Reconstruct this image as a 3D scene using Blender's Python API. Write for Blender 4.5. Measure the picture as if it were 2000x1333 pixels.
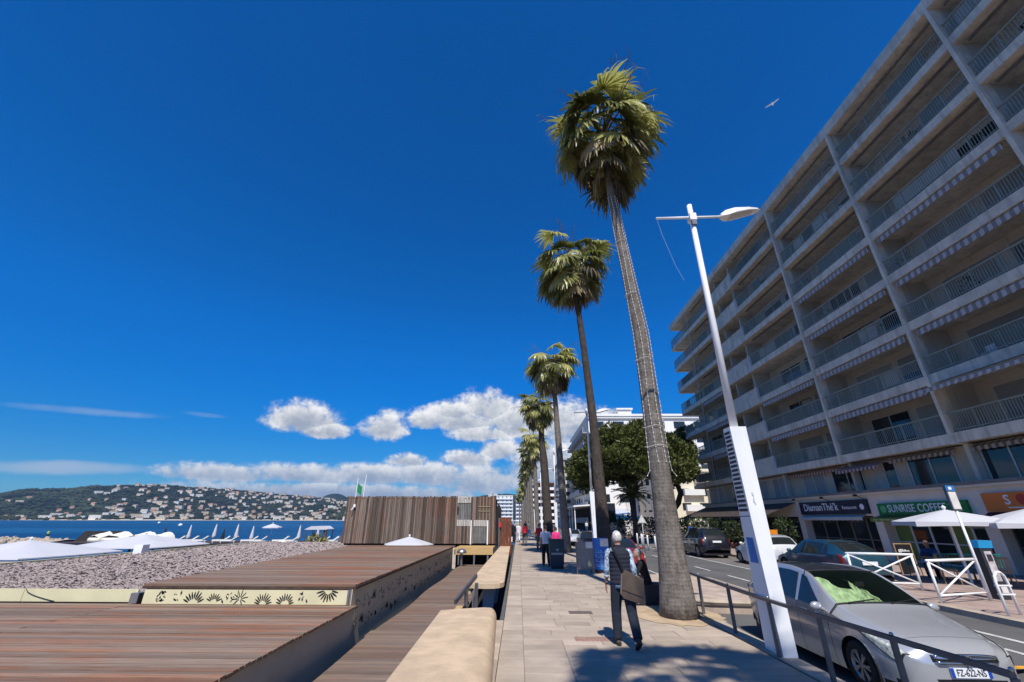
import bpy, bmesh, math, random
import numpy as np
from mathutils import Vector, Matrix, Euler
R_ = math.radians
random.seed(7)
rng = np.random.default_rng(7)
scene = bpy.context.scene
COL = scene.collection
for o in list(bpy.data.objects):
    bpy.data.objects.remove(o)

# ------------------------------------------------------------------ camera
cam_d = bpy.data.cameras.new('camera')
cam_d.sensor_width = 36.0
cam_d.lens = 805.0 / 2000.0 * 36.0
cam_d.clip_start = 0.05
cam_d.clip_end = 20000
cam = bpy.data.objects.new('camera', cam_d)
COL.objects.link(cam)
pitch = math.atan(349 / 805.0); yaw = R_(0.91); roll = R_(0.15)
fwd = Vector((-math.sin(yaw) * math.cos(pitch), math.cos(yaw) * math.cos(pitch), math.sin(pitch)))
rt = Vector((math.cos(yaw), math.sin(yaw), 0))
up = rt.cross(fwd)
rt, up = rt * math.cos(roll) + up * math.sin(roll), up * math.cos(roll) - rt * math.sin(roll)
mw = Matrix((rt, up, -fwd)).transposed().to_4x4()
mw.translation = (0, 0, 2.0)
cam.matrix_world = mw
scene.camera = cam

# ------------------------------------------------------------------ exposure
scene.view_settings.view_transform = 'Standard'
scene.view_settings.look = 'None'
scene.view_settings.gamma = 1
scene.view_settings.use_curve_mapping = False
scene.view_settings.exposure = 0.42
scene.render.engine = 'CYCLES'
scene.cycles.max_bounces = 6
scene.cycles.transparent_max_bounces = 8

# ------------------------------------------------------------------ sun and sky
SUN_EL = R_(54.0)
SUN_AZ = R_(180.0 - 3.8)          # clockwise from +Y: behind the camera, a touch to the right
sun_d = bpy.data.lights.new('sun', 'SUN')
sun_d.energy = 4.3
sun_d.angle = R_(0.55)
sun_d.color = (1.0, 0.955, 0.88)
sun = bpy.data.objects.new('sun', sun_d)
COL.objects.link(sun)
sdir = Vector((math.sin(SUN_AZ) * math.cos(SUN_EL), math.cos(SUN_AZ) * math.cos(SUN_EL), math.sin(SUN_EL)))
sun.rotation_euler = sdir.to_track_quat('Z', 'Y').to_euler()
sun.location = sdir * 60

world = bpy.data.worlds.new('World')
scene.world = world
world.use_nodes = True
wt = world.node_tree
wt.nodes.clear()


class NT:
    """tiny expression helper over a node tree"""
    def __init__(s, t): s.t = t
    def node(s, ty, **kw):
        n = s.t.nodes.new(ty)
        for k, v in kw.items(): setattr(n, k, v)
        return n
    def put(s, sock, v):
        if isinstance(v, bpy.types.NodeSocket): s.t.links.new(v, sock)
        elif v is not None: sock.default_value = v
    def m(s, op, a, b=None, c=None, clamp=False):
        n = s.node('ShaderNodeMath', operation=op, use_clamp=clamp)
        for i, v in enumerate((a, b, c)):
            if v is not None: s.put(n.inputs[i], v)
        return n.outputs[0]
    def mix(s, f, a, b, blend='MIX'):
        n = s.node('ShaderNodeMix', data_type='RGBA', blend_type=blend, clamp_factor=True)
        s.put(n.inputs[0], f); s.put(n.inputs[6], a); s.put(n.inputs[7], b)
        return n.outputs[2]
    def ramp(s, v, a, b, c=0.0, d=1.0, smooth=True):
        n = s.node('ShaderNodeMapRange', interpolation_type='SMOOTHSTEP' if smooth else 'LINEAR')
        s.put(n.inputs[0], v)
        for i, q in enumerate((a, b, c, d)): s.put(n.inputs[i + 1], q)
        return n.outputs[0]
    def noise(s, vec, scale, detail=4, rough=0.55, dim='3D', dist=0.0):
        n = s.node('ShaderNodeTexNoise', noise_dimensions=dim)
        s.put(n.inputs['Vector'], vec); n.inputs['Scale'].default_value = scale
        n.inputs['Detail'].default_value = detail; n.inputs['Roughness'].default_value = rough
        n.inputs['Distortion'].default_value = dist
        return n.outputs[0]
    def xyz(s, x, y, z):
        n = s.node('ShaderNodeCombineXYZ')
        for i, v in enumerate((x, y, z)): s.put(n.inputs[i], v)
        return n.outputs[0]
    def sep(s, v):
        n = s.node('ShaderNodeSeparateXYZ'); s.put(n.inputs[0], v); return n.outputs
    def scalev(s, v, sc):
        n = s.node('ShaderNodeVectorMath', operation='MULTIPLY'); s.put(n.inputs[0], v); n.inputs[1].default_value = sc
        return n.outputs[0]


def build_sky():
    W = NT(wt)
    sky = W.node('ShaderNodeTexSky', sky_type='NISHITA')
    sky.sun_disc = False
    sky.sun_elevation = SUN_EL
    sky.sun_rotation = SUN_AZ
    sky.altitude = 800
    sky.air_density = 1.0
    sky.dust_density = 0.0
    sky.ozone_density = 3.0
    hs = W.node('ShaderNodeHueSaturation')
    hs.inputs['Hue'].default_value = 0.505
    hs.inputs['Saturation'].default_value = 1.5
    hs.inputs['Value'].default_value = 1.0
    wt.links.new(sky.outputs[0], hs.inputs['Color'])
    tc = W.node('ShaderNodeTexCoord')
    d = W.sep(tc.outputs['Generated'])
    el = W.m('MULTIPLY', W.m('ARCSINE', d[2]), 57.2958)
    # clear, deep maritime air: hold back the milky band Nishita puts low down, the same all round
    deep = W.mix(W.ramp(el, 0.0, 23.0, 0, 1), (0.17, 0.40, 0.62, 1), (0.0, 0.92, 1.08, 1))
    col = W.mix(1.0, hs.outputs[0], deep, 'MULTIPLY')
    bg1 = W.node('ShaderNodeBackground')
    wt.links.new(col, bg1.inputs[0])
    bg1.inputs[1].default_value = 0.105
    az = W.m('MULTIPLY', W.m('ARCTAN2', d[0], d[1]), 57.2958)
    v = W.xyz(W.m('MULTIPLY', az, 0.55), el, 0.0)
    n1 = W.noise(v, 0.16, 7, 0.62)
    n2 = W.noise(W.xyz(W.m('MULTIPLY', az, 0.8), W.m('ADD', el, 40.0), 0.0), 0.42, 8, 0.66)
    n3 = W.noise(W.xyz(az, W.m('ADD', el, 90.0), 0.0), 1.3, 4, 0.6)
    ed = W.m('ADD', W.m('MULTIPLY', W.m('SUBTRACT', n1, 0.5), 1.3), W.m('ADD', W.m('MULTIPLY', W.m('SUBTRACT', n2, 0.5), 2.1), W.m('MULTIPLY', W.m('SUBTRACT', n3, 0.5), 0.75)))
    # cumulus: azimuth, elevation, half sizes in degrees, flat base or not
    blobs = [(-27.8, 11.0, 4.9, 2.7), (-25.3, 10.0, 3.6, 1.6), (-17.9, 10.8, 3.5, 2.9), (-8.0, 12.2, 7.0, 2.9), (-4.2, 13.9, 5.2, 3.3), (-8.8, 13.2, 4.0, 2.4),
             (-0.4, 12.2, 5.2, 3.8), (-12.6, 12.0, 3.4, 1.9), (-5.5, 10.6, 5.5, 2.0), (6.5, 11.6, 5.6, 4.6), (11.5, 9.8, 5.8, 4.2), (4.0, 6.4, 7.5, 4.6), (-6.6, 7.2, 4.4, 1.7), (-2.5, 8.4, 3.5, 2.2),
             (-34.0, 4.4, 7.2, 1.5), (-27.0, 4.7, 8.5, 1.8), (-19.5, 4.9, 7.6, 1.9), (-11.5, 5.1, 6.4, 2.3), (-4.5, 4.4, 6.5, 3.0),
             (-23.0, 2.9, 20.0, 1.5), (-14.5, 6.9, 3.2, 1.3), (18.0, 8.0, 7.0, 3.0), (30.0, 6.0, 9.0, 2.6)]
    D = None; H = None
    for (a0, e0, ra, re) in blobs:
        x = W.m('DIVIDE', W.m('SUBTRACT', az, a0), ra)
        y0 = W.m('SUBTRACT', el, e0)
        y = W.m('DIVIDE', y0, re)
        yy = W.m('MULTIPLY', y, W.ramp(y, -0.25, 0.05, 1.75, 1.0))   # flatter undersides
        q = W.m('SUBTRACT', 1.0, W.m('ADD', W.m('MULTIPLY', x, x), W.m('MULTIPLY', yy, yy)))
        if D is None: D, H = q, y
        else:
            t = W.m('GREATER_THAN', q, D)
            H = W.m('ADD', W.m('MULTIPLY', t, y), W.m('MULTIPLY', W.m('SUBTRACT', 1.0, t), H))
            D = W.m('SMOOTH_MAX', D, q, 0.25)
    # the same low cloud bank goes on round the rest of the horizon
    rest = W.ramp(W.m('ABSOLUTE', W.m('ADD', az, 5.0)), 52, 75, 0.0, 1.0)
    bank = W.m('SUBTRACT', W.m('MULTIPLY', W.m('SUBTRACT', n1, 0.40), 5.0), W.m('MULTIPLY', W.m('ABSOLUTE', W.m('SUBTRACT', el, 5.0)), 0.35))
    D = W.m('ADD', W.m('MULTIPLY', D, W.m('SUBTRACT', 1.0, rest)), W.m('MULTIPLY', bank, rest))
    dens = W.m('ADD', D, ed)
    alpha = W.m('POWER', W.ramp(dens, -0.05, 0.78, 0, 1), 1.0)
    lit = W.m('ADD', W.m('MULTIPLY', H, 0.50), W.m('ADD', W.m('MULTIPLY', W.m('SUBTRACT', n2, 0.5), 3.0), W.m('MULTIPLY', W.m('SUBTRACT', n3, 0.5), 1.0)))
    lit = W.m('SUBTRACT', lit, W.m('MULTIPLY', W.ramp(dens, 0.35, 1.5, 0, 1), 0.55))
    lit = W.ramp(lit, -0.70, 0.55, 0, 1)
    far = W.ramp(el, 2.0, 9.0, 0, 1)
    shade = W.mix(far, (0.30, 0.40, 0.57, 1), (0.36, 0.42, 0.53, 1))
    bright = W.mix(far, (0.66, 0.73, 0.82, 1), (1.0, 1.0, 1.0, 1))
    cc = W.mix(lit, shade, bright)
    # thin high streaks low on the left
    def streak(a0, e0, ra, re, tilt, k):
        x = W.m('DIVIDE', W.m('SUBTRACT', az, a0), ra)
        y = W.m('DIVIDE', W.m('SUBTRACT', W.m('SUBTRACT', el, e0), W.m('MULTIPLY', W.m('SUBTRACT', az, a0), tilt)), re)
        q = W.m('SUBTRACT', 1.0, W.m('ADD', W.m('MULTIPLY', x, x), W.m('MULTIPLY', y, y)))
        q = W.m('ADD', q, W.m('MULTIPLY', W.m('SUBTRACT', n1, 0.5), 2.4))
        return W.m('MULTIPLY', W.ramp(q, 0.0, 1.1, 0, 1), k)
    st = W.m('MAXIMUM', streak(-46.5, 9.55, 6.5, 0.5, 0.06, 0.34), streak(-47.0, 4.3, 6.5, 0.75, 0.05, 0.62))
    st = W.m('MAXIMUM', st, streak(-38.0, 10.6, 2.6, 0.3, 0.0, 0.16))
    cc = W.mix(alpha, (0.52, 0.60, 0.72, 1), cc)
    alpha = W.m('MAXIMUM', alpha, st)
    bg2 = W.node('ShaderNodeBackground')
    wt.links.new(cc, bg2.inputs[0]); bg2.inputs[1].default_value = 0.72
    mx = W.node('ShaderNodeMixShader')
    W.put(mx.inputs[0], alpha); wt.links.new(bg1.outputs[0], mx.inputs[1]); wt.links.new(bg2.outputs[0], mx.inputs[2])
    out = W.node('ShaderNodeOutputWorld')
    wt.links.new(mx.outputs[0], out.inputs[0])
build_sky()

# ------------------------------------------------------------------ materials
MATS = {}


def mat(name, col, rough=0.75, var=0.16, scale=2.0, detail=5, bump=0.0, bscale=40.0, metal=0.0, rand=0.0, col2=None,
        stretch=None, spec=0.4, coat=0.0, dirt=0.0, local=False, trans=0.0, emit=None, bdist=0.01, streak=0.0, speck=0.0):
    if name in MATS: return MATS[name]
    m_ = bpy.data.materials.new(name); m_.use_nodes = True
    t = m_.node_tree; t.nodes.clear(); T = NT(t)
    out = T.node('ShaderNodeOutputMaterial'); p = T.node('ShaderNodeBsdfPrincipled')
    t.links.new(p.outputs[0], out.inputs[0])
    if local: pos = T.node('ShaderNodeTexCoord').outputs['Object']
    else: pos = T.node('ShaderNodeNewGeometry').outputs['Position']
    if stretch: pos = T.scalev(pos, stretch)
    if rand or local:
        oi = T.node('ShaderNodeObjectInfo').outputs['Random']
        off = T.node('ShaderNodeVectorMath', operation='ADD'); T.put(off.inputs[0], pos)
        T.put(off.inputs[1], T.xyz(T.m('MULTIPLY', oi, 37.0), T.m('MULTIPLY', oi, 91.0), T.m('MULTIPLY', oi, 53.0)))
        pos = off.outputs[0]
    n = T.noise(pos, scale, detail, 0.6)
    f = T.ramp(n, 0.28, 0.72)
    c1 = tuple(max(0, c * (1 - var)) for c in col) + (1,)
    c2 = tuple(min(1, c * (1 + var)) for c in (col2 or col)) + (1,)
    c = T.mix(f, c1, c2)
    if rand:
        c = T.mix(1.0, c, T.mix(oi, (1 - rand, 1 - rand, 1 - rand, 1), (1 + rand, 1 + rand, 1 + rand, 1)), 'MULTIPLY')
    if dirt:
        n2 = T.noise(pos, scale * 0.23, 6, 0.7)
        c = T.mix(T.ramp(n2, 0.5, 0.75, 0, dirt), c, tuple(x * 0.45 for x in col) + (1,))
    if streak:
        n3 = T.noise(T.scalev(pos, (2.2, 2.2, 0.16)), 1.3, 7, 0.72)
        c = T.mix(T.ramp(n3, 0.45, 0.70, 0, streak), c, tuple(x * 0.38 for x in col) + (1,))
    if speck:
        n4 = T.noise(pos, 70.0, 3, 0.7)
        c = T.mix(T.ramp(n4, 0.55, 0.72, 0, speck), c, tuple(x * 0.45 for x in col) + (1,))
    T.put(p.inputs['Base Color'], c)
    p.inputs['Roughness'].default_value = rough
    if bump or dirt:
        T.put(p.inputs['Roughness'], T.ramp(n, 0.2, 0.8, max(0.02, rough - 0.07), min(1, rough + 0.09)))
    p.inputs['Metallic'].default_value = metal
    p.inputs['Specular IOR Level'].default_value = spec
    p.inputs['Coat Weight'].default_value = coat
    p.inputs['Coat Roughness'].default_value = 0.05
    if trans: p.inputs['Transmission Weight'].default_value = trans
    if emit:
        p.inputs['Emission Color'].default_value = emit[0] + (1,); p.inputs['Emission Strength'].default_value = emit[1]
    if bump:
        b = T.node('ShaderNodeBump'); b.inputs['Strength'].default_value = bump; b.inputs['Distance'].default_value = bdist
        T.put(b.inputs['Height'], T.noise(pos, bscale, 4, 0.65)); t.links.new(b.outputs[0], p.inputs['Normal'])
    MATS[name] = m_
    return m_


def wood_mat(name, ca, cb, cc, grain=(1.2, 22, 22), rand=0.22, rough=0.7):
    """weathered boards: each board its own tone between grey and red-brown, grain along one axis"""
    m_ = bpy.data.materials.new(name); m_.use_nodes = True
    t = m_.node_tree; t.nodes.clear(); T = NT(t)
    out = T.node('ShaderNodeOutputMaterial'); p = T.node('ShaderNodeBsdfPrincipled'); t.links.new(p.outputs[0], out.inputs[0])
    pos = T.node('ShaderNodeNewGeometry').outputs['Position']
    oi = T.node('ShaderNodeObjectInfo').outputs['Random']
    patch = T.noise(T.scalev(pos, (0.35, 1.1, 0.5)), 0.8, 5, 0.6)
    g = T.node('ShaderNodeVectorMath', operation='ADD'); T.put(g.inputs[0], T.scalev(pos, grain)); T.put(g.inputs[1], T.xyz(T.m('MULTIPLY', oi, 61.0), 0.0, T.m('MULTIPLY', oi, 17.0)))
    gr = T.noise(g.outputs[0], 1.6, 6, 0.65)
    red = T.ramp(T.m('ADD', T.m('MULTIPLY', patch, 1.0), T.m('ADD', T.m('MULTIPLY', T.m('SUBTRACT', oi, 0.5), 0.22), T.m('MULTIPLY', T.m('SUBTRACT', gr, 0.5), 0.35))), 0.42, 0.70)
    c = T.mix(red, ca + (1,), cb + (1,))
    c = T.mix(T.ramp(gr, 0.35, 0.75, 0, 0.75), c, cc + (1,))
    k = T.m('ADD', 1.0 - rand, T.m('MULTIPLY', T.m('FRACT', T.m('MULTIPLY', oi, 7.31)), 2 * rand))
    c = T.mix(1.0, c, T.xyz(k, k, k), 'MULTIPLY')
    T.put(p.inputs['Base Color'], c); T.put(p.inputs['Roughness'], T.ramp(gr, 0.2, 0.8, rough - 0.12, rough + 0.12)); p.inputs['Specular IOR Level'].default_value = 0.25
    b = T.node('ShaderNodeBump'); b.inputs['Strength'].default_value = 0.35; b.inputs['Distance'].default_value = 0.006
    T.put(b.inputs['Height'], gr); t.links.new(b.outputs[0], p.inputs['Normal'])
    MATS[name] = m_
    return m_


def stripe_mat(name, ca, cb, period, axis=1, duty=0.5, rough=0.85):
    m_ = bpy.data.materials.new(name); m_.use_nodes = True
    t = m_.node_tree; t.nodes.clear(); T = NT(t)
    out = T.node('ShaderNodeOutputMaterial'); p = T.node('ShaderNodeBsdfPrincipled'); t.links.new(p.outputs[0], out.inputs[0])
    pos = T.node('ShaderNodeNewGeometry').outputs['Position']
    x = T.sep(pos)[axis]
    f = T.m('GREATER_THAN', T.m('FRACT', T.m('DIVIDE', x, period)), duty)
    n = T.noise(pos, 3.0, 4)
    c = T.mix(f, ca + (1,), cb + (1,))
    c = T.mix(T.ramp(n, 0.3, 0.8, 0, 0.25), c, (0.12, 0.11, 0.10, 1))
    T.put(p.inputs['Base Color'], c); p.inputs['Roughness'].default_value = rough
    MATS[name] = m_
    return m_


def glass_mat(name, col=(0.02, 0.025, 0.03), rough=0.04, alpha=None):
    m_ = bpy.data.materials.new(name); m_.use_nodes = True
    t = m_.node_tree; t.nodes.clear(); T = NT(t)
    out = T.node('ShaderNodeOutputMaterial'); p = T.node('ShaderNodeBsdfPrincipled')
    p.inputs['Base Color'].default_value = col + (1,); p.inputs['Roughness'].default_value = rough; p.inputs['Specular IOR Level'].default_value = 0.7
    pos = T.node('ShaderNodeNewGeometry').outputs['Position']
    b = T.node('ShaderNodeBump'); b.inputs['Strength'].default_value = 0.03; b.inputs['Distance'].default_value = 0.02
    T.put(b.inputs['Height'], T.noise(pos, 1.3, 2)); t.links.new(b.outputs[0], p.inputs['Normal'])
    if alpha is None: t.links.new(p.outputs[0], out.inputs[0])
    else:
        tr = T.node('ShaderNodeBsdfTransparent'); tr.inputs[0].default_value = (0.90, 0.95, 0.92, 1)
        fr = T.node('ShaderNodeFresnel'); fr.inputs[0].default_value = 1.5
        mx = T.node('ShaderNodeMixShader'); T.put(mx.inputs[0], T.m('ADD', T.m('MULTIPLY', fr.outputs[0], 1.0), alpha, clamp=True))
        t.links.new(tr.outputs[0], mx.inputs[1]); t.links.new(p.outputs[0], mx.inputs[2]); t.links.new(mx.outputs[0], out.inputs[0])
    MATS[name] = m_
    return m_

# ------------------------------------------------------------------ mesh helpers


class MB:
    def __init__(s): s.v = []; s.f = []; s.mi = []; s.cur = 0
    def add(s, vs, fs):
        o = len(s.v); s.v.extend([tuple(v) for v in vs]); s.f.extend([tuple(i + o for i in f) for f in fs]); s.mi.extend([s.cur] * len(fs)); return s
    def box(s, x0, x1, y0, y1, z0, z1, M=None):
        vs = [(x0, y0, z0), (x1, y0, z0), (x1, y1, z0), (x0, y1, z0), (x0, y0, z1), (x1, y0, z1), (x1, y1, z1), (x0, y1, z1)]
        if M is not None: vs = [M @ Vector(v) for v in vs]
        return s.add(vs, [(0, 3, 2, 1), (4, 5, 6, 7), (0, 1, 5, 4), (1, 2, 6, 5), (2, 3, 7, 6), (3, 0, 4, 7)])
    def bar(s, a, b, w, h=None, upv=(0, 0, 1)):
        """rectangular bar from a to b"""
        a = Vector(a); b = Vector(b); h = w if h is None else h
        d = b - a; L = d.length
        if L < 1e-6: return s
        d.normalize(); u = Vector(upv)
        if abs(d.dot(u)) > 0.98: u = Vector((0, 1, 0))
        sx = d.cross(u).normalized(); u = sx.cross(d)
        vs = []
        for p in (a, b):
            for (i, j) in ((-1, -1), (1, -1), (1, 1), (-1, 1)): vs.append(p + sx * (i * w / 2) + u * (j * h / 2))
        return s.add(vs, [(0, 1, 2, 3), (7, 6, 5, 4), (0, 4, 5, 1), (1, 5, 6, 2), (2, 6, 7, 3), (3, 7, 4, 0)])
    def tube(s, pts, r, n=8, caps=True, closed=False, flat=None):
        pts = [Vector(p) for p in pts]; k = len(pts)
        rs = r if isinstance(r, (list, tuple)) else [r] * k
        vs = []; prev = None
        for i, p in enumerate(pts):
            if closed: d = pts[(i + 1) % k] - pts[i - 1]
            else: d = pts[min(i + 1, k - 1)] - pts[max(i - 1, 0)]
            d = d.normalized() if d.length > 1e-9 else Vector((0, 0, 1))
            if prev is None:
                u = Vector((1, 0, 0)) if abs(d.x) < 0.9 else Vector((0, 1, 0))
                u = (u - d * u.dot(d)).normalized()
            else: u = (prev - d * prev.dot(d)).normalized()
            prev = u; w = d.cross(u)
            rr = rs[i]; ra, rb = (rr if isinstance(rr, (list, tuple)) else (rr, rr))
            for j in range(n):
                t = 2 * math.pi * j / n; vs.append(p + u * (ra * math.cos(t)) + w * (rb * math.sin(t)))
        fs = []
        for i in range(k if closed else k - 1):
            i2 = (i + 1) % k
            for j in range(n):
                j2 = (j + 1) % n; fs.append((i * n + j, i * n + j2, i2 * n + j2, i2 * n + j))
        if caps and not closed:
            fs.append(tuple(range(n - 1, -1, -1))); fs.append(tuple((k - 1) * n + j for j in range(n)))
        return s.add(vs, fs)
    def lathe(s, prof, n=16, M=None, cap=True):
        vs = []
        for (r, z) in prof:
            for j in range(n):
                t = 2 * math.pi * j / n; vs.append(Vector((r * math.cos(t), r * math.sin(t), z)))
        if M is not None: vs = [M @ v for v in vs]
        k = len(prof); fs = []
        for i in range(k - 1):
            for j in range(n):
                j2 = (j + 1) % n; fs.append((i * n + j, i * n + j2, (i + 1) * n + j2, (i + 1) * n + j))
        if cap: fs.append(tuple(range(n - 1, -1, -1))); fs.append(tuple((k - 1) * n + j for j in range(n)))
        return s.add(vs, fs)
    def ell(s, c, r, n=10, m=7, M=None):
        vs = [Vector((0, 0, -1))]
        for i in range(1, m):
            a = -math.pi / 2 + math.pi * i / m
            for j in range(n):
                t = 2 * math.pi * j / n; vs.append(Vector((math.cos(a) * math.cos(t), math.cos(a) * math.sin(t), math.sin(a))))
        vs.append(Vector((0, 0, 1)))
        fs = [(0, 1 + (j + 1) % n, 1 + j) for j in range(n)]
        for i in range(m - 2):
            for j in range(n):
                a = 1 + i * n + j; b = 1 + i * n + (j + 1) % n; fs.append((a, b, b + n, a + n))
        top = len(vs) - 1; fs += [(1 + (m - 2) * n + j, 1 + (m - 2) * n + (j + 1) % n, top) for j in range(n)]
        r = (r, r, r) if not isinstance(r, (tuple, list)) else r
        out = []
        for v in vs:
            v = Vector((v.x * r[0], v.y * r[1], v.z * r[2]))
            if M is not None: v = M @ v
            out.append(v + Vector(c))
        return s.add(out, fs)
    def prism(s, poly, ax, a, b):
        """extrude 2-D polygon along axis ax ('x','y','z') from a to b"""
        def mk(p, t):
            return {'x': (t, p[0], p[1]), 'y': (p[0], t, p[1]), 'z': (p[0], p[1], t)}[ax]
        k = len(poly); vs = [mk(p, a) for p in poly] + [mk(p, b) for p in poly]
        fs = [tuple(range(k - 1, -1, -1)), tuple(range(k, 2 * k))] + [(i, (i + 1) % k, k + (i + 1) % k, k + i) for i in range(k)]
        return s.add(vs, fs)
    def mesh(s, name, mats, smooth=False, fix=True):
        me = bpy.data.meshes.new(name)
        me.from_pydata(s.v, [], s.f)
        mats = mats if isinstance(mats, (list, tuple)) else [mats]
        for m_ in mats: me.materials.append(m_)
        if len(mats) > 1: me.polygons.foreach_set('material_index', s.mi)
        if fix:
            bm = bmesh.new(); bm.from_mesh(me); bmesh.ops.recalc_face_normals(bm, faces=bm.faces); bm.to_mesh(me); bm.free()
        if smooth is True: me.polygons.foreach_set('use_smooth', [True] * len(me.polygons))
        elif smooth: me.shade_smooth() if False else me.polygons.foreach_set('use_smooth', [True] * len(me.polygons)); 
        if smooth and smooth is not True:
            try: me.set_sharp_from_angle(angle=R_(smooth))
            except Exception: pass
        me.update()
        return me


def link(name, data, parent=None, loc=None):
    o = bpy.data.objects.new(name, data); COL.objects.link(o)
    if parent is not None: o.parent = parent
    if loc is not None: o.location = loc
    return o


def tag(o, label=None, cat=None, group=None, kind=None):
    if label: o['label'] = label
    if cat: o['category'] = cat
    if group: o['group'] = group
    if kind: o['kind'] = kind
    return o


def thing(name, label, cat, loc=(0, 0, 0), rz=0.0, group=None, kind=None):
    o = link(name, None, None, loc); o.rotation_euler = (0, 0, rz); o.empty_display_size = 0.2
    return tag(o, label, cat, group, kind)


def part(name, mb, mats, parent=None, smooth=False, world=False, label=None, fix=True, kind=None):
    """mb in the parent's local frame, or in world coordinates when world=True (unrotated parents)"""
    if world and parent is not None:
        org = Vector((0, 0, 0)); q = parent
        while q is not None: org += q.location; q = q.parent
        mb.v = [(v[0] - org.x, v[1] - org.y, v[2] - org.z) for v in mb.v]
    o = link(name, mb.mesh(name, mats, smooth, fix), parent)
    if label: o['label'] = label
    if kind: o['kind'] = kind
    return o


def single(name, mb, mats, label, cat, loc=None, group=None, smooth=False, kind=None):
    """a thing that is one mesh; mb in world coordinates, origin moved to loc"""
    if loc is not None: mb.v = [(v[0] - loc[0], v[1] - loc[1], v[2] - loc[2]) for v in mb.v]
    o = link(name, mb.mesh(name, mats, smooth), None, loc)
    return tag(o, label, cat, group, kind)


def struct(name, mb, mats, smooth=False, label=None):
    o = link(name, mb.mesh(name, mats, smooth)); o['kind'] = 'structure'
    if label: o['label'] = label
    return o


KIDS = {}


def dup(root, loc, rz=None, label=None, group=None, scale=None):
    """copy of a thing, its parts and their sub-parts"""
    r = root.copy(); COL.objects.link(r); r.location = loc
    if rz is not None: r.rotation_euler = (0, 0, rz)
    if scale: r.scale = (scale,) * 3 if not isinstance(scale, tuple) else scale
    if label: r['label'] = label
    if group: r['group'] = group
    for ch in root.children:
        c = ch.copy(); COL.objects.link(c); c.parent = r
        for g in ch.children:
            q = g.copy(); COL.objects.link(q); q.parent = c
    return r


def inst(name, me, parent, loc, rot=None, scale=None):
    o = bpy.data.objects.new(name, me); COL.objects.link(o)
    if parent is not None: o.parent = parent
    o.location = loc
    if rot is not None: o.rotation_euler = rot
    if scale is not None: o.scale = scale
    return o


def text(name, body, parent, size, M, m_, extrude=0.004, align='CENTER', fix=None, sx=1.0, bold=0.0, spacing=1.0):
    cu = bpy.data.curves.new(name, 'FONT'); cu.body = body; cu.size = size; cu.extrude = extrude; cu.align_x = align; cu.align_y = 'CENTER'
    cu.offset = bold; cu.space_character = spacing; cu.resolution_u = 3
    tmp = bpy.data.objects.new(name + '_curve', cu); COL.objects.link(tmp)
    me = bpy.data.meshes.new_from_object(tmp); me.name = name
    bpy.data.objects.remove(tmp); bpy.data.curves.remove(cu)
    me.materials.clear(); me.materials.append(m_)
    o = bpy.data.objects.new(name, me); COL.objects.link(o); o.parent = parent
    o.matrix_local = M @ Matrix.Diagonal((sx, 1, 1, 1))
    return o


def fnoise(x, y, seed=0):
    """cheap value noise on numpy arrays"""
    x = np.asarray(x, float); y = np.asarray(y, float)
    xi = np.floor(x).astype(int); yi = np.floor(y).astype(int); xf = x - xi; yf = y - yi
    def h(a, b):
        n = (a * 374761393 + b * 668265263 + seed * 974711) & 0x7fffffff
        n = (n ^ (n >> 13)) * 1274126177 & 0x7fffffff
        return ((n ^ (n >> 16)) & 0xffff) / 65535.0
    u = xf * xf * (3 - 2 * xf); v = yf * yf * (3 - 2 * yf)
    return (h(xi, yi) * (1 - u) + h(xi + 1, yi) * u) * (1 - v) + (h(xi, yi + 1) * (1 - u) + h(xi + 1, yi + 1) * u) * v


def fbm(x, y, oct=4, seed=0):
    a = 0; amp = 0.5; f = 1.0
    for i in range(oct): a = a + amp * fnoise(np.asarray(x) * f, np.asarray(y) * f, seed + i); amp *= 0.5; f *= 2.03
    return a
# ================================================================== colours
M_slab = mat('limestone', (0.38, 0.308, 0.236), 0.8, 0.13, 1.3, 7, 0.25, 60, rand=0.11, col2=(0.39, 0.315, 0.245), dirt=0.36, speck=0.22)
M_mortar = mat('mortar', (0.30, 0.245, 0.195), 0.9, 0.2, 6)
M_asphalt = mat('asphalt', (0.102, 0.099, 0.096), 0.88, 0.18, 0.6, 8, 0.5, 160, dirt=0.32, bdist=0.004)
M_paint = mat('road_paint', (0.52, 0.52, 0.50), 0.7, 0.2, 5, 6, dirt=0.5)
M_orange = mat('orange_paint', (0.62, 0.30, 0.03), 0.7, 0.2, 5, 6, dirt=0.5)
M_kerb = mat('kerb_stone', (0.40, 0.33, 0.255), 0.8, 0.15, 3, 6, 0.3, 50, dirt=0.45)
M_pink = mat('pink_paving', (0.335, 0.250, 0.212), 0.85, 0.16, 1.6, 6, 0.2, 60, dirt=0.4)
M_earth = mat('earth', (0.10, 0.085, 0.07), 0.95, 0.3, 1.5)
M_sand = mat('sand', (0.40, 0.33, 0.25), 0.95, 0.15, 0.5, 6, 0.5, 8, dirt=0.25)
M_coping = mat('coping_concrete', (0.53, 0.395, 0.262), 0.88, 0.15, 2.6, 8, 0.6, 70, dirt=0.55, speck=0.45)
M_cream = mat('cream_panel', (0.62, 0.57, 0.36), 0.6, 0.06, 1.5, 5, dirt=0.22)
M_cut = mat('cutout_dark', (0.012, 0.011, 0.010), 0.9, 0.1, 2)
M_dark = mat('void_shade', (0.012, 0.011, 0.011), 0.95, 0.1, 2)  # near-black; the shade of gaps and voids is put into the colour
M_deck = wood_mat('deck_boards', (0.240, 0.174, 0.128), (0.285, 0.120, 0.060), (0.122, 0.081, 0.056), (1.0, 26, 26), 0.27)
M_walk = wood_mat('walkway_boards', (0.205, 0.150, 0.115), (0.205, 0.120, 0.080), (0.112, 0.080, 0.060), (1.0, 26, 26), 0.22)
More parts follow.
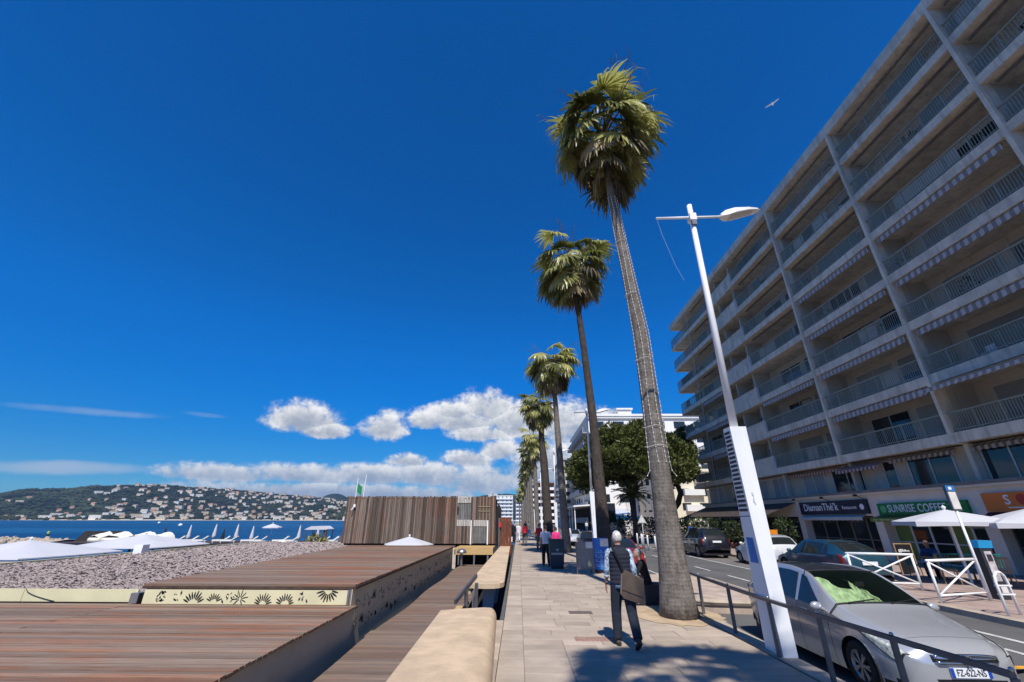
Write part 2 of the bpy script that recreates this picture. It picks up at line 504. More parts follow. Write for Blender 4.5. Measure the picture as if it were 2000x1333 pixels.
M_slat = wood_mat('weathered_slats', (0.170, 0.130, 0.102), (0.195, 0.108, 0.072), (0.050, 0.039, 0.034), (24, 24, 0.9), 0.58)
M_yell = wood_mat('new_timber', (0.50, 0.34, 0.15), (0.46, 0.26, 0.10), (0.36, 0.22, 0.09), (1.0, 20, 20), 0.1)
M_edge = mat('deck_trim', (0.060, 0.036, 0.028), 0.7, 0.3, 4)
M_white = mat('white_paint', (0.78, 0.78, 0.78), 0.42, 0.03, 2, dirt=0.12)
M_steel = mat('brushed_steel', (0.42, 0.41, 0.41), 0.36, 0.1, 6, metal=0.85)
M_dsteel = mat('dull_steel', (0.15, 0.145, 0.15), 0.45, 0.15, 5, metal=0.6)
M_black = mat('black_plastic', (0.014, 0.014, 0.016), 0.5, 0.15, 3)
M_rubber = mat('rubber', (0.016, 0.016, 0.016), 0.85, 0.15, 8)
M_pebble = mat('slate_chips', (0.305, 0.245, 0.228), 0.9, 0.27, 9, 3, 0.2, 60, col2=(0.315, 0.258, 0.242))
M_gravelbed = mat('gravel_bed', (0.10, 0.083, 0.078), 0.95, 0.45, 14, 5, 0.8, 30)
M_canvas = mat('white_canvas', (0.50, 0.50, 0.53), 0.8, 0.03, 1.0, dirt=0.05)

# ================================================================== large ground sheets
mb = MB(); mb.add([(-0.40, -300, -0.62), (9000, -300, -0.62), (9000, 1500, -0.62), (-0.40, 1500, -0.62)], [(0, 1, 2, 3)])
# (a lower sheet: the raised pavement, road and pavement beyond lie on it)
struct('ground', mb, M_earth)

# beach: one sandy sheet with an uneven shoreline, sloping into the water
mb = MB()
ys = list(range(-40, 140, 4)) + list(range(140, 1500, 40))
nx = 14; rows = []
for y in ys:
    xs = -66 - 5 * math.sin(y * 0.07) if y < 50 else max(-66 - 5 * math.sin(y * 0.07) + (y - 50) * 0.55, -34) - 3 * math.sin(y * 0.05)
    for i in range(nx):
        t = i / (nx - 1); x = -4.2 + (xs + 4.2) * t
        z = -1.95 - 0.35 * t - (1.1 if i == nx - 1 else 0) + 0.10 * float(fbm(x * 0.5, y * 0.5, 3, 3))
        mb.v.append((x, y, z))
for r in range(len(ys) - 1):
    for i in range(nx - 1):
        a = r * nx + i; mb.f.append((a, a + nx, a + nx + 1, a + 1)); mb.mi.append(0)
struct('beach_sand', mb, M_sand, True)

# sea
ms = bpy.data.materials.new('sea_water'); ms.use_nodes = True
t = ms.node_tree; T = NT(t); p = t.nodes['Principled BSDF']
pos = T.node('ShaderNodeNewGeometry').outputs['Position']
w1 = T.noise(T.scalev(pos, (0.10, 0.22, 0.1)), 1.0, 6, 0.6); w2 = T.noise(T.scalev(pos, (0.5, 1.2, 1)), 1.0, 4, 0.6)
w3 = T.noise(T.scalev(pos, (0.004, 0.012, 1)), 1.0, 4, 0.6)
T.put(p.inputs['Base Color'], T.mix(T.ramp(T.m('ADD', T.m('MULTIPLY', w3, 0.7), T.m('MULTIPLY', w1, 0.3)), 0.35, 0.65), (0.004, 0.050, 0.135, 1), (0.012, 0.090, 0.200, 1)))
p.inputs['Roughness'].default_value = 0.55; p.inputs['Specular IOR Level'].default_value = 0.12
b = T.node('ShaderNodeBump'); b.inputs['Strength'].default_value = 0.6; b.inputs['Distance'].default_value = 0.5
T.put(b.inputs['Height'], T.m('ADD', w1, T.m('MULTIPLY', w2, 0.4))); t.links.new(b.outputs[0], p.inputs['Normal'])
mb = MB(); n = 64
mb.v = [(0, 0, -3.0)] + [(9500 * math.cos(2 * math.pi * i / n), 9500 * math.sin(2 * math.pi * i / n), -3.0) for i in range(n)]
mb.f = [(0, 1 + i, 1 + (i + 1) % n) for i in range(n)]; mb.mi = [0] * n
struct('sea', mb, ms)

# ================================================================== hills across the bay
mf = bpy.data.materials.new('wooded_hillside'); mf.use_nodes = True
t = mf.node_tree; T = NT(t); p = t.nodes['Principled BSDF']
pos = T.node('ShaderNodeNewGeometry').outputs['Position']
a = T.noise(T.scalev(pos, (0.02, 0.02, 0.05)), 1.0, 8, 0.72); c2 = T.noise(T.scalev(pos, (0.004, 0.004, 0.01)), 1.0, 4, 0.5)
c = T.mix(T.ramp(a, 0.36, 0.66), (0.008, 0.015, 0.010, 1), (0.030, 0.040, 0.020, 1))
c = T.mix(T.ramp(c2, 0.5, 0.72, 0, 0.5), c, (0.045, 0.046, 0.032, 1))
z = T.sep(pos)[2]
c = T.mix(T.ramp(z, -1.0, 1.8, 1, 0), c, (0.5, 0.45, 0.36, 1))
T.put(p.inputs['Base Color'], c); p.inputs['Roughness'].default_value = 1.0; p.inputs['Specular IOR Level'].default_value = 0.0
HILL = [(-80, 0.5), (-66, 1.1), (-58, 1.6), (-50.2, 1.95), (-48.6, 2.34), (-46.4, 2.5), (-44.8, 2.8), (-42.2, 2.95), (-39, 3.04), (-36, 2.97), (-32.7, 2.9),
        (-29, 2.6), (-25.8, 2.42), (-21.8, 2.15), (-15, 2.0), (-9, 2.2), (-6.2, 2.6), (-3.5, 3.1), (-0.9, 3.1), (6, 2.8), (20, 2.5), (40, 2.0), (70, 1.5)]


def ridge(a):
    for (a0, e0), (a1, e1) in zip(HILL[:-1], HILL[1:]):
        if a0 <= a <= a1:
            q = (a - a0) / (a1 - a0); q = q * q * (3 - 2 * q) * 0.4 + q * 0.6; return e0 + (e1 - e0) * q
    return HILL[0][1] if a < HILL[0][0] else HILL[-1][1]


def shore(a): return 1850.0 - 250 * max(0, min(1, (a + 30) / 30.0)) + 60 * math.sin(a * 0.35)


def hill_pt(a, t):
    """azimuth in degrees, t 0 shore .. 1 ridge .. >1 behind"""
    d = shore(a) + t * 900
    dr = shore(a) + 900
    H = math.tan(R_(ridge(a))) * dr + 2.0
    x, y = d * math.sin(R_(a)), d * math.cos(R_(a))
    s = min(t, 2 - t) if t > 1 else t
    s = max(0, s)
    prof = 0.10 * s + 0.90 * (s * s * (3 - 2 * s)) if t <= 1 else s * s * (3 - 2 * s)
    nz = (float(fbm(x * 0.004 + 50, y * 0.004 + 50, 4, 11)) - 0.47) * 55 * math.sin(min(1, s) * math.pi) + (float(fbm(x * 0.03 + 9, y * 0.03 + 9, 3, 5)) - 0.45) * 11 * min(1, s * 5)
    return x, y, max(-4 if t <= 0 else -2.6, -2.6 + H * prof + nz)
mb = MB(); azs = np.arange(-82, 72, 0.28); ts = [-0.02, 0.0, 0.02, 0.05] + list(np.linspace(0.09, 1.06, 36)) + [1.2, 1.5, 1.9]
for a in azs:
    for tt in ts: mb.v.append(hill_pt(float(a), float(tt)))
k = len(ts)
for i in range(len(azs) - 1):
    for j in range(k - 1):
        q = i * k + j; mb.f.append((q, q + 1, q + k + 1, q + k)); mb.mi.append(0)
struct('wooded_hills', mb, mf, False)
# single trees on the far slope, joined: far more than anyone could count
M_wood = mat('far_tree', (0.014, 0.024, 0.012), 1.0, 0.5, 0.012, 6, spec=0.0, col2=(0.038, 0.046, 0.022))
mb = MB(); rt_ = random.Random(99); n_t = 0
while n_t < 9000:
    a = rt_.uniform(-52, -20); tt = rt_.uniform(0.03, 1.0)
    if tt < .12 and rt_.random() < .6: continue
    x, y, z = hill_pt(a, tt); s_ = rt_.uniform(3.6, 7.6) * (1.4 if a < -44 else 1); h_ = s_ * rt_.uniform(.55, .95)
    pts = [(x, y, z + h_ * 1.1)]
    for q in range(5):
        th = 1.2566 * q + rt_.uniform(-.3, .3); rr_ = s_ * rt_.uniform(.75, 1.15); pts.append((x + rr_ * math.cos(th), y + rr_ * math.sin(th), z + h_ * rt_.uniform(.15, .65)))
    pts.append((x, y, z - 2))
    mb.add(pts, [(0, 1 + q, 1 + (q + 1) % 5) for q in range(5)] + [(6, 1 + (q + 1) % 5, 1 + q) for q in range(5)]); n_t += 1
o = link('hillside_trees', mb.mesh('hillside_trees', M_wood, False, False)); tag(o, 'dark woods covering the hillside across the bay', 'trees', kind='stuff')
# farther ridge
mb = MB(); azs2 = np.arange(-30, -10, 0.3); rows2 = 10
for a in azs2:
    for j in range(rows2):
        tq = j / (rows2 - 1); d = 3200 + 800 * tq; e = 2.75 * math.exp(-((a + 23.0) / 3.2) ** 2) + 1.9 * math.exp(-((a + 15) / 5.0) ** 2)
        x, y = d * math.sin(R_(a)), d * math.cos(R_(a))
        mb.v.append((x, y, -5 + (math.tan(R_(max(e, 0.05))) * 4000 + 18 * (float(fbm(x * .004, y * .004, 3, 8)) - .4)) * (tq * tq * (3 - 2 * tq))))
for i in range(len(azs2) - 1):
    for j in range(rows2 - 1):
        q = i * rows2 + j; mb.f.append((q, q + 1, q + rows2 + 1, q + rows2)); mb.mi.append(0)
struct('far_ridge', mb, mf, False)

# ================================================================== pavement, road, far pavement
mb = MB(); mb.box(-0.33, 4.44, -12, 330, -0.58, -0.05); struct('pavement_bed', mb, M_mortar)
pave = thing('pavement', None, None, (0, 0, 0)); del_keys = None
pave['kind'] = 'structure'
slabs = []
random.seed(21)
y = 2.4; row = 0
while y < 60:
    # a narrow border course of long slabs, then courses across
    rowh = random.choice([0.33, 0.36, 0.40, 0.33])
    x = -0.325
    L = [0.42]
    first = True
    while x < 4.05:
        w = 0.40 if first else random.choice([0.55, 0.7, 0.85, 1.0, 0.7])
        if x + w > 3.7: w = 4.05 - x
        slabs.append((x, x + w, y, y + rowh)); x += w; first = False
    y += rowh; row += 1
vis = sorted(slabs, key=lambda s: (s[2] - 2.4) if s[2] > 5.6 else 900)
near = [s for s in vis if s[2] > 5.6][:300]; keep = set(near); rest = [s for s in slabs if s not in keep]
SL = {}
for s in near:
    w = round(s[1] - s[0], 2); h = round(s[3] - s[2], 2)
    if (w, h) not in SL:
        m0 = MB(); c = 0.007; g = 0.0025
        hw, hh = w / 2 - g, h / 2 - g
        m0.add([(-hw, -hh, -0.05), (hw, -hh, -0.05), (hw, hh, -0.05), (-hw, hh, -0.05), (-hw, -hh, -c / 2), (hw, -hh, -c / 2), (hw, hh, -c / 2), (-hw, hh, -c / 2),
                (-hw + c, -hh + c, 0), (hw - c, -hh + c, 0), (hw - c, hh - c, 0), (-hw + c, hh - c, 0)],
               [(8, 9, 10, 11), (4, 5, 9, 8), (5, 6, 10, 9), (6, 7, 11, 10), (7, 4, 8, 11), (0, 1, 5, 4), (1, 2, 6, 5), (2, 3, 7, 6), (3, 0, 4, 7)])
        SL[(w, h)] = m0.mesh('paving_slab', M_slab)
    inst('paving_slab', SL[(w, h)], pave, ((s[0] + s[1]) / 2, (s[2] + s[3]) / 2, random.uniform(-0.002, 0.0015)))
mb = MB()
for s in rest:
    zz = random.uniform(-0.002, 0.0015); mb.add([(s[0] + .004, s[2] + .004, zz), (s[1] - .004, s[2] + .004, zz), (s[1] - .004, s[3] - .004, zz), (s[0] + .004, s[3] - .004, zz)], [(0, 1, 2, 3)])
part('paving_slab', mb, M_slab, pave, kind='stuff')
mb = MB(); mb.box(-0.33, 4.05, 60, 330, -0.049, -0.002); part('paving', mb, M_slab, pave)
for k in range(9): mb = MB(); mb.box(-0.66, -0.332, 2.4 + k * .912, 2.4 + (k + 1) * .912 - .006, -0.6, -0.001); part('border_slab', mb, M_slab, pave)
# brownish access cover, paler brick repair course and tree pit
mb = MB(); mb.box(1.17, 1.72, 11.28, 11.62, -0.03, 0.004)
for i in range(9): mb.box(1.19 + i * 0.058, 1.222 + i * 0.058, 11.31, 11.59, 0.004, 0.007)
single('access_cover', mb, mat('rusty_iron', (0.14, 0.105, 0.085), 0.7, 0.25, 9, dirt=0.5), 'small brown ribbed access cover set flush in the pavement slabs', 'manhole cover', (1.45, 11.45, 0))
mb = MB()
for i in range(9): mb.box(1.02 + i * 0.088, 1.10 + i * 0.088, 8.95, 9.25, -0.03, 0.003)
part('brick_course', mb, mat('brick_paver', (0.29, 0.17, 0.13), 0.85, 0.2, 6, rand=0.1), pave)
M_pit = mat('tree_pit_gravel', (0.43, 0.315, 0.195), 0.95, 0.2, 3, 6, 0.6, 60, dirt=0.3)
mb = MB(); n = 40
vs = [(3.62, 11.2, 0.05)] + [(3.62 + 1.0 * math.cos(2 * math.pi * i / n) * (1 + .06 * math.sin(3 * i)), 11.25 + 1.1 * math.sin(2 * math.pi * i / n) * (1 + .08 * math.sin(2.3 * i)), 0.006) for i in range(n)]
mb.add(vs, [(0, 1 + i, 1 + (i + 1) % n) for i in range(n)])
part('tree_pit', mb, M_pit, pave, True)
# kerbs: real kerb stones, one by one near the camera
mb = MB()
kerb = thing('kerb', None, None, (0, 0, 0)); kerb['kind'] = 'structure'
km = MB(); km.box(-0.155, 0.155, -0.495, 0.495, -0.45, 0.012); kme = km.mesh('kerb_stone', M_kerb)
for i in range(34): inst('kerb_stone', kme, kerb, (4.235, 4.0 + i * 1.0, 0))
mb.box(4.08, 4.39, 38, 330, -0.16, 0.012); part('kerb_run', mb, M_kerb, kerb)
# gutter slot along the railing
mb = MB(); mb.box(4.052, 4.078, 3, 60, -0.05, -0.006); struct('drain_slot', mb, M_dark)
mb = MB(); mb.prism([(4.39, -0.6), (11.0, -0.6), (11.0, -0.12), (8.45, -0.125), (7.9, -0.18), (7.25, -0.31), (6.9, -0.35), (4.39, -0.36)], 'y', -60, 400); struct('road', mb, M_asphalt)
# road markings: sheets a few mm above the road
mb = MB()
def sheet(m_, x0, x1, y0, y1, z=-0.116): m_.add([(x0, y0, z), (x1, y0, z), (x1, y1, z), (x0, y1, z)], [(0, 1, 2, 3)])
for i in range(40): sheet(mb, 8.69, 8.81, 8.0 + i * 3.55 - 0.6, 8.0 + i * 3.55 + 1.2)
for i in range(60): sheet(mb, 10.86, 10.97, 15.5 + i * 1.5, 15.5 + i * 1.5 + (1.5 if i % 9 else 0.9))
sheet(mb, 9.5, 9.63, -20, 12.6)
sheet(mb, 6.55, 6.66, 19.6, 130, -0.345)
for i in range(8): sheet(mb, 4.6, 6.5, 20.5 + i * 5.6, 20.6 + i * 5.6, -0.345)
struct('road_markings', mb, M_paint)
mb = MB(); sheet(mb, 7.75, 8.15, 8.05, 8.2); sheet(mb, 7.9, 8.05, 7.0, 8.05); struct('orange_marking', mb, M_orange)
# far parking lane and far pavement with kerb
mb = MB(); mb.box(11.0, 13.65, 16.6, 400, -0.60, -0.118); struct('parking_lane', mb, mat('pale_asphalt', (0.155, 0.135, 0.122), 0.9, 0.18, 0.9, 7, 0.4, 120, dirt=0.3))
mb = MB(); mb.box(11.0, 13.05, -60, 16.6, -0.6, -0.010); mb.box(13.05, 60, -60, 16.6, -0.6, 0.0); mb.box(13.65, 60, 16.6, 400, -0.6, 0.0); struct('far_pavement', mb, M_pink)
far_k = thing('far_kerb', None, None, (0, 0, 0)); far_k['kind'] = 'structure'
km2 = MB(); km2.box(-0.14, 0.14, -0.495, 0.495, -0.14, 0.012); kme2 = km2.mesh('kerb_stone', M_kerb)
for i in range(30): inst('kerb_stone', kme2, far_k, (10.96, -12.9 + i, -0.005))
for i in range(40): inst('kerb_stone', kme2, far_k, (13.72, 17.1 + i, 0.0))
# traffic island in the parking lane
mb = MB()
isl = [(4.42, 13.9), (5.4, 13.5), (6.6, 13.3), (7.25, 14.4), (7.3, 18.2), (6.8, 19.4), (4.42, 19.6)]
mb.prism(isl, 'z', -0.45, -0.06); struct('traffic_island', mb, mat('island_paving', (0.42, 0.33, 0.265), 0.85, 0.18, 2.0, 6, 0.3, 50, dirt=0.4))
mb = MB()
mb.tube([(x, y, -0.09) for x, y in isl], 0.085, 6, True, True); struct('island_kerb', mb, M_kerb)

# ================================================================== lower boardwalk, coping, bench
mb = MB(); mb.box(-4.2, -0.334, 1.0, 60, -2.2, -1.0); struct('lower_slab', mb, M_dark)  # slab coloured near-black so the gap beside the boardwalk reads as deep shade
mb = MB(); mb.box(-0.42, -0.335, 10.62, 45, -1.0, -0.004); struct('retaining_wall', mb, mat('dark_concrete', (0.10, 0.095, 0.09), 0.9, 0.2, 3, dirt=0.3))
bw = thing('boardwalk', None, None, (0, 0, -0.6)); bw['kind'] = 'structure'
pm = {}
random.seed(5)
yy = 4.2; i = 0
while yy < 29.2:
    w = 0.142
    key = i % 6
    xl = -3.66 + (0.05 * math.sin(yy * 0.9)) + (-0.06 if 12.0 < yy < 12.5 else 0)
    if key not in pm:
        m0 = MB(); m0.box(-1.0, 1.0, 0.0, w - 0.012, -0.03, 0.0); pm[key] = m0.mesh('plank', M_walk)
    ln = (-1.66 - xl)
    inst('plank', pm[key], bw, ((xl - 1.66) / 2, yy, random.uniform(-0.004, 0.003)), (0, 0, random.uniform(-.002, .002)), (ln / 2, 1, 1))
    yy += w; i += 1
mb = MB()
for x in (-3.4, -2.7, -1.9): mb.box(x - .04, x + .04, 4, 29, -0.16, -0.034)
part('joist', mb, M_edge, bw)

cop = thing('coping_wall', 'low concrete coping with a rounded edge at the pavement side, nearest the camera', 'wall', (-1.0, 7.0, 0))
def coping(y0, y1, gap):
    m0 = MB(); ns = 12; P = []
    ny = 6
    for iy in range(ny + 1):
        q = iy / ny; yv = y0 + gap + (y1 - y0 - 2 * gap) * q
        xr = -0.49 + (10.7 - yv) * 0.034
        xl = -1.67 + (10.0 - yv) * 0.018
        prof = [(xl, -1.0), (xl, 0.215), (xl + 0.035, 0.25), (xl + 0.45, 0.255), (xr - 0.26, 0.250)]
        for k in range(1, 7):
            th = math.pi / 2 * (1 - k / 6.0); prof.append((xr - 0.17 + 0.17 * math.cos(th), -0.02 + 0.262 * math.sin(th) ** .8))
        prof.append((xr, -0.6))
        ysk = yv
        for (px, pz) in prof:
            sk = 0.0
            if iy == ny and y1 > 10: sk = -0.45 * max(0, min(1, (xr - px) / (xr - xl)))
            P.append((px, ysk + sk, pz))
    kk = 12; fs = []
    for iy in range(ny):
        for j in range(kk - 1): a = iy * kk + j; fs.append((a, a + 1, a + kk + 1, a + kk))
    fs.append(tuple(range(kk))); fs.append(tuple((ny * kk + j) for j in range(kk - 1, -1, -1)))
    m0.add(P, fs); return m0
part('coping_block', coping(7.25, 10.62, 0.006), M_coping, cop, 24, True)
part('coping_block', coping(2.2, 7.25, 0.006), M_coping, cop, 24, True)

bench = thing('stone_bench', 'long pale stone bench running beside the pavement on grey piers', 'bench', (-1.0, 14.0, 0))
for k in range(12):
    y0 = 14.15 + k * 2.15; y1 = y0 + 2.14
    m0 = MB(); ns = 6; poly = []
    xl = -1.52 + 0.010 * (y0 - 14); xr = -0.45 - 0.009 * (y0 - 14)
    if k == 0: poly = [(-1.50, 14.10), (-0.98, 14.02), (-0.72, 14.06), (-0.56, 14.2), (-0.47, 14.42), (xr, 14.7), (xr - .02, y1), (xl + .02, y1)]
    else: poly = [(xl, y0), (xr, y0), (xr - 0.02, y1), (xl + 0.02, y1)]
    m0.prism(poly, 'z', 0.13, 0.25)
    part('bench_slab', m0, M_coping, bench, False, True)
    m0 = MB(); m0.box(xl + 0.0, xl + 0.09, y0 + .002, y1 - .002, -0.02, 0.128); part('bench_fascia', m0, M_coping, bench, False, True)
    if k % 2 == 0:
        m0 = MB(); yb = y0 + 0.35
        m0.prism([(-1.08, -1.0), (-0.86, -1.0), (-0.70, 0.128), (-1.10, 0.128)], 'y', yb, yb + 0.4)
        part('pier', m0, mat('pale_concrete', (0.42, 0.42, 0.43), 0.8, 0.1, 2, dirt=0.3), bench, False, True)
mb = MB(); mb.box(-0.9, -0.55, 39.7, 40.2, 0.25, 0.62); single('bench_end_block', mb, M_white, 'small white block at the far end of the stone bench', 'block', (-0.7, 40, 0.25))

# stair handrail between coping and bench
hr = thing('stair_handrail', 'dark steel stair handrail between the coping and the pale stone bench', 'handrail', (-1.2, 12.2, -0.6))
mb = MB(); mb.bar((-1.17, 13.0, 0.58), (-1.50, 11.3, 0.22), 0.05, 0.10); part('top_rail', mb, M_dsteel, hr, False, True)
mb = MB(); mb.bar((-1.30, 12.3, 0.05), (-1.48, 11.4, -0.12), 0.05, 0.06); part('lower_rail', mb, M_black, hr, False, True)
for (x, y, zt) in ((-1.12, 12.55, 0.46), (-1.33, 12.1, 0.36)):
    mb = MB(); mb.box(x - .045, x + .045, y - .03, y + .03, -1.0, zt); part('post', mb, M_dsteel, hr, False, True)
mb = MB(); mb.box(-1.20, -1.16, 12.3, 12.34, -1.0, 0.30); part('post', mb, M_steel, hr, False, True)
stp = thing('stair', 'timber stair going down from the pavement to the boardwalk', 'stairs', (-1.2, 12, -1.0))
for k in range(4):
    mb = MB(); mb.box(-1.62, -1.45, 10.9 + k * 0.42, 11.32 + k * 0.42, -0.66, -0.42 + k * 0.12); part('stringer', mb, M_yell, stp, False, True)

# platform at the end of the boardwalk
pl = thing('timber_platform', 'pale new timber platform on short posts in front of the slatted hut', 'platform', (-2.8, 30, -0.6))
mb = MB(); mb.box(-4.05, -1.62, 29.0, 29.06, -0.02, 0.36); part('beam', mb, M_yell, pl, False, True)
for i in range(18):
    mb = MB(); mb.box(-4.05, -1.62, 29.07 + i * 0.145, 29.205 + i * 0.145, 0.33, 0.36); part('plank', mb, M_yell, pl, False, True)
for x in (-3.78, -1.95, -2.8):
    mb = MB(); mb.box(x - 0.045, x + 0.045, 29.02, 29.12, -0.6, -0.02); part('post', mb, M_steel, pl, False, True)
mb = MB(); mb.box(-4.05, -1.62, 29.7, 29.75, -1.0, 0.33); part('void_shade_board', mb, M_dark, pl, False, True)  # near-black board; its colour stands in for the shade under the platform
vp = thing('vent_pipe', 'silver vent pipe with a mushroom cowl at the end of the boardwalk', 'pipe', (-3.5, 28.3, -0.6))
mb = MB(); mb.tube([(-3.5, 28.3, -0.6), (-3.5, 28.3, 0.12)], 0.075, 12); part('pipe', mb, M_steel, vp, 40, True)
mb = MB(); mb.lathe([(0.30, 0.06), (0.31, 0.12), (0.26, 0.22), (0.14, 0.30), (0.0, 0.32)], 16, Matrix.Translation((-3.5, 28.3, 0.05))); part('cowl', mb, M_steel, vp, 40, True)

# ================================================================== deck boxes
def planks(root, x0, x1, y0, y1, z, joints, m_, ext=None, w=0.142, th=0.045):
    """boards running in X, butt joints at the given X"""
    y = y0; k = 0; cache = {}
    while y < y1 - 0.02:
        lo, hi = ext(y) if ext else (x0, x1)
        cut = [lo] + [j for j in joints if lo < j < hi] + [hi]
        for a, b in zip(cut[:-1], cut[1:]):
            ww = min(w, y1 - y)
            if 'm' not in cache:
                m0 = MB(); m0.box(-0.5, 0.5, 0, w - 0.017, -th, 0); cache['m'] = m0.mesh('plank', m_)
            inst('plank', cache['m'], root, ((a + b) / 2 - root.location.x, y - root.location.y, z - root.location.z + random.uniform(-.007, .004)), (random.uniform(-.03, .03), 0, random.uniform(-.0008, .0008)), (b - a - 0.006, 1, 1))
        y += w; k += 1
random.seed(9)
nb = thing('low_deck_box', 'low weathered timber deck box with a plain cream side, in the foreground', 'deck', (-4.0, 11.6, -1.0))
planks(nb, 0, 0, 3.4, 11.70, 0.08, [-9.5, -15.0], M_deck, lambda y: (-21.0, -3.93 + 0.004 * math.sin(y * 5)))
mb = MB(); mb.box(-4.05, -4.0, 3.4, 11.66, -1.0, 0.030); part('side_panel', mb, mat('grey_cream_panel', (0.60, 0.535, 0.41), 0.6, 0.07, 1.2, dirt=0.25), nb, False, True)
mb = MB(); mb.box(-21.0, -4.06, 3.4, 11.6, -0.2, 0.028); part('subframe', mb, M_edge, nb, False, True)

fb = thing('raised_deck_box', 'raised timber deck box with cream side panels showing sea shell cutouts as dark patches', 'deck', (-4.1, 11.8, -1.0))
planks(fb, 0, 0, 11.80, 28.75, 0.50, [-6.6] if False else [], M_deck, lambda y: (-9.42 - (y - 11.8) * 0.07, -4.07 + (y - 11.8) * 0.006))
mb = MB(); mb.box(-4.10, -4.045, 11.80, 28.7, 0.40, 0.453); mb.box(-9.42, -4.10, 11.77, 11.80, 0.40, 0.453); part('edge_trim', mb, M_edge, fb, False, True)
mb = MB(); mb.box(-9.35, -4.2, 11.95, 28.6, 0.1, 0.452); part('subframe', mb, M_edge, fb, False, True)
M_sidec = mat('shell_panel', (0.68, 0.60, 0.42), 0.6, 0.07, 1.2, dirt=0.25)
for k in range(7):
    y0 = 11.72 + k * 2.42
    mb = MB(); mb.box(-4.15, -4.105, y0 + .004, y0 + 2.416, -1.0, 0.40); part('side_panel', mb, M_sidec, fb, False, True)
for (x0, x1) in ((-9.28, -6.95), (-6.94, -4.22)):
    mb = MB(); mb.box(x0, x1, 11.72, 11.76, 0.082, 0.385); part('front_panel', mb, M_cream, fb, False, True)
for x in (-4.185, -4.135):
    mb = MB(); mb.box(x - .018, x + .018, 11.70, 11.75, 0.082, 0.40); part('corner_post', mb, M_steel, fb, False, True)
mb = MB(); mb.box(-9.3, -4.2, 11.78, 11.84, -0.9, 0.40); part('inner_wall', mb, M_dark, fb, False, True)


def fan(m_, org, du, dv, nrm, cx, cy, r0, r1, a0, a1, n, off=0.0035, w=0.03):
    """sea-shell fan of flat dark patches standing for shaded slots on the plane org + u*du + v*dv"""
    o = Vector(org); du = Vector(du); dv = Vector(dv); nr = Vector(nrm)
    for i in range(n):
        a = R_(a0 + (a1 - a0) * i / (n - 1)); d = Vector((math.cos(a), math.sin(a))); s = Vector((-d.y, d.x))
        k0 = r0 * random.uniform(.9, 1.1); k1 = r1 * random.uniform(.85, 1.05)
        pts = [(d * k0 - s * w * .35), (d * (k0 + k1) * .5 - s * w * .6), (d * k1 - s * w * .25), (d * k1 + s * w * .3), (d * (k0 + k1) * .5 + s * w * .6), (d * k0 + s * w * .3)]
        vs = [o + du * (cx + q.x) + dv * (cy + q.y) + nr * off for q in pts]
        m_.add(vs, [(0, 1, 2, 3, 4, 5)])


def flakes(m_, org, du, dv, nrm, cx, cy, n, sp, off=0.0035):
    o = Vector(org); du = Vector(du); dv = Vector(dv); nr = Vector(nrm)
    for i in range(n):
        x = cx + random.uniform(-sp, sp); y = cy + random.uniform(-sp, sp) * .8; a = random.uniform(0, 3.14); L = random.uniform(.025, .06); w = L * .4
        d = Vector((math.cos(a), math.sin(a))); s = Vector((-d.y, d.x))
        vs = [o + du * (x + q.x) + dv * (y + q.y) + nr * off for q in (-d * L, s * -w, d * L, s * w)]
        m_.add(vs, [(0, 1, 2, 3)])
random.seed(3)
mb = MB(); fo = (-9.28, 11.72, 0.082); A = (fo, (1, 0, 0), (0, 0, 1), (0, -1, 0))
flakes(mb, *A, 0.42, 0.16, 16, 0.13); flakes(mb, *A, 0.85, 0.16, 6, 0.10)
fan(mb, *A, 1.28, -0.02, .13, .30, 28, 155, 9, w=0.036); fan(mb, *A, 1.78, 0.03, .08, .22, 25, 155, 8, w=0.028)
flakes(mb, *A, 2.15, 0.17, 10, 0.16); fan(mb, *A, 2.42, 0.12, .03, .2, -60, 220, 9, w=.022)
fan(mb, *A, 3.0, -0.01, .09, .25, 15, 165, 10, w=0.028); fan(mb, *A, 3.55, -0.01, .10, .25, 15, 165, 10, w=0.03)
flakes(mb, *A, 4.0, 0.17, 7, 0.12); fan(mb, *A, 4.58, 0.32, .10, .29, 195, 345, 9, w=0.036)
part('shell_cutout_shade', mb, M_cut, fb, False, True, fix=False, kind='stuff')  # flat dark patches proud of the panel; shade inside the holes as colour
mb = MB(); A = ((-4.105, 11.72, -1.0), (0, 1, 0), (0, 0, 1), (1, 0, 0))
x = 0.45
while x < 16.6:
    for zc in (0.55, 1.0):
        q = random.random()
        if q < .5: fan(mb, *A, x + random.uniform(-.1, .1), zc + random.uniform(-.12, .1), .05, random.uniform(.16, .24), random.choice([0, 20, 180]), random.choice([150, 170, 330]), 8, w=.028)
        else: flakes(mb, *A, x, zc, 9, .2)
    x += 0.46
part('shell_cutout_shade', mb, M_cut, fb, False, True, fix=False, kind='stuff')  # side panels likewise: hole shade put on as dark patches

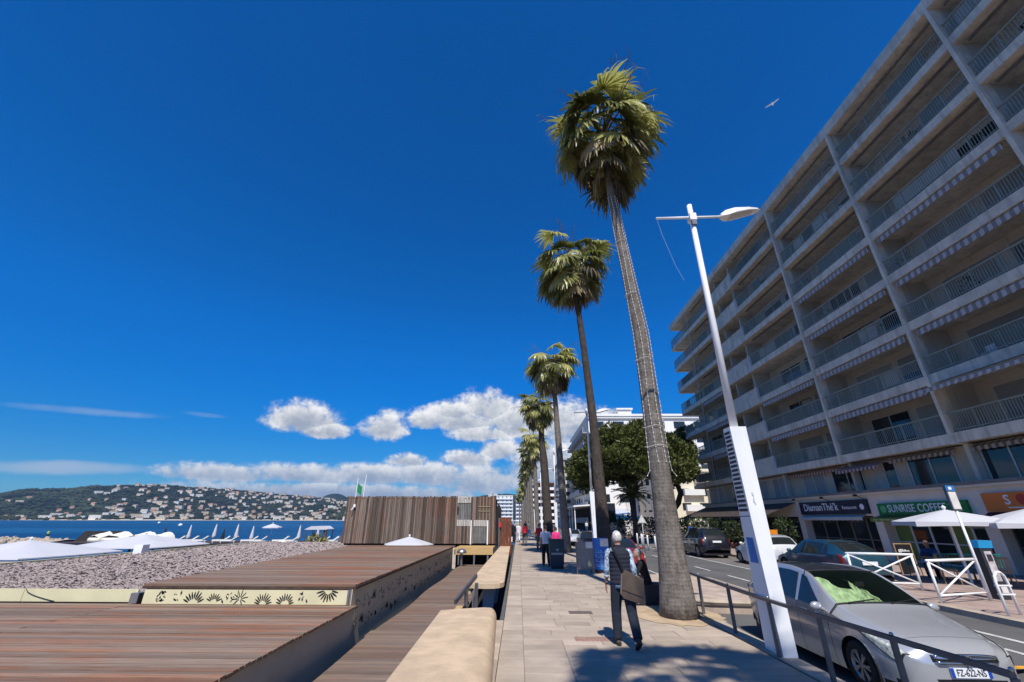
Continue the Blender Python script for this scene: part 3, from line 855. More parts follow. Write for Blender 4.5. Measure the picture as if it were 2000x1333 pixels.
# gravel roof beside the decks
gr = thing('gravel_roof', 'flat roof spread with grey pink slate chips behind a cream fascia', 'roof', (-15, 20, -1.9))
mb = MB(); mb.box(-20.6, -9.6, 12.0, 37.2, -1.9, 0.22); part('roof_slab', mb, M_gravelbed, gr, False, True)
for (x0, x1) in ((-21.0, -12.55), (-12.54, -9.62)):
    mb = MB(); mb.box(x0, x1, 11.93, 11.98, 0.085, 0.36); part('fascia', mb, M_cream, gr, False, True)
mb = MB(); mb.tube([(-12.5 + 0.02 * k, 11.915, 0.36 - 0.27 * (k / 44.0) ** 0.55) for k in range(0, 45, 3)], 0.007, 5); part('curled_edge', mb, M_cut, gr, False, True)
mb = MB(); mb.box(-9.66, -9.46, 11.78, 12.2, 0.08, 0.30); part('crumpled_flashing', mb, M_steel, gr, False, True)
mb = MB(); mb.box(-20.75, -20.6, 11.9, 37.3, -0.1, 0.36); part('edge_trim', mb, M_cream, gr, False, True)
mb = MB(); random.seed(4)
oct_f = [(0, 1, 2), (0, 2, 3), (0, 3, 4), (0, 4, 1), (5, 2, 1), (5, 3, 2), (5, 4, 3), (5, 1, 4)]
N = 21000
for i in range(N):
    u = random.random() ** 1.55; y = 12.02 + u * 25.0
    xr = -9.5 - (y - 12) * 0.07; x = random.uniform(-20.6, xr)
    s = random.uniform(0.030, 0.068) * (1 + 0.035 * (y - 12)); th = random.uniform(0, 3.1); tl = random.uniform(-.5, .5)
    ca, sa = math.cos(th), math.sin(th); z0 = 0.24 + random.uniform(0, 0.07)
    a, b_, c_ = s * random.uniform(.8, 1.25), s * random.uniform(.5, .9), s * random.uniform(.25, .5)
    pts = [(0, 0, c_), (a, 0, tl * a), (0, b_, 0.2 * b_), (-a, 0, -tl * a), (0, -b_, -.2 * b_), (0, 0, -c_)]
    mb.add([(x + p[0] * ca - p[1] * sa, y + p[0] * sa + p[1] * ca, z0 + p[2]) for p in pts], oct_f)
part('slate_chips', mb, M_pebble, gr, False, True, fix=False, kind='stuff')
# ================================================================== apartment building on the right
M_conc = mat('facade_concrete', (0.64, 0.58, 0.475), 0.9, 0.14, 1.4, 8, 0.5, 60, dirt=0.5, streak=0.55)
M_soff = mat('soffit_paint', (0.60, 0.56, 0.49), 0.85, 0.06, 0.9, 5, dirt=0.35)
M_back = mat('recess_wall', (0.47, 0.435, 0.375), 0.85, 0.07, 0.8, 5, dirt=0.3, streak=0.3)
M_rail = mat('pale_green_metal', (0.24, 0.265, 0.225), 0.5, 0.08, 3)
M_screen = mat('balcony_screen', (0.13, 0.155, 0.14), 0.8, 0.08, 1.5, rand=0.18)
M_screen2 = mat('dark_screen', (0.05, 0.055, 0.055), 0.8, 0.1, 2.0, rand=0.2); M_screen3 = mat('pale_screen', (0.36, 0.36, 0.33), 0.8, 0.08, 2.0, rand=0.15)
M_shut = mat('roller_shutter', (0.25, 0.26, 0.255), 0.6, 0.05, 1.0, rand=0.10, dirt=0.12)
M_win = glass_mat('window_glass')
M_alu = mat('window_frame', (0.45, 0.45, 0.44), 0.45, 0.06, 2)
M_aw = stripe_mat('grey_striped_awning', (0.50, 0.455, 0.42), (0.235, 0.21, 0.20), 0.34)
M_awr = stripe_mat('red_striped_awning', (0.42, 0.36, 0.33), (0.19, 0.055, 0.045), 0.30)
M_awb = stripe_mat('brown_striped_awning', (0.36, 0.32, 0.27), (0.13, 0.085, 0.06), 0.30)
M_roll = mat('awning_roll', (0.19, 0.18, 0.175), 0.8, 0.2, 4)
M_shop = mat('shop_render', (0.64, 0.575, 0.50), 0.75, 0.06, 1.0, dirt=0.3)
M_ledge = mat('ledge_metal', (0.16, 0.155, 0.15), 0.6, 0.15, 3)
M_curt = mat('curtain', (0.42, 0.40, 0.36), 0.9, 0.12, 6)

apt = thing('apartment_building', 'long grey concrete apartment building with stacked balconies above a row of shops', 'building', (20, 20, 0))
Z = [5.5 + 2.8 * k for k in range(7)]; ZR = 25.0
BAYS = [(-9.1, -2.0, 'o'), (-2.0, 5.15, 'o'), (5.15, 12.3, 'o'), (12.3, 19.42, 'o'), (19.42, 26.6, 'o'), (26.6, 33.55, 'o'), (33.55, 38.25, 's'), (38.25, 44.1, 'o'), (44.1, 49.3, 'o')]
random.seed(12)
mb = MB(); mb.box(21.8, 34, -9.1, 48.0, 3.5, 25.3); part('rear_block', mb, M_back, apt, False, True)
# slabs: one mesh per bay length, copied storey by storey
def slab_mesh(L):
    m0 = MB(); m0.box(-0.05, 0.12, 0, L, -0.24, 0.21); m0.box(0.12, 1.8, 0, L, -0.20, 0.0); return m0.mesh('balcony_slab', M_conc)
rail_me = {}
def rails(L):
    if L in rail_me: return rail_me[L]
    b = MB(); n = int(L / 0.118)
    for i in range(1, n):
        y = L * i / n; b.add([(0.0, y - .011, .22), (0.02, y - .011, .22), (0.02, y + .011, .22), (0, y + .011, .22), (0.0, y - .011, 1.06), (0.02, y - .011, 1.06), (0.02, y + .011, 1.06), (0, y + .011, 1.06)],
                              [(0, 1, 5, 4), (1, 2, 6, 5), (2, 3, 7, 6), (3, 0, 4, 7)])
    m1 = b.mesh('balustrade_bars', M_rail)
    r = MB(); r.box(-0.035, 0.05, 0.0, L, 1.055, 1.115); r.box(-0.005, 0.03, 0, L, 0.30, 0.335)
    for i in range(1, 6): r.box(-0.01, 0.035, L * i / 6 - .02, L * i / 6 + .02, 0.215, 1.054)
    rail_me[L] = (m1, r.mesh('top_rail', M_rail)); return rail_me[L]
def valance(L, drop, m_, out=0.14, sag=0.05):
    """rolled awning with a scalloped valance"""
    v = MB(); n = max(8, int(L / 0.17)); vs = []; fs = []
    v.tube([(0.18, 0.0, -0.06), (0.18, L, -0.06)], 0.06, 8)
    for i in range(n + 1):
        y = L * i / n; w = 0.045 if i % 2 else 0.0
        vs += [(0.10, y, -0.02), (0.10 - out, y, -0.10 - sag), (0.10 - out - 0.01 + 0.012 * math.sin(i * 1.7), y, -0.10 - sag - drop + w), (0.10 - out + 0.004, y, -0.105 - sag)]
    for i in range(n):
        a = i * 4; fs += [(a, a + 1, a + 5, a + 4), (a + 1, a + 2, a + 6, a + 5)]
    v.add(vs, fs); return v.mesh('awning', m_, False, False)
slab_me = {}
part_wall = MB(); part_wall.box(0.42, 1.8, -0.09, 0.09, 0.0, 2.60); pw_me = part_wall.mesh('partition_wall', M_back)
col_m = MB(); col_m.box(-0.16, 0.42, -0.085, 0.085, -0.29, 2.51); col_me = col_m.mesh('column', M_conc)
fin_m = MB(); fin_m.box(-0.17, 0.05, -0.045, 0.045, -0.25, 1.15); fin_me = fin_m.mesh('end_fin', mat('pale_fin', (0.60, 0.59, 0.57), 0.7, 0.06, 2, dirt=0.2))
sh_me = {}; gl_me = {}
def opening(y0, y1, z, kind, zt=2.15):
    L = round(y1 - y0, 2)
    fr = MB(); fr.box(-0.04, 0.0, 0, L, zt, zt + .06); fr.box(-0.04, 0.0, -0.06, 0, 0.0, zt + .06); fr.box(-0.04, 0, L, L + .06, 0.0, zt + .06)
    if ('f', L) not in gl_me:
        gl_me[('f', L)] = fr.mesh('window_frame', M_alu)
        g = MB(); g.box(-0.012, 0.0, 0, L, 0.02, zt); gl_me[('g', L)] = g.mesh('window_pane', M_win)
        q = MB(); q.box(-0.035, 0.0, L / 2 - .03, L / 2 + .03, 0.02, zt); gl_me[('m', L)] = q.mesh('mullion', M_alu)
        c = MB(); 
        for k in range(10): c.box(-0.02 + 0.008 * (k % 2), -0.013, 0.03 + k * L * .04, 0.03 + (k + 1) * L * .04, 0.05, zt - .05)
        gl_me[('c', L)] = c.mesh('curtain', M_curt)
    f = inst('window_frame', gl_me[('f', L)], apt, (1.795, y0 - 20, z))
    if kind in ('glass', 'half'):
        inst('window_pane', gl_me[('g', L)], f, (0, 0, 0)); inst('mullion', gl_me[('m', L)], f, (0, 0, 0))
        if random.random() < .4: inst('curtain', gl_me[('c', L)], f, (0, 0, 0))
    if kind in ('shut', 'half'):
        lo = 0.03 if kind == 'shut' else random.choice([0.8, 1.2, 1.5])
        key = (L, lo)
        if key not in sh_me:
            s = MB(); n = int((zt - lo) / 0.085)
            for k in range(n):
                a = lo + (zt - lo) * k / n; b2 = lo + (zt - lo) * (k + 1) / n; s.add([(-0.024, 0, a), (-0.036, 0, (a + b2) / 2), (-0.024, 0, b2), (-0.024, L, a), (-0.036, L, (a + b2) / 2), (-0.024, L, b2)], [(0, 1, 4, 3), (1, 2, 5, 4)])
            sh_me[key] = s.mesh('roller_shutter', M_shut, False, False)
        inst('roller_shutter', sh_me[key], f, (0, 0, 0))
SCR = {}
for (ya, yb, ty) in BAYS:
    L = round(yb - ya, 2)
    if L not in slab_me: slab_me[L] = slab_mesh(L)
    for k, z in enumerate(Z):
        inst('balcony_slab', slab_me[L], apt, (0, ya - 20, z))
        if ya < -1: continue
        ztop = Z[k + 1] if k < 6 else ZR
        # side partition and column at the near end
        if ty == 'o' and ya < 30:
            inst('column', col_me, apt, (0, ya - 20, z)); inst('partition_wall', pw_me, apt, (0, ya - 20, z))
        if ty == 's':
            key = ('solid', L)
            if key not in SCR:
                s = MB(); s.box(-0.05, 0.10, 0.06, L - .06, 0.213, 1.12); SCR[key] = s.mesh('solid_parapet', M_conc)
                s = MB(); s.box(-0.08, 0.13, 0.06, L - .06, 1.122, 1.17); SCR['cap'] = s.mesh('parapet_cap', M_ledge)
            inst('solid_parapet', SCR[key], apt, (0, ya - 20, z)); inst('parapet_cap', SCR['cap'], apt, (0, ya - 20, z))
            inst('end_fin', fin_me, apt, (0, ya - 20, z)); inst('end_fin', fin_me, apt, (0, yb - 20, z))
            inst('partition_wall', pw_me, apt, (0, ya + 0.9 - 20, z)); inst('partition_wall', pw_me, apt, (0, yb - 0.9 - 20, z))
            opening(ya + 1.3, ya + 2.1, z, random.choice(['glass', 'shut'])); opening(ya + 2.7, ya + 3.5, z, random.choice(['glass', 'shut']))
        else:
            m1, m2 = rails(L - 0.24 if ya < 30 else L - .12)
            t_ = inst('top_rail', m2, apt, (0.0, ya + .12 - 20, z)); inst('balustrade_bars', m1, t_, (0.005, 0, 0))
            # cloth or glass screens tied behind the bars
            for q in range(random.choice([0, 1, 1, 2])):
                w = random.choice([1.1, 1.1, 2.2, 3.4]); y0 = ya + .3 + random.random() * max(0.1, L - w - .6)
                dk_ = random.choice([0, 0, 1, 2])
                if ('s', w, dk_) not in SCR:
                    s = MB(); s.box(0.03, 0.038, 0, w, 0.30, 1.04); SCR[('s', w, dk_)] = s.mesh('balcony_screen', (M_screen, M_screen2, M_screen3)[dk_])
                inst('balcony_screen', SCR[('s', w, dk_)], apt, (0, y0 - 20, z))
            nd = 2
            opening(ya + 0.7, ya + 0.7 + 2.4, z, random.choice(['shut', 'glass', 'glass', 'half', 'shut']))
            opening(ya + 3.6, ya + 3.6 + (2.6 if L > 6.5 else 1.2), z, random.choice(['shut', 'glass', 'glass', 'half']))
        # awnings
        if ty == 'o' and ya < 40:
            if k >= 4 or (k == 3 and ya > 26):
                if ('roll', L) not in SCR: SCR[('roll', L)] = valance(L - .5, 0.07, M_roll, 0.07, 0.0)
                inst('awning', SCR[('roll', L)], apt, (0.35, ya + .25 - 20, ztop - .20))
            elif not (k == 0 and 12 < ya < 13) and (hash((k * 31 + int(ya * 7))) % 7 == 3):
                pass
            elif not (k == 0 and 12 < ya < 13):
                if ('val', L) not in SCR: SCR[('val', L)] = valance(L - .75, 0.31, M_aw)
                inst('awning', SCR[('val', L)], apt, (0.02, ya + .4 - 20, ztop - .20))
            else:   # the one that is let out into the sun
                v = MB(); n = 40; vs = []; fs = []
                for i in range(n + 1):
                    y = (L - .5) * i / n; vs += [(0.15, y, -0.05), (-0.95, y, -0.42), (-0.97, y, -0.62 + (0.05 if i % 2 else 0))]
                for i in range(n): a = i * 3; fs += [(a, a + 1, a + 4, a + 3), (a + 1, a + 2, a + 5, a + 4)]
                v.add(vs, fs); o = part('awning', v, M_aw, apt, False, False, 'awning let out over the balcony into the sun', False); o.location = (0.0, ya + .25 - 20, ztop - .22)
# roof edge
for (ya, yb, ty) in BAYS:
    m0 = MB(); m0.box(19.85, 21.85, ya, yb, 24.72, 24.90); m0.box(19.85, 20.05, ya, yb, 24.902, 25.42); part('roof_edge', m0, M_conc, apt, False, True)
mb = MB(); mb.tube([(19.93, 44.1, 3.6), (19.93, 44.1, 24.7)], 0.035, 6); part('rain_pipe', mb, M_alu, apt, False, True)
# corner balconies that run past the end wall
for z in Z:
    m0 = MB(); m0.box(19.95, 24.0, 49.3, 49.9, z - .28, z + .02); part('corner_slab', m0, M_conc, apt, False, True)
    m0 = MB(); n = 34
    for i in range(n): m0.box(20 + 4.0 * i / n - .011, 20 + 4.0 * i / n + .011, 49.86, 49.88, z + .02, z + 1.06)
    for i in range(5): m0.box(19.99, 20.01, 49.3 + i * .12 - .011, 49.3 + i * .12 + .011, z + .02, z + 1.06)
    m0.box(19.97, 24, 49.84, 49.9, z + 1.06, z + 1.11); m0.box(19.97, 20.03, 49.3, 49.84, z + 1.06, z + 1.11)
    part('corner_railing', m0, M_rail, apt, False, True)
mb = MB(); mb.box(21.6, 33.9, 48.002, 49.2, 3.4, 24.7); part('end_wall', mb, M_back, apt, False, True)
# balcony furniture (things of their own)
def chair_b(x, y, z, m_, label):
    r = thing('balcony_chair', label, 'chair', (x, y, z), random.uniform(0, 6), 'chairs on the balconies')
    m0 = MB(); m0.box(-.22, .22, -.22, .22, .40, .44); part('seat', m0, m_, r)
    m0 = MB(); m0.box(-.22, .22, .19, .23, .44, .86); part('backrest', m0, m_, r)
    for sx in (-.2, .2):
        for sy in (-.2, .2):
            m0 = MB(); m0.box(sx - .015, sx + .015, sy - .015, sy + .015, 0, .4); part('leg', m0, m_, r)
for (y, k, l) in ((14.2, 2, 'white chair behind the bars of a low balcony near the frame edge'), (17.2, 1, 'white chair on the balcony under the awning let out in the sun'), (23.3, 2, 'white chair on a middle balcony beside the second concrete column'), (21, 5, 'white chair high on a balcony of the grey block')):
    chair_b(20.7, y, Z[k] + 0.0, M_white, l)
M_bush = mat('balcony_leaf', (0.035, 0.06, 0.02), 0.7, 0.4, 9)
rb = random.Random(64)
for i_, (y, k) in enumerate(((13.4, 4), (15.8, 5), (18.6, 3), (21.3, 2), (24.8, 3), (20.6, 6), (22.9, 0), (25.6, 4), (28.6, 0), (30.2, 2), (28.9, 4), (40.3, 1), (42.6, 3), (46.0, 2), (14.6, 0), (16.4, 2))):
    bay_ = 'in the bay at the right frame edge' if y < 19.4 else 'in the bay between two long columns' if y < 26.6 else 'in the bay before the solid parapets' if y < 33.6 else 'near the far end'
    r = thing('balcony_plant', 'leafy plant on the %s balcony row, %s' % ('lowest second third fourth fifth sixth top'.split()[k], bay_), 'plant', (20.45, y, Z[k]), 0, 'potted plants on the balconies')
    m0 = MB(); m0.lathe([(.11, 0), (.15, .28), (.13, .28)], 10); part('pot', m0, mat('plant_pot', (.22, .12, .08), .8, .2, 4), r, True)
    m0 = MB()
    for q in range(46):
        d = Vector((rb.gauss(0, 1), rb.gauss(0, 1), rb.gauss(0, 1))).normalized(); p_ = Vector((d.x * .24, d.y * .3, .62 + d.z * .36)); s_ = d.cross(Vector((.3, .2, 1))).normalized() * .035
        m0.add([p_, p_ + d * .09 - s_, p_ + d * .2, p_ + d * .09 + s_], [(0, 1, 2, 3)])
    m0.bar((0, 0, .27), (0, 0, .7), .02); part('foliage', m0, M_bush, r, fix=False)
# mezzanine
mb = MB(); mb.box(20.75, 21.8, -9, 48, 3.45, 5.22); part('mezzanine_wall', mb, mat('mezzanine_render', (0.46, 0.385, 0.29), 0.85, 0.1, 1.0, dirt=0.3), apt, False, True)
for y0, w, kd in ((13.2, 2.6, 'g'), (17.0, 2.2, 'g'), (20.6, 2.4, 'g'), (23.9, 1.5, 'c'), (26.3, 2.5, 'g'), (29.6, 2.2, 's'), (34.0, 1.7, 's'), (36.6, 2.0, 's'), (40.5, 2.4, 'g'), (44.5, 2.4, 's')):
    f = MB(); f.box(20.69, 20.75, y0 - .07, y0, 3.62, 5.1); f.box(20.69, 20.75, y0 + w, y0 + w + .07, 3.62, 5.1); f.box(20.69, 20.75, y0, y0 + w, 5.03, 5.1); f.box(20.70, 20.75, y0 + w / 2 - .03, y0 + w / 2 + .03, 3.62, 5.03)
    fo_ = part('window_frame', f, M_alu, apt, False, True)
    g = MB(); g.box(20.73, 20.748, y0, y0 + w / 2 - .03, 3.62, 5.03); part('window_pane', g, M_win if kd != 's' else M_shut, fo_, False, True)
    g = MB(); g.box(20.73, 20.748, y0 + w / 2 + .03, y0 + w, 3.62, 5.03); part('window_pane', g, M_win if kd == 'g' else (M_shut if kd == 's' else M_curt), fo_, False, True)
for (y0, y1, m_) in ((13.0, 16.6, M_awb), (17.0, 19.3, M_awb), (20.2, 23.9, M_awb), (24.1, 27.4, M_awr), (27.8, 33.3, M_awr)):
    v = MB(); n = int((y1 - y0) / 0.16); vs = []; fs = []
    ex = 0.75 if m_ is M_awr and y0 < 26 else 0.25
    for i in range(n + 1):
        y = y0 + (y1 - y0) * i / n; vs += [(20.7, y, 5.19), (20.7 - ex, y, 5.17 - ex * .45), (20.69 - ex, y, 4.98 - ex * .45 + (0.04 if i % 2 else 0))]
    for i in range(n): a = i * 3; fs += [(a, a + 1, a + 4, a + 3), (a + 1, a + 2, a + 5, a + 4)]
    v.add(vs, fs); part('awning', v, m_, apt, False, True, fix=False)
for y in (19.42, 26.6, 33.5, 12.3, 38.2, 44):
    mb = MB(); mb.box(20.35, 20.75, y - .1, y + .1, 3.62, 5.22); part('mezzanine_pier', mb, M_back, apt, False, True)
mb = MB(); mb.box(19.80, 20.75, -9, 48, 3.36, 3.46); part('ledge', mb, M_shop, apt, False, True)
mb = MB(); mb.box(19.75, 19.83, -9, 48, 3.462, 3.60); part('ledge_trim', mb, M_ledge, apt, False, True)
mb = MB(); mb.box(20.0, 20.6, -9, 48, 2.25, 3.358); part('shop_fascia', mb, M_shop, apt, False, True)
for y in (12.6, 19.45, 25.3, 32.1, 38.6, 47.6):
    mb = MB(); mb.box(20.02, 20.9, y - .28, y + .28, 0.0, 2.249); part('shop_pier', mb, M_shop, apt, False, True)
mb = MB(); mb.box(22.0, 22.1, -9, 48, 0.0, 3.4); part('shop_back_wall', mb, mat('dim_interior', (0.20, 0.18, 0.16), 0.9, 0.5, 1.4), apt, False, True)
M_olive = mat('olive_panel', (0.10, 0.16, 0.035), 0.5, 0.1, 2)
# shop windows: framed panes between the piers
for (ya, yb, n, m_) in ((12.9, 19.15, 4, M_dsteel), (19.75, 25.0, 5, M_alu), (25.6, 31.8, 5, M_dsteel), (32.4, 38.3, 3, M_black), (38.9, 47.3, 4, M_black)):
    for i in range(n):
        y0 = ya + (yb - ya) * i / n; y1 = ya + (yb - ya) * (i + 1) / n
        f = MB(); f.box(20.5, 20.56, y0, y0 + .06, 0.03, 2.2); f.box(20.5, 20.56, y1 - .06, y1, 0.03, 2.2); f.box(20.5, 20.56, y0 + .06, y1 - .06, 2.12, 2.2); f.box(20.5, 20.56, y0 + .06, y1 - .06, 0.95, 1.0); f.box(20.5, 20.56, y0 + .06, y1 - .06, 0.03, 0.12)
        fo_ = part('shop_window', f, m_, apt, False, True)
        g = MB(); g.box(20.52, 20.535, y0 + .06, y1 - .06, 0.12, 2.12)
        gm = M_olive if (ya == 19.75 and i in (4, 1)) else glass_mat('shop_glass', (0.03, 0.035, 0.04), 0.03, 0.35) if 'shop_glass' not in MATS else MATS['shop_glass']
        part('window_pane', g, gm, fo_, False, True)
# posters and menus stuck inside the glass, counters inside
M_paper = mat('paper', (0.62, 0.60, 0.57), 0.85, 0.1, 3)
for (y, z, w, h) in ((27.0, 1.35, .5, .75), (28.4, 1.5, .6, .5), (30.4, 1.3, .45, .6), (22.2, 1.5, .4, .5), (26.4, 1.0, .3, .5)):
    mb = MB(); mb.box(20.538, 20.544, y, y + w, z, z + h); part('poster', mb, M_paper, apt, False, True)
mb = MB(); mb.box(21.2, 21.8, 26, 31.5, 0, 1.0); part('counter', mb, M_back, apt, False, True)

# ---- shop signs
RX = Matrix(((0, 0, -1), (-1, 0, 0), (0, 1, 0))).to_4x4()      # text runs towards -Y, faces -X
def at(M, x, y, z): m_ = M.copy(); m_.translation = (x, y, z); return m_
M_navy = mat('navy_board', (0.010, 0.012, 0.030), 0.5, 0.1, 2); M_green = mat('green_board', (0.008, 0.17, 0.035), 0.5, 0.08, 2); M_or = mat('orange_board', (0.62, 0.16, 0.025), 0.5, 0.08, 2)
M_let = mat('sign_lettering', (0.72, 0.72, 0.72), 0.6, 0.02, 2); M_mar = mat('maroon_fabric', (0.10, 0.008, 0.02), 0.8, 0.15, 3)
def signboard(label, y0, y1, z0, z1, m_, x=19.86):
    r = thing('shop_sign', label, 'sign', (x, (y0 + y1) / 2, z0))
    mb = MB(); mb.box(x, x + .13, y0, y1, z0, z1); part('board', mb, m_, r, False, True)
    return r
s1 = signboard("navy restaurant sign board with white lettering over the second shop front", 25.6, 31.7, 2.36, 3.14, M_navy)
text('lettering', "DiamanThé\u2019k", s1, 0.62, at(RX, -0.005, 0.95, 0.42), M_let, 0.006, sx=1.0, bold=0.004)
text('lettering', "Restaurant", s1, 0.27, at(RX, -0.005, -1.65, 0.36), M_let, 0.006)
mb = MB(); mb.lathe([(0.0, -.01), (.16, -.01), (.16, .0), (.11, .0)], 16, Matrix.Translation((0, -2.65, .38)) @ Matrix.Rotation(R_(90), 4, 'Y')); part('round_logo', mb, M_let, s1)
for y in (25.7, 28.6, 31.5):
    mb = MB(); mb.bar((19.9, y, 3.14), (19.45, y, 3.34), .03); mb.box(19.36, 19.5, y - .08, y + .08, 3.28, 3.40); part('sign_spotlight', mb, M_black, s1, False, True)
s2 = signboard("green SUNRISE COFFEE sign board with white capitals over the cafe", 19.95, 24.9, 2.27, 2.86, M_green)
text('lettering', "SUNRISE COFFEE", s2, 0.52, at(RX, -0.005, 0.15, 0.30), M_let, 0.006, sx=0.82, bold=0.006, spacing=1.05)
mb = MB(); mb.lathe([(0.0, -.01), (.19, -.01), (.19, .0)], 18, Matrix.Translation((0, 2.1, .3)) @ Matrix.Rotation(R_(90), 4, 'Y')); part('round_logo', mb, mat('pale_green_print', (0.12, 0.42, 0.18), 0.5, 0.05, 2), s2)
mb = MB()
for zz in (.17, .42): mb.box(-.008, 0, -2.3, -1.55, zz, zz + .03)
part('small_print', mb, mat('pale_green_print', (0.12, 0.42, 0.18)), s2)
s3 = signboard("orange shop sign board with white capitals at the right frame edge", 13.2, 19.2, 2.36, 3.08, M_or)
text('lettering', "S", s3, 0.52, at(RX, -0.005, 2.05, 0.42), M_let, 0.006, bold=.006); text('lettering', "MM", s3, 0.52, at(RX, -0.005, 0.85, 0.42), M_let, 0.006, bold=.006)
mb = MB(); mb.lathe([(0.0, -.012), (.2, -.012), (.2, .0)], 18, Matrix.Translation((0, 1.5, .44)) @ Matrix.Rotation(R_(90), 4, 'Y')); part('red_disc', mb, mat('red_print', (0.45, 0.03, 0.02), 0.5, 0.05, 2), s3)
mb = MB(); mb.box(-.008, 0, 0.6, 2.1, .12, .16); part('small_print', mb, M_let, s3)
def shade(label, y0, y1, z0, z1, m_, x0=19.4, x1=20.0):
    r = thing('shop_awning', label, 'awning', (20, (y0 + y1) / 2, z0))
    mb = MB(); mb.prism([(x1, z1), (x0, z0 + .14), (x0, z0 + .13), (x1, z1 - .03)], 'y', y0, y1); part('canopy', mb, m_, r, False, True)
    mb = MB(); n = int((y1 - y0) / .2); vs = []; fs = []
    for i in range(n + 1):
        y = y0 + (y1 - y0) * i / n; vs += [(x0 - .004, y, z0 + .14), (x0 - .006, y, z0 - .05 + (.03 if i % 2 else 0))]
    for i in range(n): fs.append((2 * i, 2 * i + 1, 2 * i + 3, 2 * i + 2))
    mb.add(vs, fs); part('valance', mb, m_, r, False, True, fix=False); return r
a1 = shade('olive green awning with a scalloped valance below the green cafe sign', 19.7, 25.1, 1.98, 2.26, mat('olive_fabric', (0.11, 0.15, 0.03), 0.8, 0.12, 3))
mb = MB(); rr_ = random.Random(8); y_ = -2.3
while y_ < 2.3: w_ = rr_.uniform(.12, .32); mb.box(-.612, -.607, y_, y_ + w_, .03, .03 + rr_.uniform(.05, .08)); y_ += w_ + rr_.uniform(.05, .16)
part('small_print', mb, mat('pale_olive_print', (.34, .38, .20), .8, .2, 20), a1)
shade('maroon awning below the orange shop sign', 12.6, 19.3, 1.86, 2.34, M_mar)
shade('dark awning strip with pale rail below the navy sign', 26.0, 31.6, 2.05, 2.34, mat('pale_fabric', (0.42, 0.40, 0.38), 0.8, 0.08, 2), 19.7)
shade('long dark brown awning over the terrace at the far end of the shops', 32.3, 48.2, 2.15, 3.2, mat('brown_fabric', (0.055, 0.04, 0.035), 0.85, 0.2, 2), 17.6)

# ================================================================== other buildings along the street
M_wh = mat('white_render', (0.74, 0.73, 0.70), 0.8, 0.04, 0.3, dirt=0.12); M_be = mat('beige_render', (0.44, 0.42, 0.36), 0.85, 0.08, 0.3); M_crm = mat('cream_render', (0.70, 0.63, 0.48), 0.85, 0.05, 0.3, dirt=0.1)
M_red = mat('brick_red_render', (0.22, 0.085, 0.055), 0.85, 0.12, 0.3); M_gry = mat('grey_render', (0.34, 0.34, 0.34), 0.85, 0.1, 0.3)
def block(label, x0, x1, y0, y1, h, fl, wall, nfront, nside, bal='side', roofm=None, z0=0.4, wfrac=0.55, balm=None, winm=None):
    r = thing('apartment_block', label, 'building', ((x0 + x1) / 2, (y0 + y1) / 2, 0))
    mb = MB(); mb.box(x0, x1, y0, y1, -.6, h); part('wall', mb, wall, r, False, True)
    mb = MB(); mb.box(x0 - .4, x1 + .4, y0 - .4, y1 + .4, h + .003, h + .45); part('roof', mb, roofm or wall, r, False, True)
    fh = (h - z0) / fl
    wm = MB(); wm.box(0, 1, -.05, 0.0, 0, 1); wf = wm.mesh('window', winm or M_win)
    wm2 = MB(); wm2.box(-.05, 0, 0, 1, 0, 1); ws = wm2.mesh('window', winm or M_win)
    cx, cy = (x0 + x1) / 2, (y0 + y1) / 2
    for k in range(fl):
        z = z0 + k * fh
        for i in range(nfront):
            w = (x1 - x0) / nfront; inst('window', wf, r, (x0 + w * (i + .5 - wfrac / 2) - cx, y0 - .003 - cy, z + fh * .28), None, (w * wfrac, 1, fh * .5))
        for i in range(nside):
            w = (y1 - y0) / nside; inst('window', ws, r, (x0 - .003 - cx, y0 + w * (i + .5 - wfrac / 2) - cy, z + fh * .2), None, (1, w * wfrac, fh * .62))
        if bal in ('side', 'both'):
            b = MB(); b.box(x0 - 1.3, x0 - .01, y0 + .2, y1 - .2, z - .12, z + .08); b.box(x0 - 1.3, x0 - 1.2, y0 + .2, y1 - .2, z + .081, z + .95); part('balcony', b, balm or wall, r, False, True)
        if bal in ('front', 'both'):
            b = MB(); b.box(x0 + .2, x1 - .2, y0 - 1.3, y0 - .01, z - .12, z + .08); b.box(x0 + .2, x1 - .2, y0 - 1.3, y0 - 1.2, z + .081, z + .95); part('balcony', b, balm or wall, r, False, True)
    return r
M_fwin = mat('pale_far_window', (0.27, 0.27, 0.26), 0.7, 0.25, 0.4)  # paler window colour for less contrast on the distant blocks
b1 = block('large white apartment block with a roof tower behind the stone pine', 15.2, 46, 90, 120, 22.4, 7, M_wh, 7, 8, 'side', None, 1.5, balm=M_gry)
mb = MB(); mb.box(22.2, 25.2, 91, 95, 22.86, 24.6); mb.box(21.9, 25.5, 90.7, 95.3, 24.602, 24.95); part('roof_tower', mb, M_wh, b1, False, True)
mb = MB(); mb.box(15.0, 46, 89.4, 89.55, 22.86, 23.3); part('roof_parapet', mb, M_wh, b1, False, True)
b2 = block('beige and white tower block with small square windows left of the pine', 12.3, 17.6, 121, 150, 17.6, 8, M_be, 2, 8, 'none', None, 1.5, 0.42)
for k in range(8):
    mb = MB(); mb.box(15.4, 17.2, 120.93, 120.998, 2.0 + k * 2.02, 3.2 + k * 2.02); part('white_panel', mb, M_wh, b2, False, True)
mb = MB(); mb.box(17.62, 22.2, 120.5, 149, -.6, 17.9); part('white_wing', mb, M_wh, b2, False, True)
b3 = block('low cream apartment house with recessed balconies right of the big palm trunk', 24.2, 33.2, 76, 92, 9.8, 4, M_crm, 3, 4, 'none', None, 0.6, 0.5)
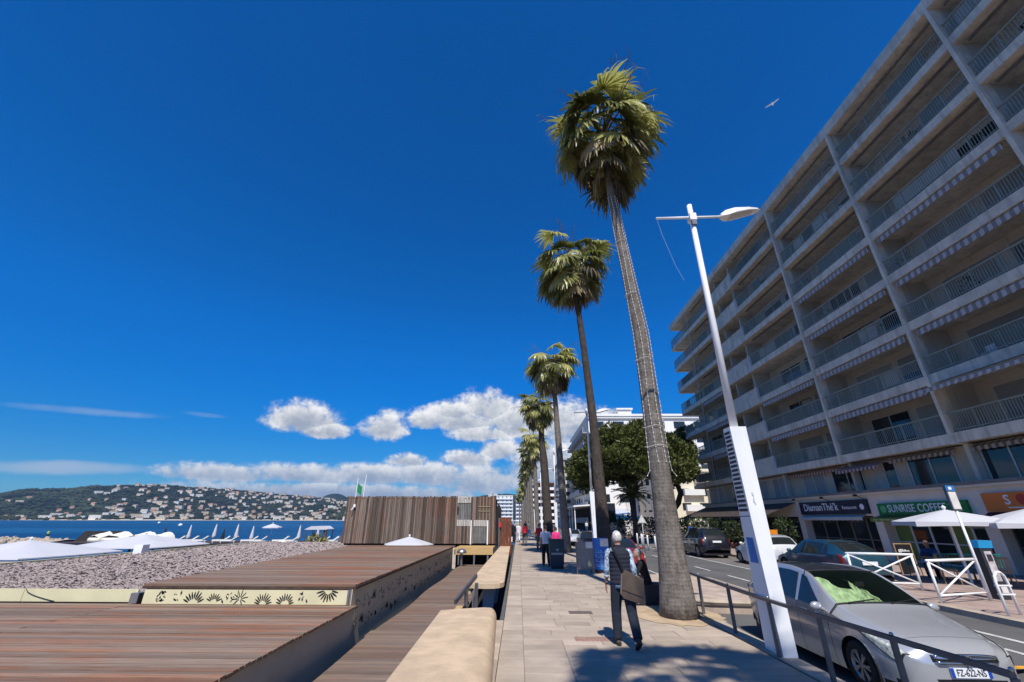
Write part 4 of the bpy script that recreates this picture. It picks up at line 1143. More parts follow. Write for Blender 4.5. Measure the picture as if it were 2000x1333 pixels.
for k in range(3):
    mb = MB(); mb.box(28.4, 31.8, 75.2, 75.98, 0.9 + k * 2.5, 1.9 + k * 2.5); part('balcony', mb, M_wh, b3, False, True)
b4 = block('brick red apartment block far down the street between palm trunks', 8.6, 16, 196, 230, 17, 6, M_red, 3, 6, 'front', None, 1, 0.7, M_wh)
b5 = block('pale grey tower far down the street left of the red block', 5.8, 8.2, 196, 236, 16.2, 7, M_gry, 2, 6, 'front', None, 1, 0.7, M_wh)
b6 = block('white apartment block at the distant end of the promenade', -21, -5.5, 420, 450, 23, 7, M_wh, 4, 3, 'front', None, 1, 0.38, None, M_fwin)
b7 = block('lower white block beside the distant end of the promenade', -30, -21.5, 430, 450, 17, 5, M_wh, 4, 3, 'none', None, 1, 0.5, None, M_fwin)
b8 = block('small pale block seen over the terrace between two buildings', 33, 44, 58, 74, 8.6, 3, M_wh, 4, 4, 'front', None, 0.6, 0.6)
b9 = block('white block in the distance behind the palm trunks', -2, 7, 330, 350, 17, 6, M_wh, 4, 3, 'front', None, 1, 0.5, None, M_fwin)
b10 = block('grey block in the gap behind the tower block', 13, 24, 240, 270, 15, 5, M_gry, 4, 5, 'front', None, 1, 0.6, M_wh)
# street level terrace pavilion
pav = thing('terrace_pavilion', 'flat roofed open terrace pavilion by the road below the tower block', 'pavilion', (14, 96, 0))
mb = MB(); mb.prism([(10.6, 4.3), (15.0, 4.6), (15.0, 4.85), (10.6, 4.55)], 'y', 86, 119); part('roof', mb, M_wh, pav, False, True)
for i in range(8):
    mb = MB(); mb.box(10.8, 10.95, 86.5 + i * 4.5, 86.65 + i * 4.5, 0, 4.29); part('post', mb, M_wh, pav, False, True)
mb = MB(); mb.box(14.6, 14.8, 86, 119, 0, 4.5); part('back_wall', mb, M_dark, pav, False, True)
sb = thing('blue_awning', 'blue awning over the terrace left of the small date palm', 'awning', (13, 62, 2.2))
mb = MB(); mb.prism([(11.5, 2.55), (16.5, 3.0), (16.5, 2.9), (11.5, 2.45)], 'y', 62, 70); mb.box(11.5, 16.5, 61.9, 62.0, 2.0, 2.56); part('canopy', mb, mat('blue_fabric', (0.02, 0.16, 0.42), 0.8, 0.1, 2), sb, False, True)
mb = MB(); mb.box(11.6, 11.7, 62.1, 62.2, 0, 2.45); mb.box(16.3, 16.4, 62.1, 62.2, 0, 2.45); part('post', mb, M_alu, sb, False, True)
mb = MB(); mb.box(11.5, 17.5, 70.1, 70.4, 0, 3.6); single('terrace_wall', mb, mat('white_wall', (0.66, 0.66, 0.65), 0.8, 0.06, 1), 'plain white wall behind the blue awning', 'wall', (14.5, 70.2, 0))
bn = thing('banner', 'dark blue hanging banner panel beside the small date palm', 'banner', (11, 55, 1.8))
mb = MB(); mb.box(10.6, 11.9, 54.95, 55.05, 1.75, 3.9); part('panel', mb, M_navy, bn, False, True)
mb = MB(); mb.box(10.5, 10.58, 54.95, 55.05, 0, 3.95); part('post', mb, M_dsteel, bn, False, True)
text('lettering', "OPEN", bn, 0.3, Matrix.Translation((0.25, -0.06, 1.2)) @ Matrix.Rotation(R_(90), 4, 'X'), M_gry, 0.003) if False else None
# ================================================================== trees
def leaf_mat(name, ca, cb, rough=0.5, rand=0.25, trans=0.38):
    m_ = bpy.data.materials.new(name); m_.use_nodes = True
    t = m_.node_tree; t.nodes.clear(); T = NT(t)
    out = T.node('ShaderNodeOutputMaterial'); p = T.node('ShaderNodeBsdfPrincipled')
    pos = T.node('ShaderNodeNewGeometry').outputs['Position']; oi = T.node('ShaderNodeObjectInfo').outputs['Random']
    n = T.noise(pos, 1.4, 4, 0.6); n2 = T.noise(pos, 9.0, 2, 0.5)
    f = T.ramp(T.m('ADD', T.m('MULTIPLY', n, 0.7), T.m('ADD', T.m('MULTIPLY', n2, 0.4), T.m('MULTIPLY', T.m('SUBTRACT', oi, 0.5), 0.35))), 0.35, 0.78)
    c = T.mix(f, ca + (1,), cb + (1,))
    k = T.m('ADD', 1 - rand, T.m('MULTIPLY', oi, 2 * rand)); c = T.mix(1.0, c, T.xyz(k, k, k), 'MULTIPLY')
    T.put(p.inputs['Base Color'], c); p.inputs['Roughness'].default_value = rough; p.inputs['Specular IOR Level'].default_value = 0.45
    tr = T.node('ShaderNodeBsdfTranslucent'); T.put(tr.inputs[0], c)
    mx = T.node('ShaderNodeMixShader'); mx.inputs[0].default_value = trans
    t.links.new(p.outputs[0], mx.inputs[1]); t.links.new(tr.outputs[0], mx.inputs[2]); t.links.new(mx.outputs[0], out.inputs[0])
    MATS[name] = m_; return m_
M_fr = leaf_mat('palm_frond_green', (0.15, 0.165, 0.04), (0.45, 0.43, 0.16), 0.34)
M_fr2 = leaf_mat('palm_frond_young', (0.19, 0.21, 0.04), (0.48, 0.47, 0.15), 0.34)
M_dry = leaf_mat('palm_frond_dry', (0.10, 0.080, 0.040), (0.27, 0.215, 0.115), 0.8, 0.35, 0.12)
M_stalk = mat('flower_stalk', (0.11, 0.075, 0.075), 0.7, 0.2, 5)
def trunk_mat(name, ca, cb):
    m_ = bpy.data.materials.new(name); m_.use_nodes = True
    t = m_.node_tree; t.nodes.clear(); T = NT(t)
    out = T.node('ShaderNodeOutputMaterial'); p = T.node('ShaderNodeBsdfPrincipled'); t.links.new(p.outputs[0], out.inputs[0])
    pos = T.node('ShaderNodeNewGeometry').outputs['Position']
    z = T.sep(pos)[2]
    n = T.noise(pos, 5.0, 6, 0.7); nb = T.noise(T.scalev(pos, (14, 14, 1.6)), 1.2, 5, 0.7)
    rg = T.m('SINE', T.m('MULTIPLY', T.m('ADD', z, T.m('MULTIPLY', n, 0.10)), 78.0))
    c = T.mix(T.ramp(T.m('ADD', T.m('MULTIPLY', n, 0.6), T.m('ADD', T.m('MULTIPLY', nb, 0.5), T.m('MULTIPLY', rg, 0.02))), 0.34, 0.78), ca + (1,), cb + (1,))
    T.put(p.inputs['Base Color'], c); p.inputs['Roughness'].default_value = 0.95; p.inputs['Specular IOR Level'].default_value = 0.15
    b = T.node('ShaderNodeBump'); b.inputs['Strength'].default_value = 0.85; b.inputs['Distance'].default_value = 0.03
    T.put(b.inputs['Height'], T.m('ADD', T.m('MULTIPLY', rg, 0.035), T.m('ADD', T.m('MULTIPLY', nb, 0.9), T.m('MULTIPLY', n, 1.5)))); t.links.new(b.outputs[0], p.inputs['Normal'])
    MATS[name] = m_; return m_
M_trunk = trunk_mat('palm_trunk', (0.085, 0.072, 0.062), (0.255, 0.225, 0.195)); M_trunkd = trunk_mat('dark_trunk', (0.035, 0.028, 0.024), (0.10, 0.082, 0.070))

def fan_frond(name, m_, el, bend, Lp, Rb, n, spread, seed, droop=0.5, thin=1.0, cup=0.25):
    """petiole leaving at elevation el, a pleated fan blade bent further down at its end, tips hanging under gravity"""
    r = random.Random(seed); mb = MB()
    e = R_(el); P = []; k = 6
    for i in range(k + 1):
        t = i / k; a = e - R_(bend * .55) * t * t; p = (P[-1] + Vector((math.cos(a), 0, math.sin(a))) * (Lp / k)) if P else Vector((0, 0, 0)); P.append(p)
    mb.tube(P, [0.030 - .016 * i / k for i in range(k + 1)], 4)
    b = e - R_(bend); ax = Vector((math.cos(b), 0, math.sin(b))); sd = Vector((0, 1, 0)); nr = ax.cross(sd) * -1
    if nr.z < 0: nr = -nr
    tip = P[-1]
    for i in range(n):
        a = R_(-spread + 2 * spread * i / (n - 1) + r.uniform(-2.0, 2.0)); L = Rb * (0.78 + 0.22 * math.cos(a * .6)) * r.uniform(.74, 1.10)
        d = (ax * math.cos(a) + sd * math.sin(a)); d = (d - nr * cup * abs(math.sin(a)) * .9).normalized(); s = (ax * -math.sin(a) + sd * math.cos(a)).normalized()
        dr = droop * r.uniform(.35, 1.7); up_ = 1 if i % 2 else -1
        q = tip.copy(); rows = []; dirv = d.copy(); last = 0.03
        for (t, w) in ((0.03, .010), (0.40, .040), (0.62, .036), (0.80, .022), (1.0, .002)):
            if t > .4: dirv = (dirv + Vector((0, 0, -1)) * dr * (t - .3) * 1.25).normalized()
            q = q + dirv * (L * (t - last)); last = t; ww = w * Rb * thin * (1.0 if t < .7 else 1)
            f = nr * (ww * .55 * up_)
            rows.append((q - s * ww - f, q + s * ww + f))
        vs = [v for rw in rows for v in rw]; mb.add(vs, [(0, 1, 3, 2), (2, 3, 5, 4), (4, 5, 7, 6), (6, 7, 9, 8)])
        if r.random() < .4:
            z = rows[3][0]; mb.add([z, z + Vector((.006, .004, 0)), z + Vector((0.02, 0.01, -.30 * Rb))], [(0, 1, 2)])
    return mb.mesh(name, m_, False, False)
EB = [78, 58, 38, 18, 0, -18, -36, -54, -70]
FRO = {}
for q_, e_ in enumerate(EB):
    FRO[e_] = [fan_frond('frond', M_fr2 if e_ > 30 else M_fr, e_, 12 if e_ > 60 else 42 if e_ > -10 else 30 if e_ > -40 else 14, 1.22 * (.8 if e_ > 60 else 1), 1.05, 30, 108 if e_ > 60 else 128, 300 + 7 * q_ + v, .42 if e_ > 60 else .72, cup=.15 + .2 * v) for v in range(2)]
DRY = {e_: [fan_frond('frond', M_dry, e_, 34 if e_ > -40 else 16, 1.15, 1.05, 26, 95, 500 + q_ * 5 + v, 1.1, .85, .5) for v in range(2)] for q_, e_ in enumerate([-18, -36, -54, -70])}
def stalk_mesh(seed):
    r = random.Random(seed); mb = MB(); L = 2.3
    P = [Vector((L * t * .55, 0, L * (t - .25 * t * t))) for t in (0, .3, .6, .85, 1)]
    mb.tube(P, [.022, .018, .013, .008, .004], 4)
    for k in range(9):
        t = .35 + .6 * k / 9; b = P[0].lerp(P[4], t) + Vector((0, 0, .12)); d = Vector((r.uniform(.1, .7), r.uniform(-.6, .6), r.uniform(-.35, .35)))
        mb.tube([b, b + d * .4, b + d * .75 + Vector((0, 0, -.22))], [.008, .006, .002], 3)
    return mb.mesh('flower_stalk', M_stalk, False, False)
STK = [stalk_mesh(1), stalk_mesh(2), stalk_mesh(3)]

def palm(label, path, radii, sc, seed, nlive=46, ndry=34, group='fan palms along the promenade', m_=None, merged=False, stalks=7, top=1.0):
    r = random.Random(seed); base = path[0]
    root = thing('fan_palm', label, 'palm tree', base, 0, group)
    P = [Vector(p) - Vector(base) for p in path]
    # resample the trunk for an uneven silhouette
    pts = []; rs = []
    nseg = 44
    cum = [0]
    for a, b in zip(P[:-1], P[1:]): cum.append(cum[-1] + (b - a).length)
    for i in range(nseg + 1):
        s = cum[-1] * i / nseg
        for k in range(len(P) - 1):
            if s <= cum[k + 1] + 1e-6:
                t = (s - cum[k]) / (cum[k + 1] - cum[k]); pts.append(P[k].lerp(P[k + 1], t)); rs.append((radii[k] * (1 - t) + radii[k + 1] * t) * r.uniform(.988, 1.012)); break
    mb = MB(); mb.tube(pts, rs, 18); part('trunk', mb, m_ or M_trunk, root, True)
    C = P[-1]
    items = []
    for i in range(nlive):
        q = (i + .5) / nlive; el = 50 - 74 * q ** 0.9 + r.uniform(-13, 13); az = i * 137.5 + r.uniform(-18, 18)
        e_ = min(EB, key=lambda v: abs(v - el))
        items.append((r.choice(FRO[e_]), el - e_, az, sc * r.choice([.62, .8, .95, 1.0, 1.08]) * r.uniform(.9, 1.08) * (top if el > 60 else 1), C + Vector((r.uniform(-.15, .15), r.uniform(-.15, .15), r.uniform(-.45, .45) * sc)), False))
    for i in range(ndry):
        q = (i + .5) / ndry; el = -20 - 40 * q + r.uniform(-10, 10); az = i * 137.5 + 40 + r.uniform(-18, 18)
        e_ = min(DRY, key=lambda v: abs(v - el)); dry = r.random() < (.15 + .6 * q)
        items.append((r.choice(DRY[e_]) if dry else r.choice(FRO[e_]), el - e_, az, sc * r.uniform(.82, 1.08) * (1.0 - .10 * q), C + Vector((0, 0, (-.1 - 0.75 * q) * sc)), dry))
    if merged:
        mb = MB()
        for (me, el, az, s, p, dry) in items:
            M = Matrix.Translation(p) @ Matrix.Rotation(R_(az), 4, 'Z') @ Matrix.Rotation(R_(-el), 4, 'Y') @ Matrix.Rotation(r.uniform(-.2, .2), 4, 'X') @ Matrix.Scale(s, 4)
            n = len(me.vertices); co = np.empty(n * 3); me.vertices.foreach_get('co', co)
            mb.cur = 1 if dry else 0
            mb.add([M @ Vector(c) for c in co.reshape(-1, 3)], [tuple(f.vertices) for f in me.polygons])
        part('crown', mb, [M_fr, M_dry], root, fix=False)
    else:
        for (me, el, az, s, p, dry) in items:
            o = inst('frond', me, root, p); o.matrix_local = Matrix.Translation(p) @ Matrix.Rotation(R_(az), 4, 'Z') @ Matrix.Rotation(R_(-el), 4, 'Y') @ Matrix.Rotation(r.uniform(-.25, .25), 4, 'X') @ Matrix.Scale(s, 4)
        for i in range(stalks):
            o = inst('flower_stalk', STK[i % 3], root, C); o.matrix_local = Matrix.Translation(C) @ Matrix.Rotation(R_(r.uniform(0, 360)), 4, 'Z') @ Matrix.Rotation(R_(r.choice([-20, 5, 15, 40, 60])), 4, 'Y') @ Matrix.Scale(sc * r.uniform(.95, 1.3), 4)
    return root
p1 = palm('tall fan palm with strings of lights on its thick grey trunk, nearest the camera', [(3.60, 11.0, 0), (3.605, 11.0, .35), (3.61, 11, 1.1), (3.60, 11, 3.0), (3.57, 11, 7.0), (3.36, 11, 9.9), (3.22, 11, 12.0), (3.14, 11, 15.05)],
     [.45, .39, .315, .25, .212, .165, .145, .125], 1.20, 101, 46, 24, stalks=11, top=1.0)
p2 = palm('slender dark fan palm behind the blue sign board, second in the row', [(4.0, 21.5, 0), (4.0, 21.5, .5), (3.99, 21.5, 3.3), (3.93, 21.5, 6.5), (3.70, 21.5, 10.9), (3.5, 21.5, 13.8), (3.28, 21.5, 16.5)], [.40, .34, .29, .225, .18, .15, .13], 1.30, 102, 44, 24, m_=M_trunkd, stalks=6, top=1.1)
p3 = palm('pale trunked fan palm beside the dark litter bin, third in the row', [(3.25, 31, 0), (3.22, 31, .5), (2.99, 31, 6.7), (2.86, 31, 10.1), (2.68, 31, 13.5)], [.38, .28, .24, .19, .15], 1.16, 103, 40, 24, stalks=4)
p4 = palm('dark trunked fan palm behind the person in pink, fourth in the row', [(2.8, 42, 0), (2.78, 42, .5), (2.5, 42, 7.4), (2.3, 42, 10), (2.03, 42, 13.0)], [.52, .44, .38, .25, .16], 1.16, 104, 40, 26, m_=M_trunkd, stalks=3)
p0 = palm('fan palm behind the camera whose crown shades the pavement', [(3.4, -4.15, 0), (3.4, -4.15, .5), (3.4, -4.15, 7), (3.2, -4.15, 12), (3.1, -4.15, 15.0)], [.45, .36, .28, .19, .14], 1.22, 100, 40, 20, stalks=2)
random.seed(8)
far_p = [(2.0, 54, 11.6, 'shorter fan palm in front of the grey tower down the street, fifth in the row'), (1.75, 66, 11.6, 'fan palm sixth in the row, its crown overlapping the fifth palm'), (1.7, 78, 11.2, 'fan palm seventh in the row, far down the promenade'),
         (1.6, 91, 11.6, 'fan palm eighth in the row, far down the promenade'), (1.7, 104, 11.0, 'fan palm ninth in the row, half hidden behind nearer trunks'), (1.6, 118, 11.4, 'fan palm tenth in the row, a dark tuft between trunks'),
         (1.3, 134, 10.8, 'fan palm eleventh in the row, small in the distance'), (0.9, 152, 10.5, 'fan palm twelfth in the row, small and hazy green'), (0.2, 172, 10.2, 'fan palm last in the row at the bend')]
for k, (x, y, h, lab) in enumerate(far_p):
    palm(lab, [(x + .3, y, 0), (x + .28, y, .6), (x + .1, y, h * .55), (x, y, h)], [.4, .3, .26, .15], 1.05 if k else 1.12, 200 + k, 28, 20, merged=True)

# strings of lights wrapped on the first palm
M_led = mat('light_string', (0.66, 0.64, 0.60), 0.5, 0.1, 20)
ls = thing('light_string', 'white strings of fairy lights tied down the big palm trunk in rings', 'string lights', (3.6, 11, 3.2))
def trk(z):
    zs = [0, .35, 1.1, 3.0, 7.0, 9.9, 12.0, 15]; xs = [3.6, 3.605, 3.61, 3.6, 3.57, 3.36, 3.22, 3.14]; rr = [.45, .39, .315, .25, .212, .165, .145, .125]
    return np.interp(z, zs, xs), np.interp(z, zs, rr)
random.seed(31)
for ang in (200, 248, 292, 335):
    pts = []; z = 12.0; 
    while z > 3.35:
        x, q = trk(z); a = R_(ang + 5 * math.sin(z * 1.7 + ang)); pts.append((x + (q * 1.045 + .012) * math.cos(a), 11 + (q * 1.045 + .012) * math.sin(a), z)); z -= .12
    x, q = trk(3.3); a0 = R_(ang)
    if ang in (200, 335): pts += [(x + (q + .05) * math.cos(a0), 11 + (q + .05) * math.sin(a0), 3.15), (x + (q + .14) * math.cos(a0), 11 + (q + .1) * math.sin(a0), 3.02)]
    mb = MB(); mb.tube(pts, 0.0045, 4)
    for p in pts:
        mb.box(p[0] - .010, p[0] + .010, p[1] - .010, p[1] + .010, p[2] - .013, p[2] + .013)
    part('light_strand', mb, M_led, ls, False, True)
for z in (3.75, 4.25, 6.15, 8.25, 10.2):
    x, q = trk(z); mb = MB(); mb.tube([(x + (q * 1.07 + .022) * math.cos(a), 11 + (q * 1.07 + .022) * math.sin(a), z + .02 * math.sin(a * 3)) for a in [2 * math.pi * i / 20 for i in range(20)]], 0.006, 4, closed=True)
    part('tie_ring', mb, M_led, ls, False, True)

def clump_tree(label, name, cat, base, limbs, blobs, m_leaf, m_bark, tuft, seed, group=None, per=46):
    r = random.Random(seed); root = thing(name, label, cat, base, 0, group)
    mb = MB()
    for (pts, rr) in limbs: mb.tube(pts, rr, 8)
    part('trunk', mb, m_bark, root, True, True)
    mb = MB()
    for (cx, cy, cz, rx, ry, rz) in blobs:
        for i in range(per):
            while True:
                d = Vector((r.uniform(-1, 1), r.uniform(-1, 1), r.uniform(-1, 1)))
                if 0.1 < d.length < 1: break
            d.normalize(); k = r.uniform(.72, 1.06)
            p = Vector((cx + d.x * rx * k, cy + d.y * ry * k, cz + d.z * rz * k))
            for q in range(6):
                n = Vector((r.uniform(-1, 1), r.uniform(-1, 1), r.uniform(-.4, 1.2))); n.normalize(); n = (n + d * .6).normalized()
                s = n.cross(Vector((r.uniform(-1, 1), r.uniform(-1, 1), r.uniform(-1, 1)))).normalized(); L = tuft * r.uniform(.6, 1.25); w = tuft * r.uniform(.10, .2)
                mb.add([p - s * w * .4, p + n * L * .5 - s * w, p + n * L, p + n * L * .5 + s * w], [(0, 1, 2, 3)])
    part('crown', mb, m_leaf, root, False, True, fix=False)
    return root
M_pine = leaf_mat('pine_needles', (0.075, 0.092, 0.016), (0.24, 0.245, 0.055), 0.6, 0.1, 0.15)
M_shr = leaf_mat('shrub_leaves', (0.022, 0.040, 0.012), (0.085, 0.115, 0.035), 0.5, 0.3, 0.2)
M_bark = mat('dark_bark', (0.050, 0.038, 0.030), 0.95, 0.3, 4, 6, 0.6, 20)
random.seed(77); bl = []
for i in range(84):
    a = random.uniform(0, 6.28); q = math.sqrt(random.random()); x = 12.0 + 6.1 * q * math.cos(a); y = 45.5 + 4.6 * q * math.sin(a)
    zt = 12.1 - 3.6 * q ** 2.2 - (1.6 if x < 9 else 0) * ((9 - x) / 3.0 if x < 9 else 0)
    s = random.uniform(.95, 1.45); bl.append((x, y, zt - s - random.uniform(0, 1.0), s * 1.15, s * 1.15, s * .85))
for i in range(52):
    a = random.uniform(0, 6.28); q = random.uniform(.2, 1); bl.append((12.0 + 5.9 * q * math.cos(a), 45.5 + 4.2 * q * math.sin(a), 7.6 + random.uniform(-.9, .8) - (0 if q > .5 else -.6), 1.2, 1.2, .7))
for i in range(16): bl.append((19.0 + random.uniform(-1.8, 2.2), 53 + random.uniform(-1, 1.5), 9.6 + random.uniform(-2.2, 2.4), 1.1, 1.1, .8))
pine = clump_tree('broad umbrella crowned stone pine with a dark forked trunk beyond the grey block', 'stone_pine', 'pine tree', (16.2, 46, 0),
    [([(16.0, 46, -.1), (15.8, 46, 1.6), (15.7, 46, 2.8), (16.6, 46.2, 3.7), (17.0, 46.3, 4.6), (16.5, 46.2, 6.6), (15.6, 46, 8.6)], [.45, .38, .34, .30, .27, .24, .16]),
     ([(16.6, 46.2, 6.4), (14.6, 45.8, 7.6), (12, 45.5, 9.0)], [.18, .14, .08]), ([(16.5, 46.2, 6.8), (18, 50, 8.2), (19.5, 53, 9.8)], [.18, .14, .08]), ([(16.8, 46.3, 5.2), (15.0, 45.5, 6.0), (13, 44.5, 7.6)], [.12, .09, .05]),
     ([(15.9, 46, 8.0), (16.2, 45, 9.5), (15.5, 44.6, 10.6)], [.15, .1, .06])], bl, M_pine, M_bark, 0.50, 5, per=165)
# small feather-leaved date palm
M_date = leaf_mat('date_frond', (0.045, 0.060, 0.018), (0.150, 0.150, 0.060), 0.5, 0.2, 0.15)
def feather(L, arch, seed):
    r = random.Random(seed); mb = MB(); n = 12
    pts = [Vector((L * t * (1 - .12 * arch * t), 0, L * (.12 * t - arch * t * t * .55))) for t in [i / n for i in range(n + 1)]]
    mb.tube(pts, [.035 * (1 - .85 * i / n) for i in range(n + 1)], 4)
    for i in range(1, 40):
        t = i / 40; k = t * n; a = int(min(k, n - 1)); p = pts[a].lerp(pts[a + 1], k - a); l = L * .21 * math.sin(math.pi * (t * .85 + .12)) ** .6
        for s in (-1, 1):
            d = Vector((.55, s * .8, -.15 + r.uniform(-.2, .2))).normalized(); w = Vector((.022, -s * .01, .012))
            mb.add([p - w, p + d * l * .55 - w * 1.1, p + d * l, p + d * l * .55 + w * 1.1], [(0, 1, 2, 3)])
    return mb.mesh('frond', M_date, False, False)
FE = [feather(2.2, .9, 1), feather(2.3, .6, 2), feather(2.0, 1.2, 3)]
def date_palm(label, x, y, h, sc, seed, n=44):
    r = random.Random(seed); root = thing('date_palm', label, 'palm tree', (x, y, 0))
    mb = MB(); mb.tube([(0, 0, 0), (.03, 0, h * .4), (0, 0, h)], [.30 * sc, .26 * sc, .34 * sc], 12); part('trunk', mb, M_trunkd, root, True)
    for i in range(n):
        q = (i + .5) / n; el = 80 - 95 * q + r.uniform(-6, 6); p = Vector((0, 0, h))
        o = inst('frond', FE[i % 3], root, p); o.matrix_local = Matrix.Translation(p) @ Matrix.Rotation(R_(i * 137.5), 4, 'Z') @ Matrix.Rotation(R_(-el), 4, 'Y') @ Matrix.Scale(sc * r.uniform(.85, 1.1), 4)
    return root
date_palm('small bushy date palm with arching feather fronds under the stone pine', 11.8, 46, 4.3, 1.0, 3)

def shrub(label, x, y, z, rx, ry, rz, seed, n=150, leaf=.16, m_=None, group=None, name='shrub', cat='shrub', pot=None):
    r = random.Random(seed); root = thing(name, label, cat, (x, y, z), 0, group)
    zb = 0
    if pot:
        mb = MB(); mb.lathe([(pot * .7, 0), (pot, pot * 1.3), (pot * .9, pot * 1.3), (pot * .85, pot * 1.1)], 14); part('pot', mb, mat('terracotta', (0.24, 0.095, 0.055), 0.8, 0.15, 4), root, True); zb = pot * 1.25
    mb = MB()
    for k in range(5):
        a = r.uniform(0, 6.28); mb.tube([(0, 0, zb), (rx * .3 * math.cos(a), ry * .3 * math.sin(a), zb + rz * .7), (rx * .6 * math.cos(a), ry * .6 * math.sin(a), zb + rz * 1.5)], [.03, .02, .008], 4)
    part('stem', mb, M_bark, root)
    mb = MB()
    for i in range(n):
        d = Vector((r.gauss(0, 1), r.gauss(0, 1), r.gauss(0, 1))).normalized(); k = r.uniform(.35, 1.05) ** .6
        p = Vector((d.x * rx * k, d.y * ry * k, zb + rz + d.z * rz * k))
        nn = (d + Vector((r.uniform(-1, 1), r.uniform(-1, 1), r.uniform(-.2, 1)))).normalized(); s = nn.cross(Vector((r.uniform(-1, 1), r.uniform(-1, 1), 1))).normalized(); L = leaf * r.uniform(.7, 1.4); w = leaf * .28
        mb.add([p, p + nn * L * .5 - s * w, p + nn * L, p + nn * L * .5 + s * w], [(0, 1, 2, 3)])
    part('foliage', mb, m_ or M_shr, root, fix=False)
    return root
random.seed(41)
shl = [(14.6, 50, 0, 1.6, 1.2, 1.1, 'dense hedge bush beside the road under the pine', 900), (16.8, 52, 0, 1.8, 1.2, 1.2, 'rounded dark bush at the foot of the stone pine', 900), (12.3, 50, 0, 1.4, 1.0, 1.3, 'leafy bush behind the warning triangle sign', 800),
       (10.9, 52, 0, 1.3, 1.0, 1.3, 'green bush left of the warning triangle sign', 700), (18.8, 54, 0, 1.7, 1.2, 1.1, 'bush below the cream apartment house', 800), (20.5, 53, 0, 1.5, 1.2, .9, 'low bush at the corner of the grey block', 600)]
for i, (x, y, z, a, b_, c_, lab, n) in enumerate(shl): shrub(lab, x, y, z, a, b_, c_, 60 + i, n, .26)
pots = [(17.2, 33.6, 'tall potted shrub at the near end of the dark terrace', .55, .9), (17.1, 34.9, 'bushy potted shrub second along the dark terrace edge', .6, .75), (17.0, 36.4, 'potted shrub third along the dark terrace edge', .6, .8), (16.9, 38.2, 'pale leaved potted shrub on the terrace edge behind the black car', .6, .85), (16.9, 40.2, 'potted shrub further along the terrace beyond the black car', .65, .9), (16.9, 42.4, 'potted shrub near the far terrace corner', .65, .9), (16.6, 44.8, 'last potted shrub at the far terrace corner', .7, .9), (15.6, 30.6, 'broad leafy plant in a pot right of the black car', .7, .75), (17.6, 30.2, 'dark shrub in a pot below the navy sign edge', .6, .9)]
for i, (x, y, lab, a, h) in enumerate(pots): shrub(lab, x, y, 0, a, a, h, 80 + i, 420, .2, None, 'potted shrubs along the terrace', 'potted_plant', 'plant', .32)
shrub('yellow green bush on the beach beside the slatted hut', -17.6, 39.5, -1.5, 1.1, 1.0, 1.15, 120, 500, .28, leaf_mat('yellow_leaves', (0.10, 0.10, 0.02), (0.30, 0.27, 0.06), .5, .2, .2))
# ================================================================== slatted hut and things round it
hut = thing('slatted_hut', 'long beach hut clad in weathered brown vertical slats at the end of the boardwalk', 'hut', (-7, 32, 0.3))
mb = MB(); mb.box(-12.4, -1.75, 32.3, 36.4, 0.2, 3.45); part('hut_wall', mb, mat('dark_hut_wall', (0.030, 0.024, 0.020), 0.9, 0.2, 2), hut, False, True)
mb = MB(); mb.box(-12.5, -1.65, 32.12, 32.22, 0.45, 0.6); mb.box(-12.5, -1.65, 32.12, 32.22, 2.0, 2.12); part('batten', mb, M_edge, hut, False, True)
random.seed(17); x = -12.52; sm = []
for k in range(5):
    m0 = MB(); m0.box(-0.5, 0.5, -0.022, 0.022, 0, 3.1); sm.append(m0.mesh('slat', M_slat))
M_pslat = mat('pale_slat', (0.42, 0.40, 0.36), 0.7, 0.1, 3, rand=0.15, dirt=0.2); pslat = [MB().box(-0.5, 0.5, -.022, .022, 0, 1).mesh('slat', M_pslat)]
M_gslat = mat('grey_slat', (0.15, 0.15, 0.145), 0.7, 0.2, 3, rand=0.2); gslat = MB().box(-0.5, 0.5, -.022, .022, 0, 1).mesh('slat', M_gslat)
while x < -1.65:
    w = random.choice([0.11, 0.12, 0.13]); h = random.uniform(.985, 1.012); yj = 32.08 + random.uniform(-.012, .012)
    if -4.45 < x < -3.5:      # pale slats above and below a shuttered hatch
        inst('slat', sm[0], hut, (x + w / 2 + 7, yj - 32, 0.15), None, (w - .02, 1, .36)); inst('slat', pslat[0], hut, (x + w / 2 + 7, yj - 32, 1.28), None, (w - .02, 1, .42))
        inst('slat', gslat, hut, (x + w / 2 + 7, yj - 31.97, 1.72), None, (w - .02, 1, 1.05)); inst('slat', pslat[0], hut, (x + w / 2 + 7, yj - 32, 2.80), None, (w - .02, 1, .48))
    elif -3.3 < x < -2.25:    # door with pale slats across its middle
        inst('slat', gslat, hut, (x + w / 2 + 7, yj - 31.97, 0.18), None, (w - .02, 1, 1.05)); inst('slat', pslat[0], hut, (x + w / 2 + 7, yj - 32, 1.26), None, (w - .02, 1, .42)); inst('slat', sm[1], hut, (x + w / 2 + 7, yj - 32, 1.7), None, (w - .015, 1, .5))
    else: inst('slat', random.choice(sm), hut, (x + w / 2 + 7, yj - 32, 0.15), (0, random.uniform(-.004, .004), 0), (w - .014, 1, h))
    x += w
for x in (-3.38, -2.2):
    mb = MB(); mb.box(x - .04, x + .04, 32.0, 32.05, 0.4, 1.95); part('door_jamb', mb, M_white, hut, False, True)
mb = MB(); mb.box(-12.55, -1.7, 32.06, 36.5, 3.40, 3.44); part('roof', mb, M_edge, hut, False, True)
mb = MB(); mb.box(-11.95, -11.8, 31.9, 32.04, 2.8, 3.0); mb.bar((-11.9, 32.0, 2.85), (-12.0, 31.75, 2.6), .05); part('wall_lamp', mb, M_white, hut, False, True)
mb = MB(); mb.box(-4.42, -4.32, 31.9, 32.04, 2.55, 2.85); part('wall_lamp', mb, M_black, hut, False, True)
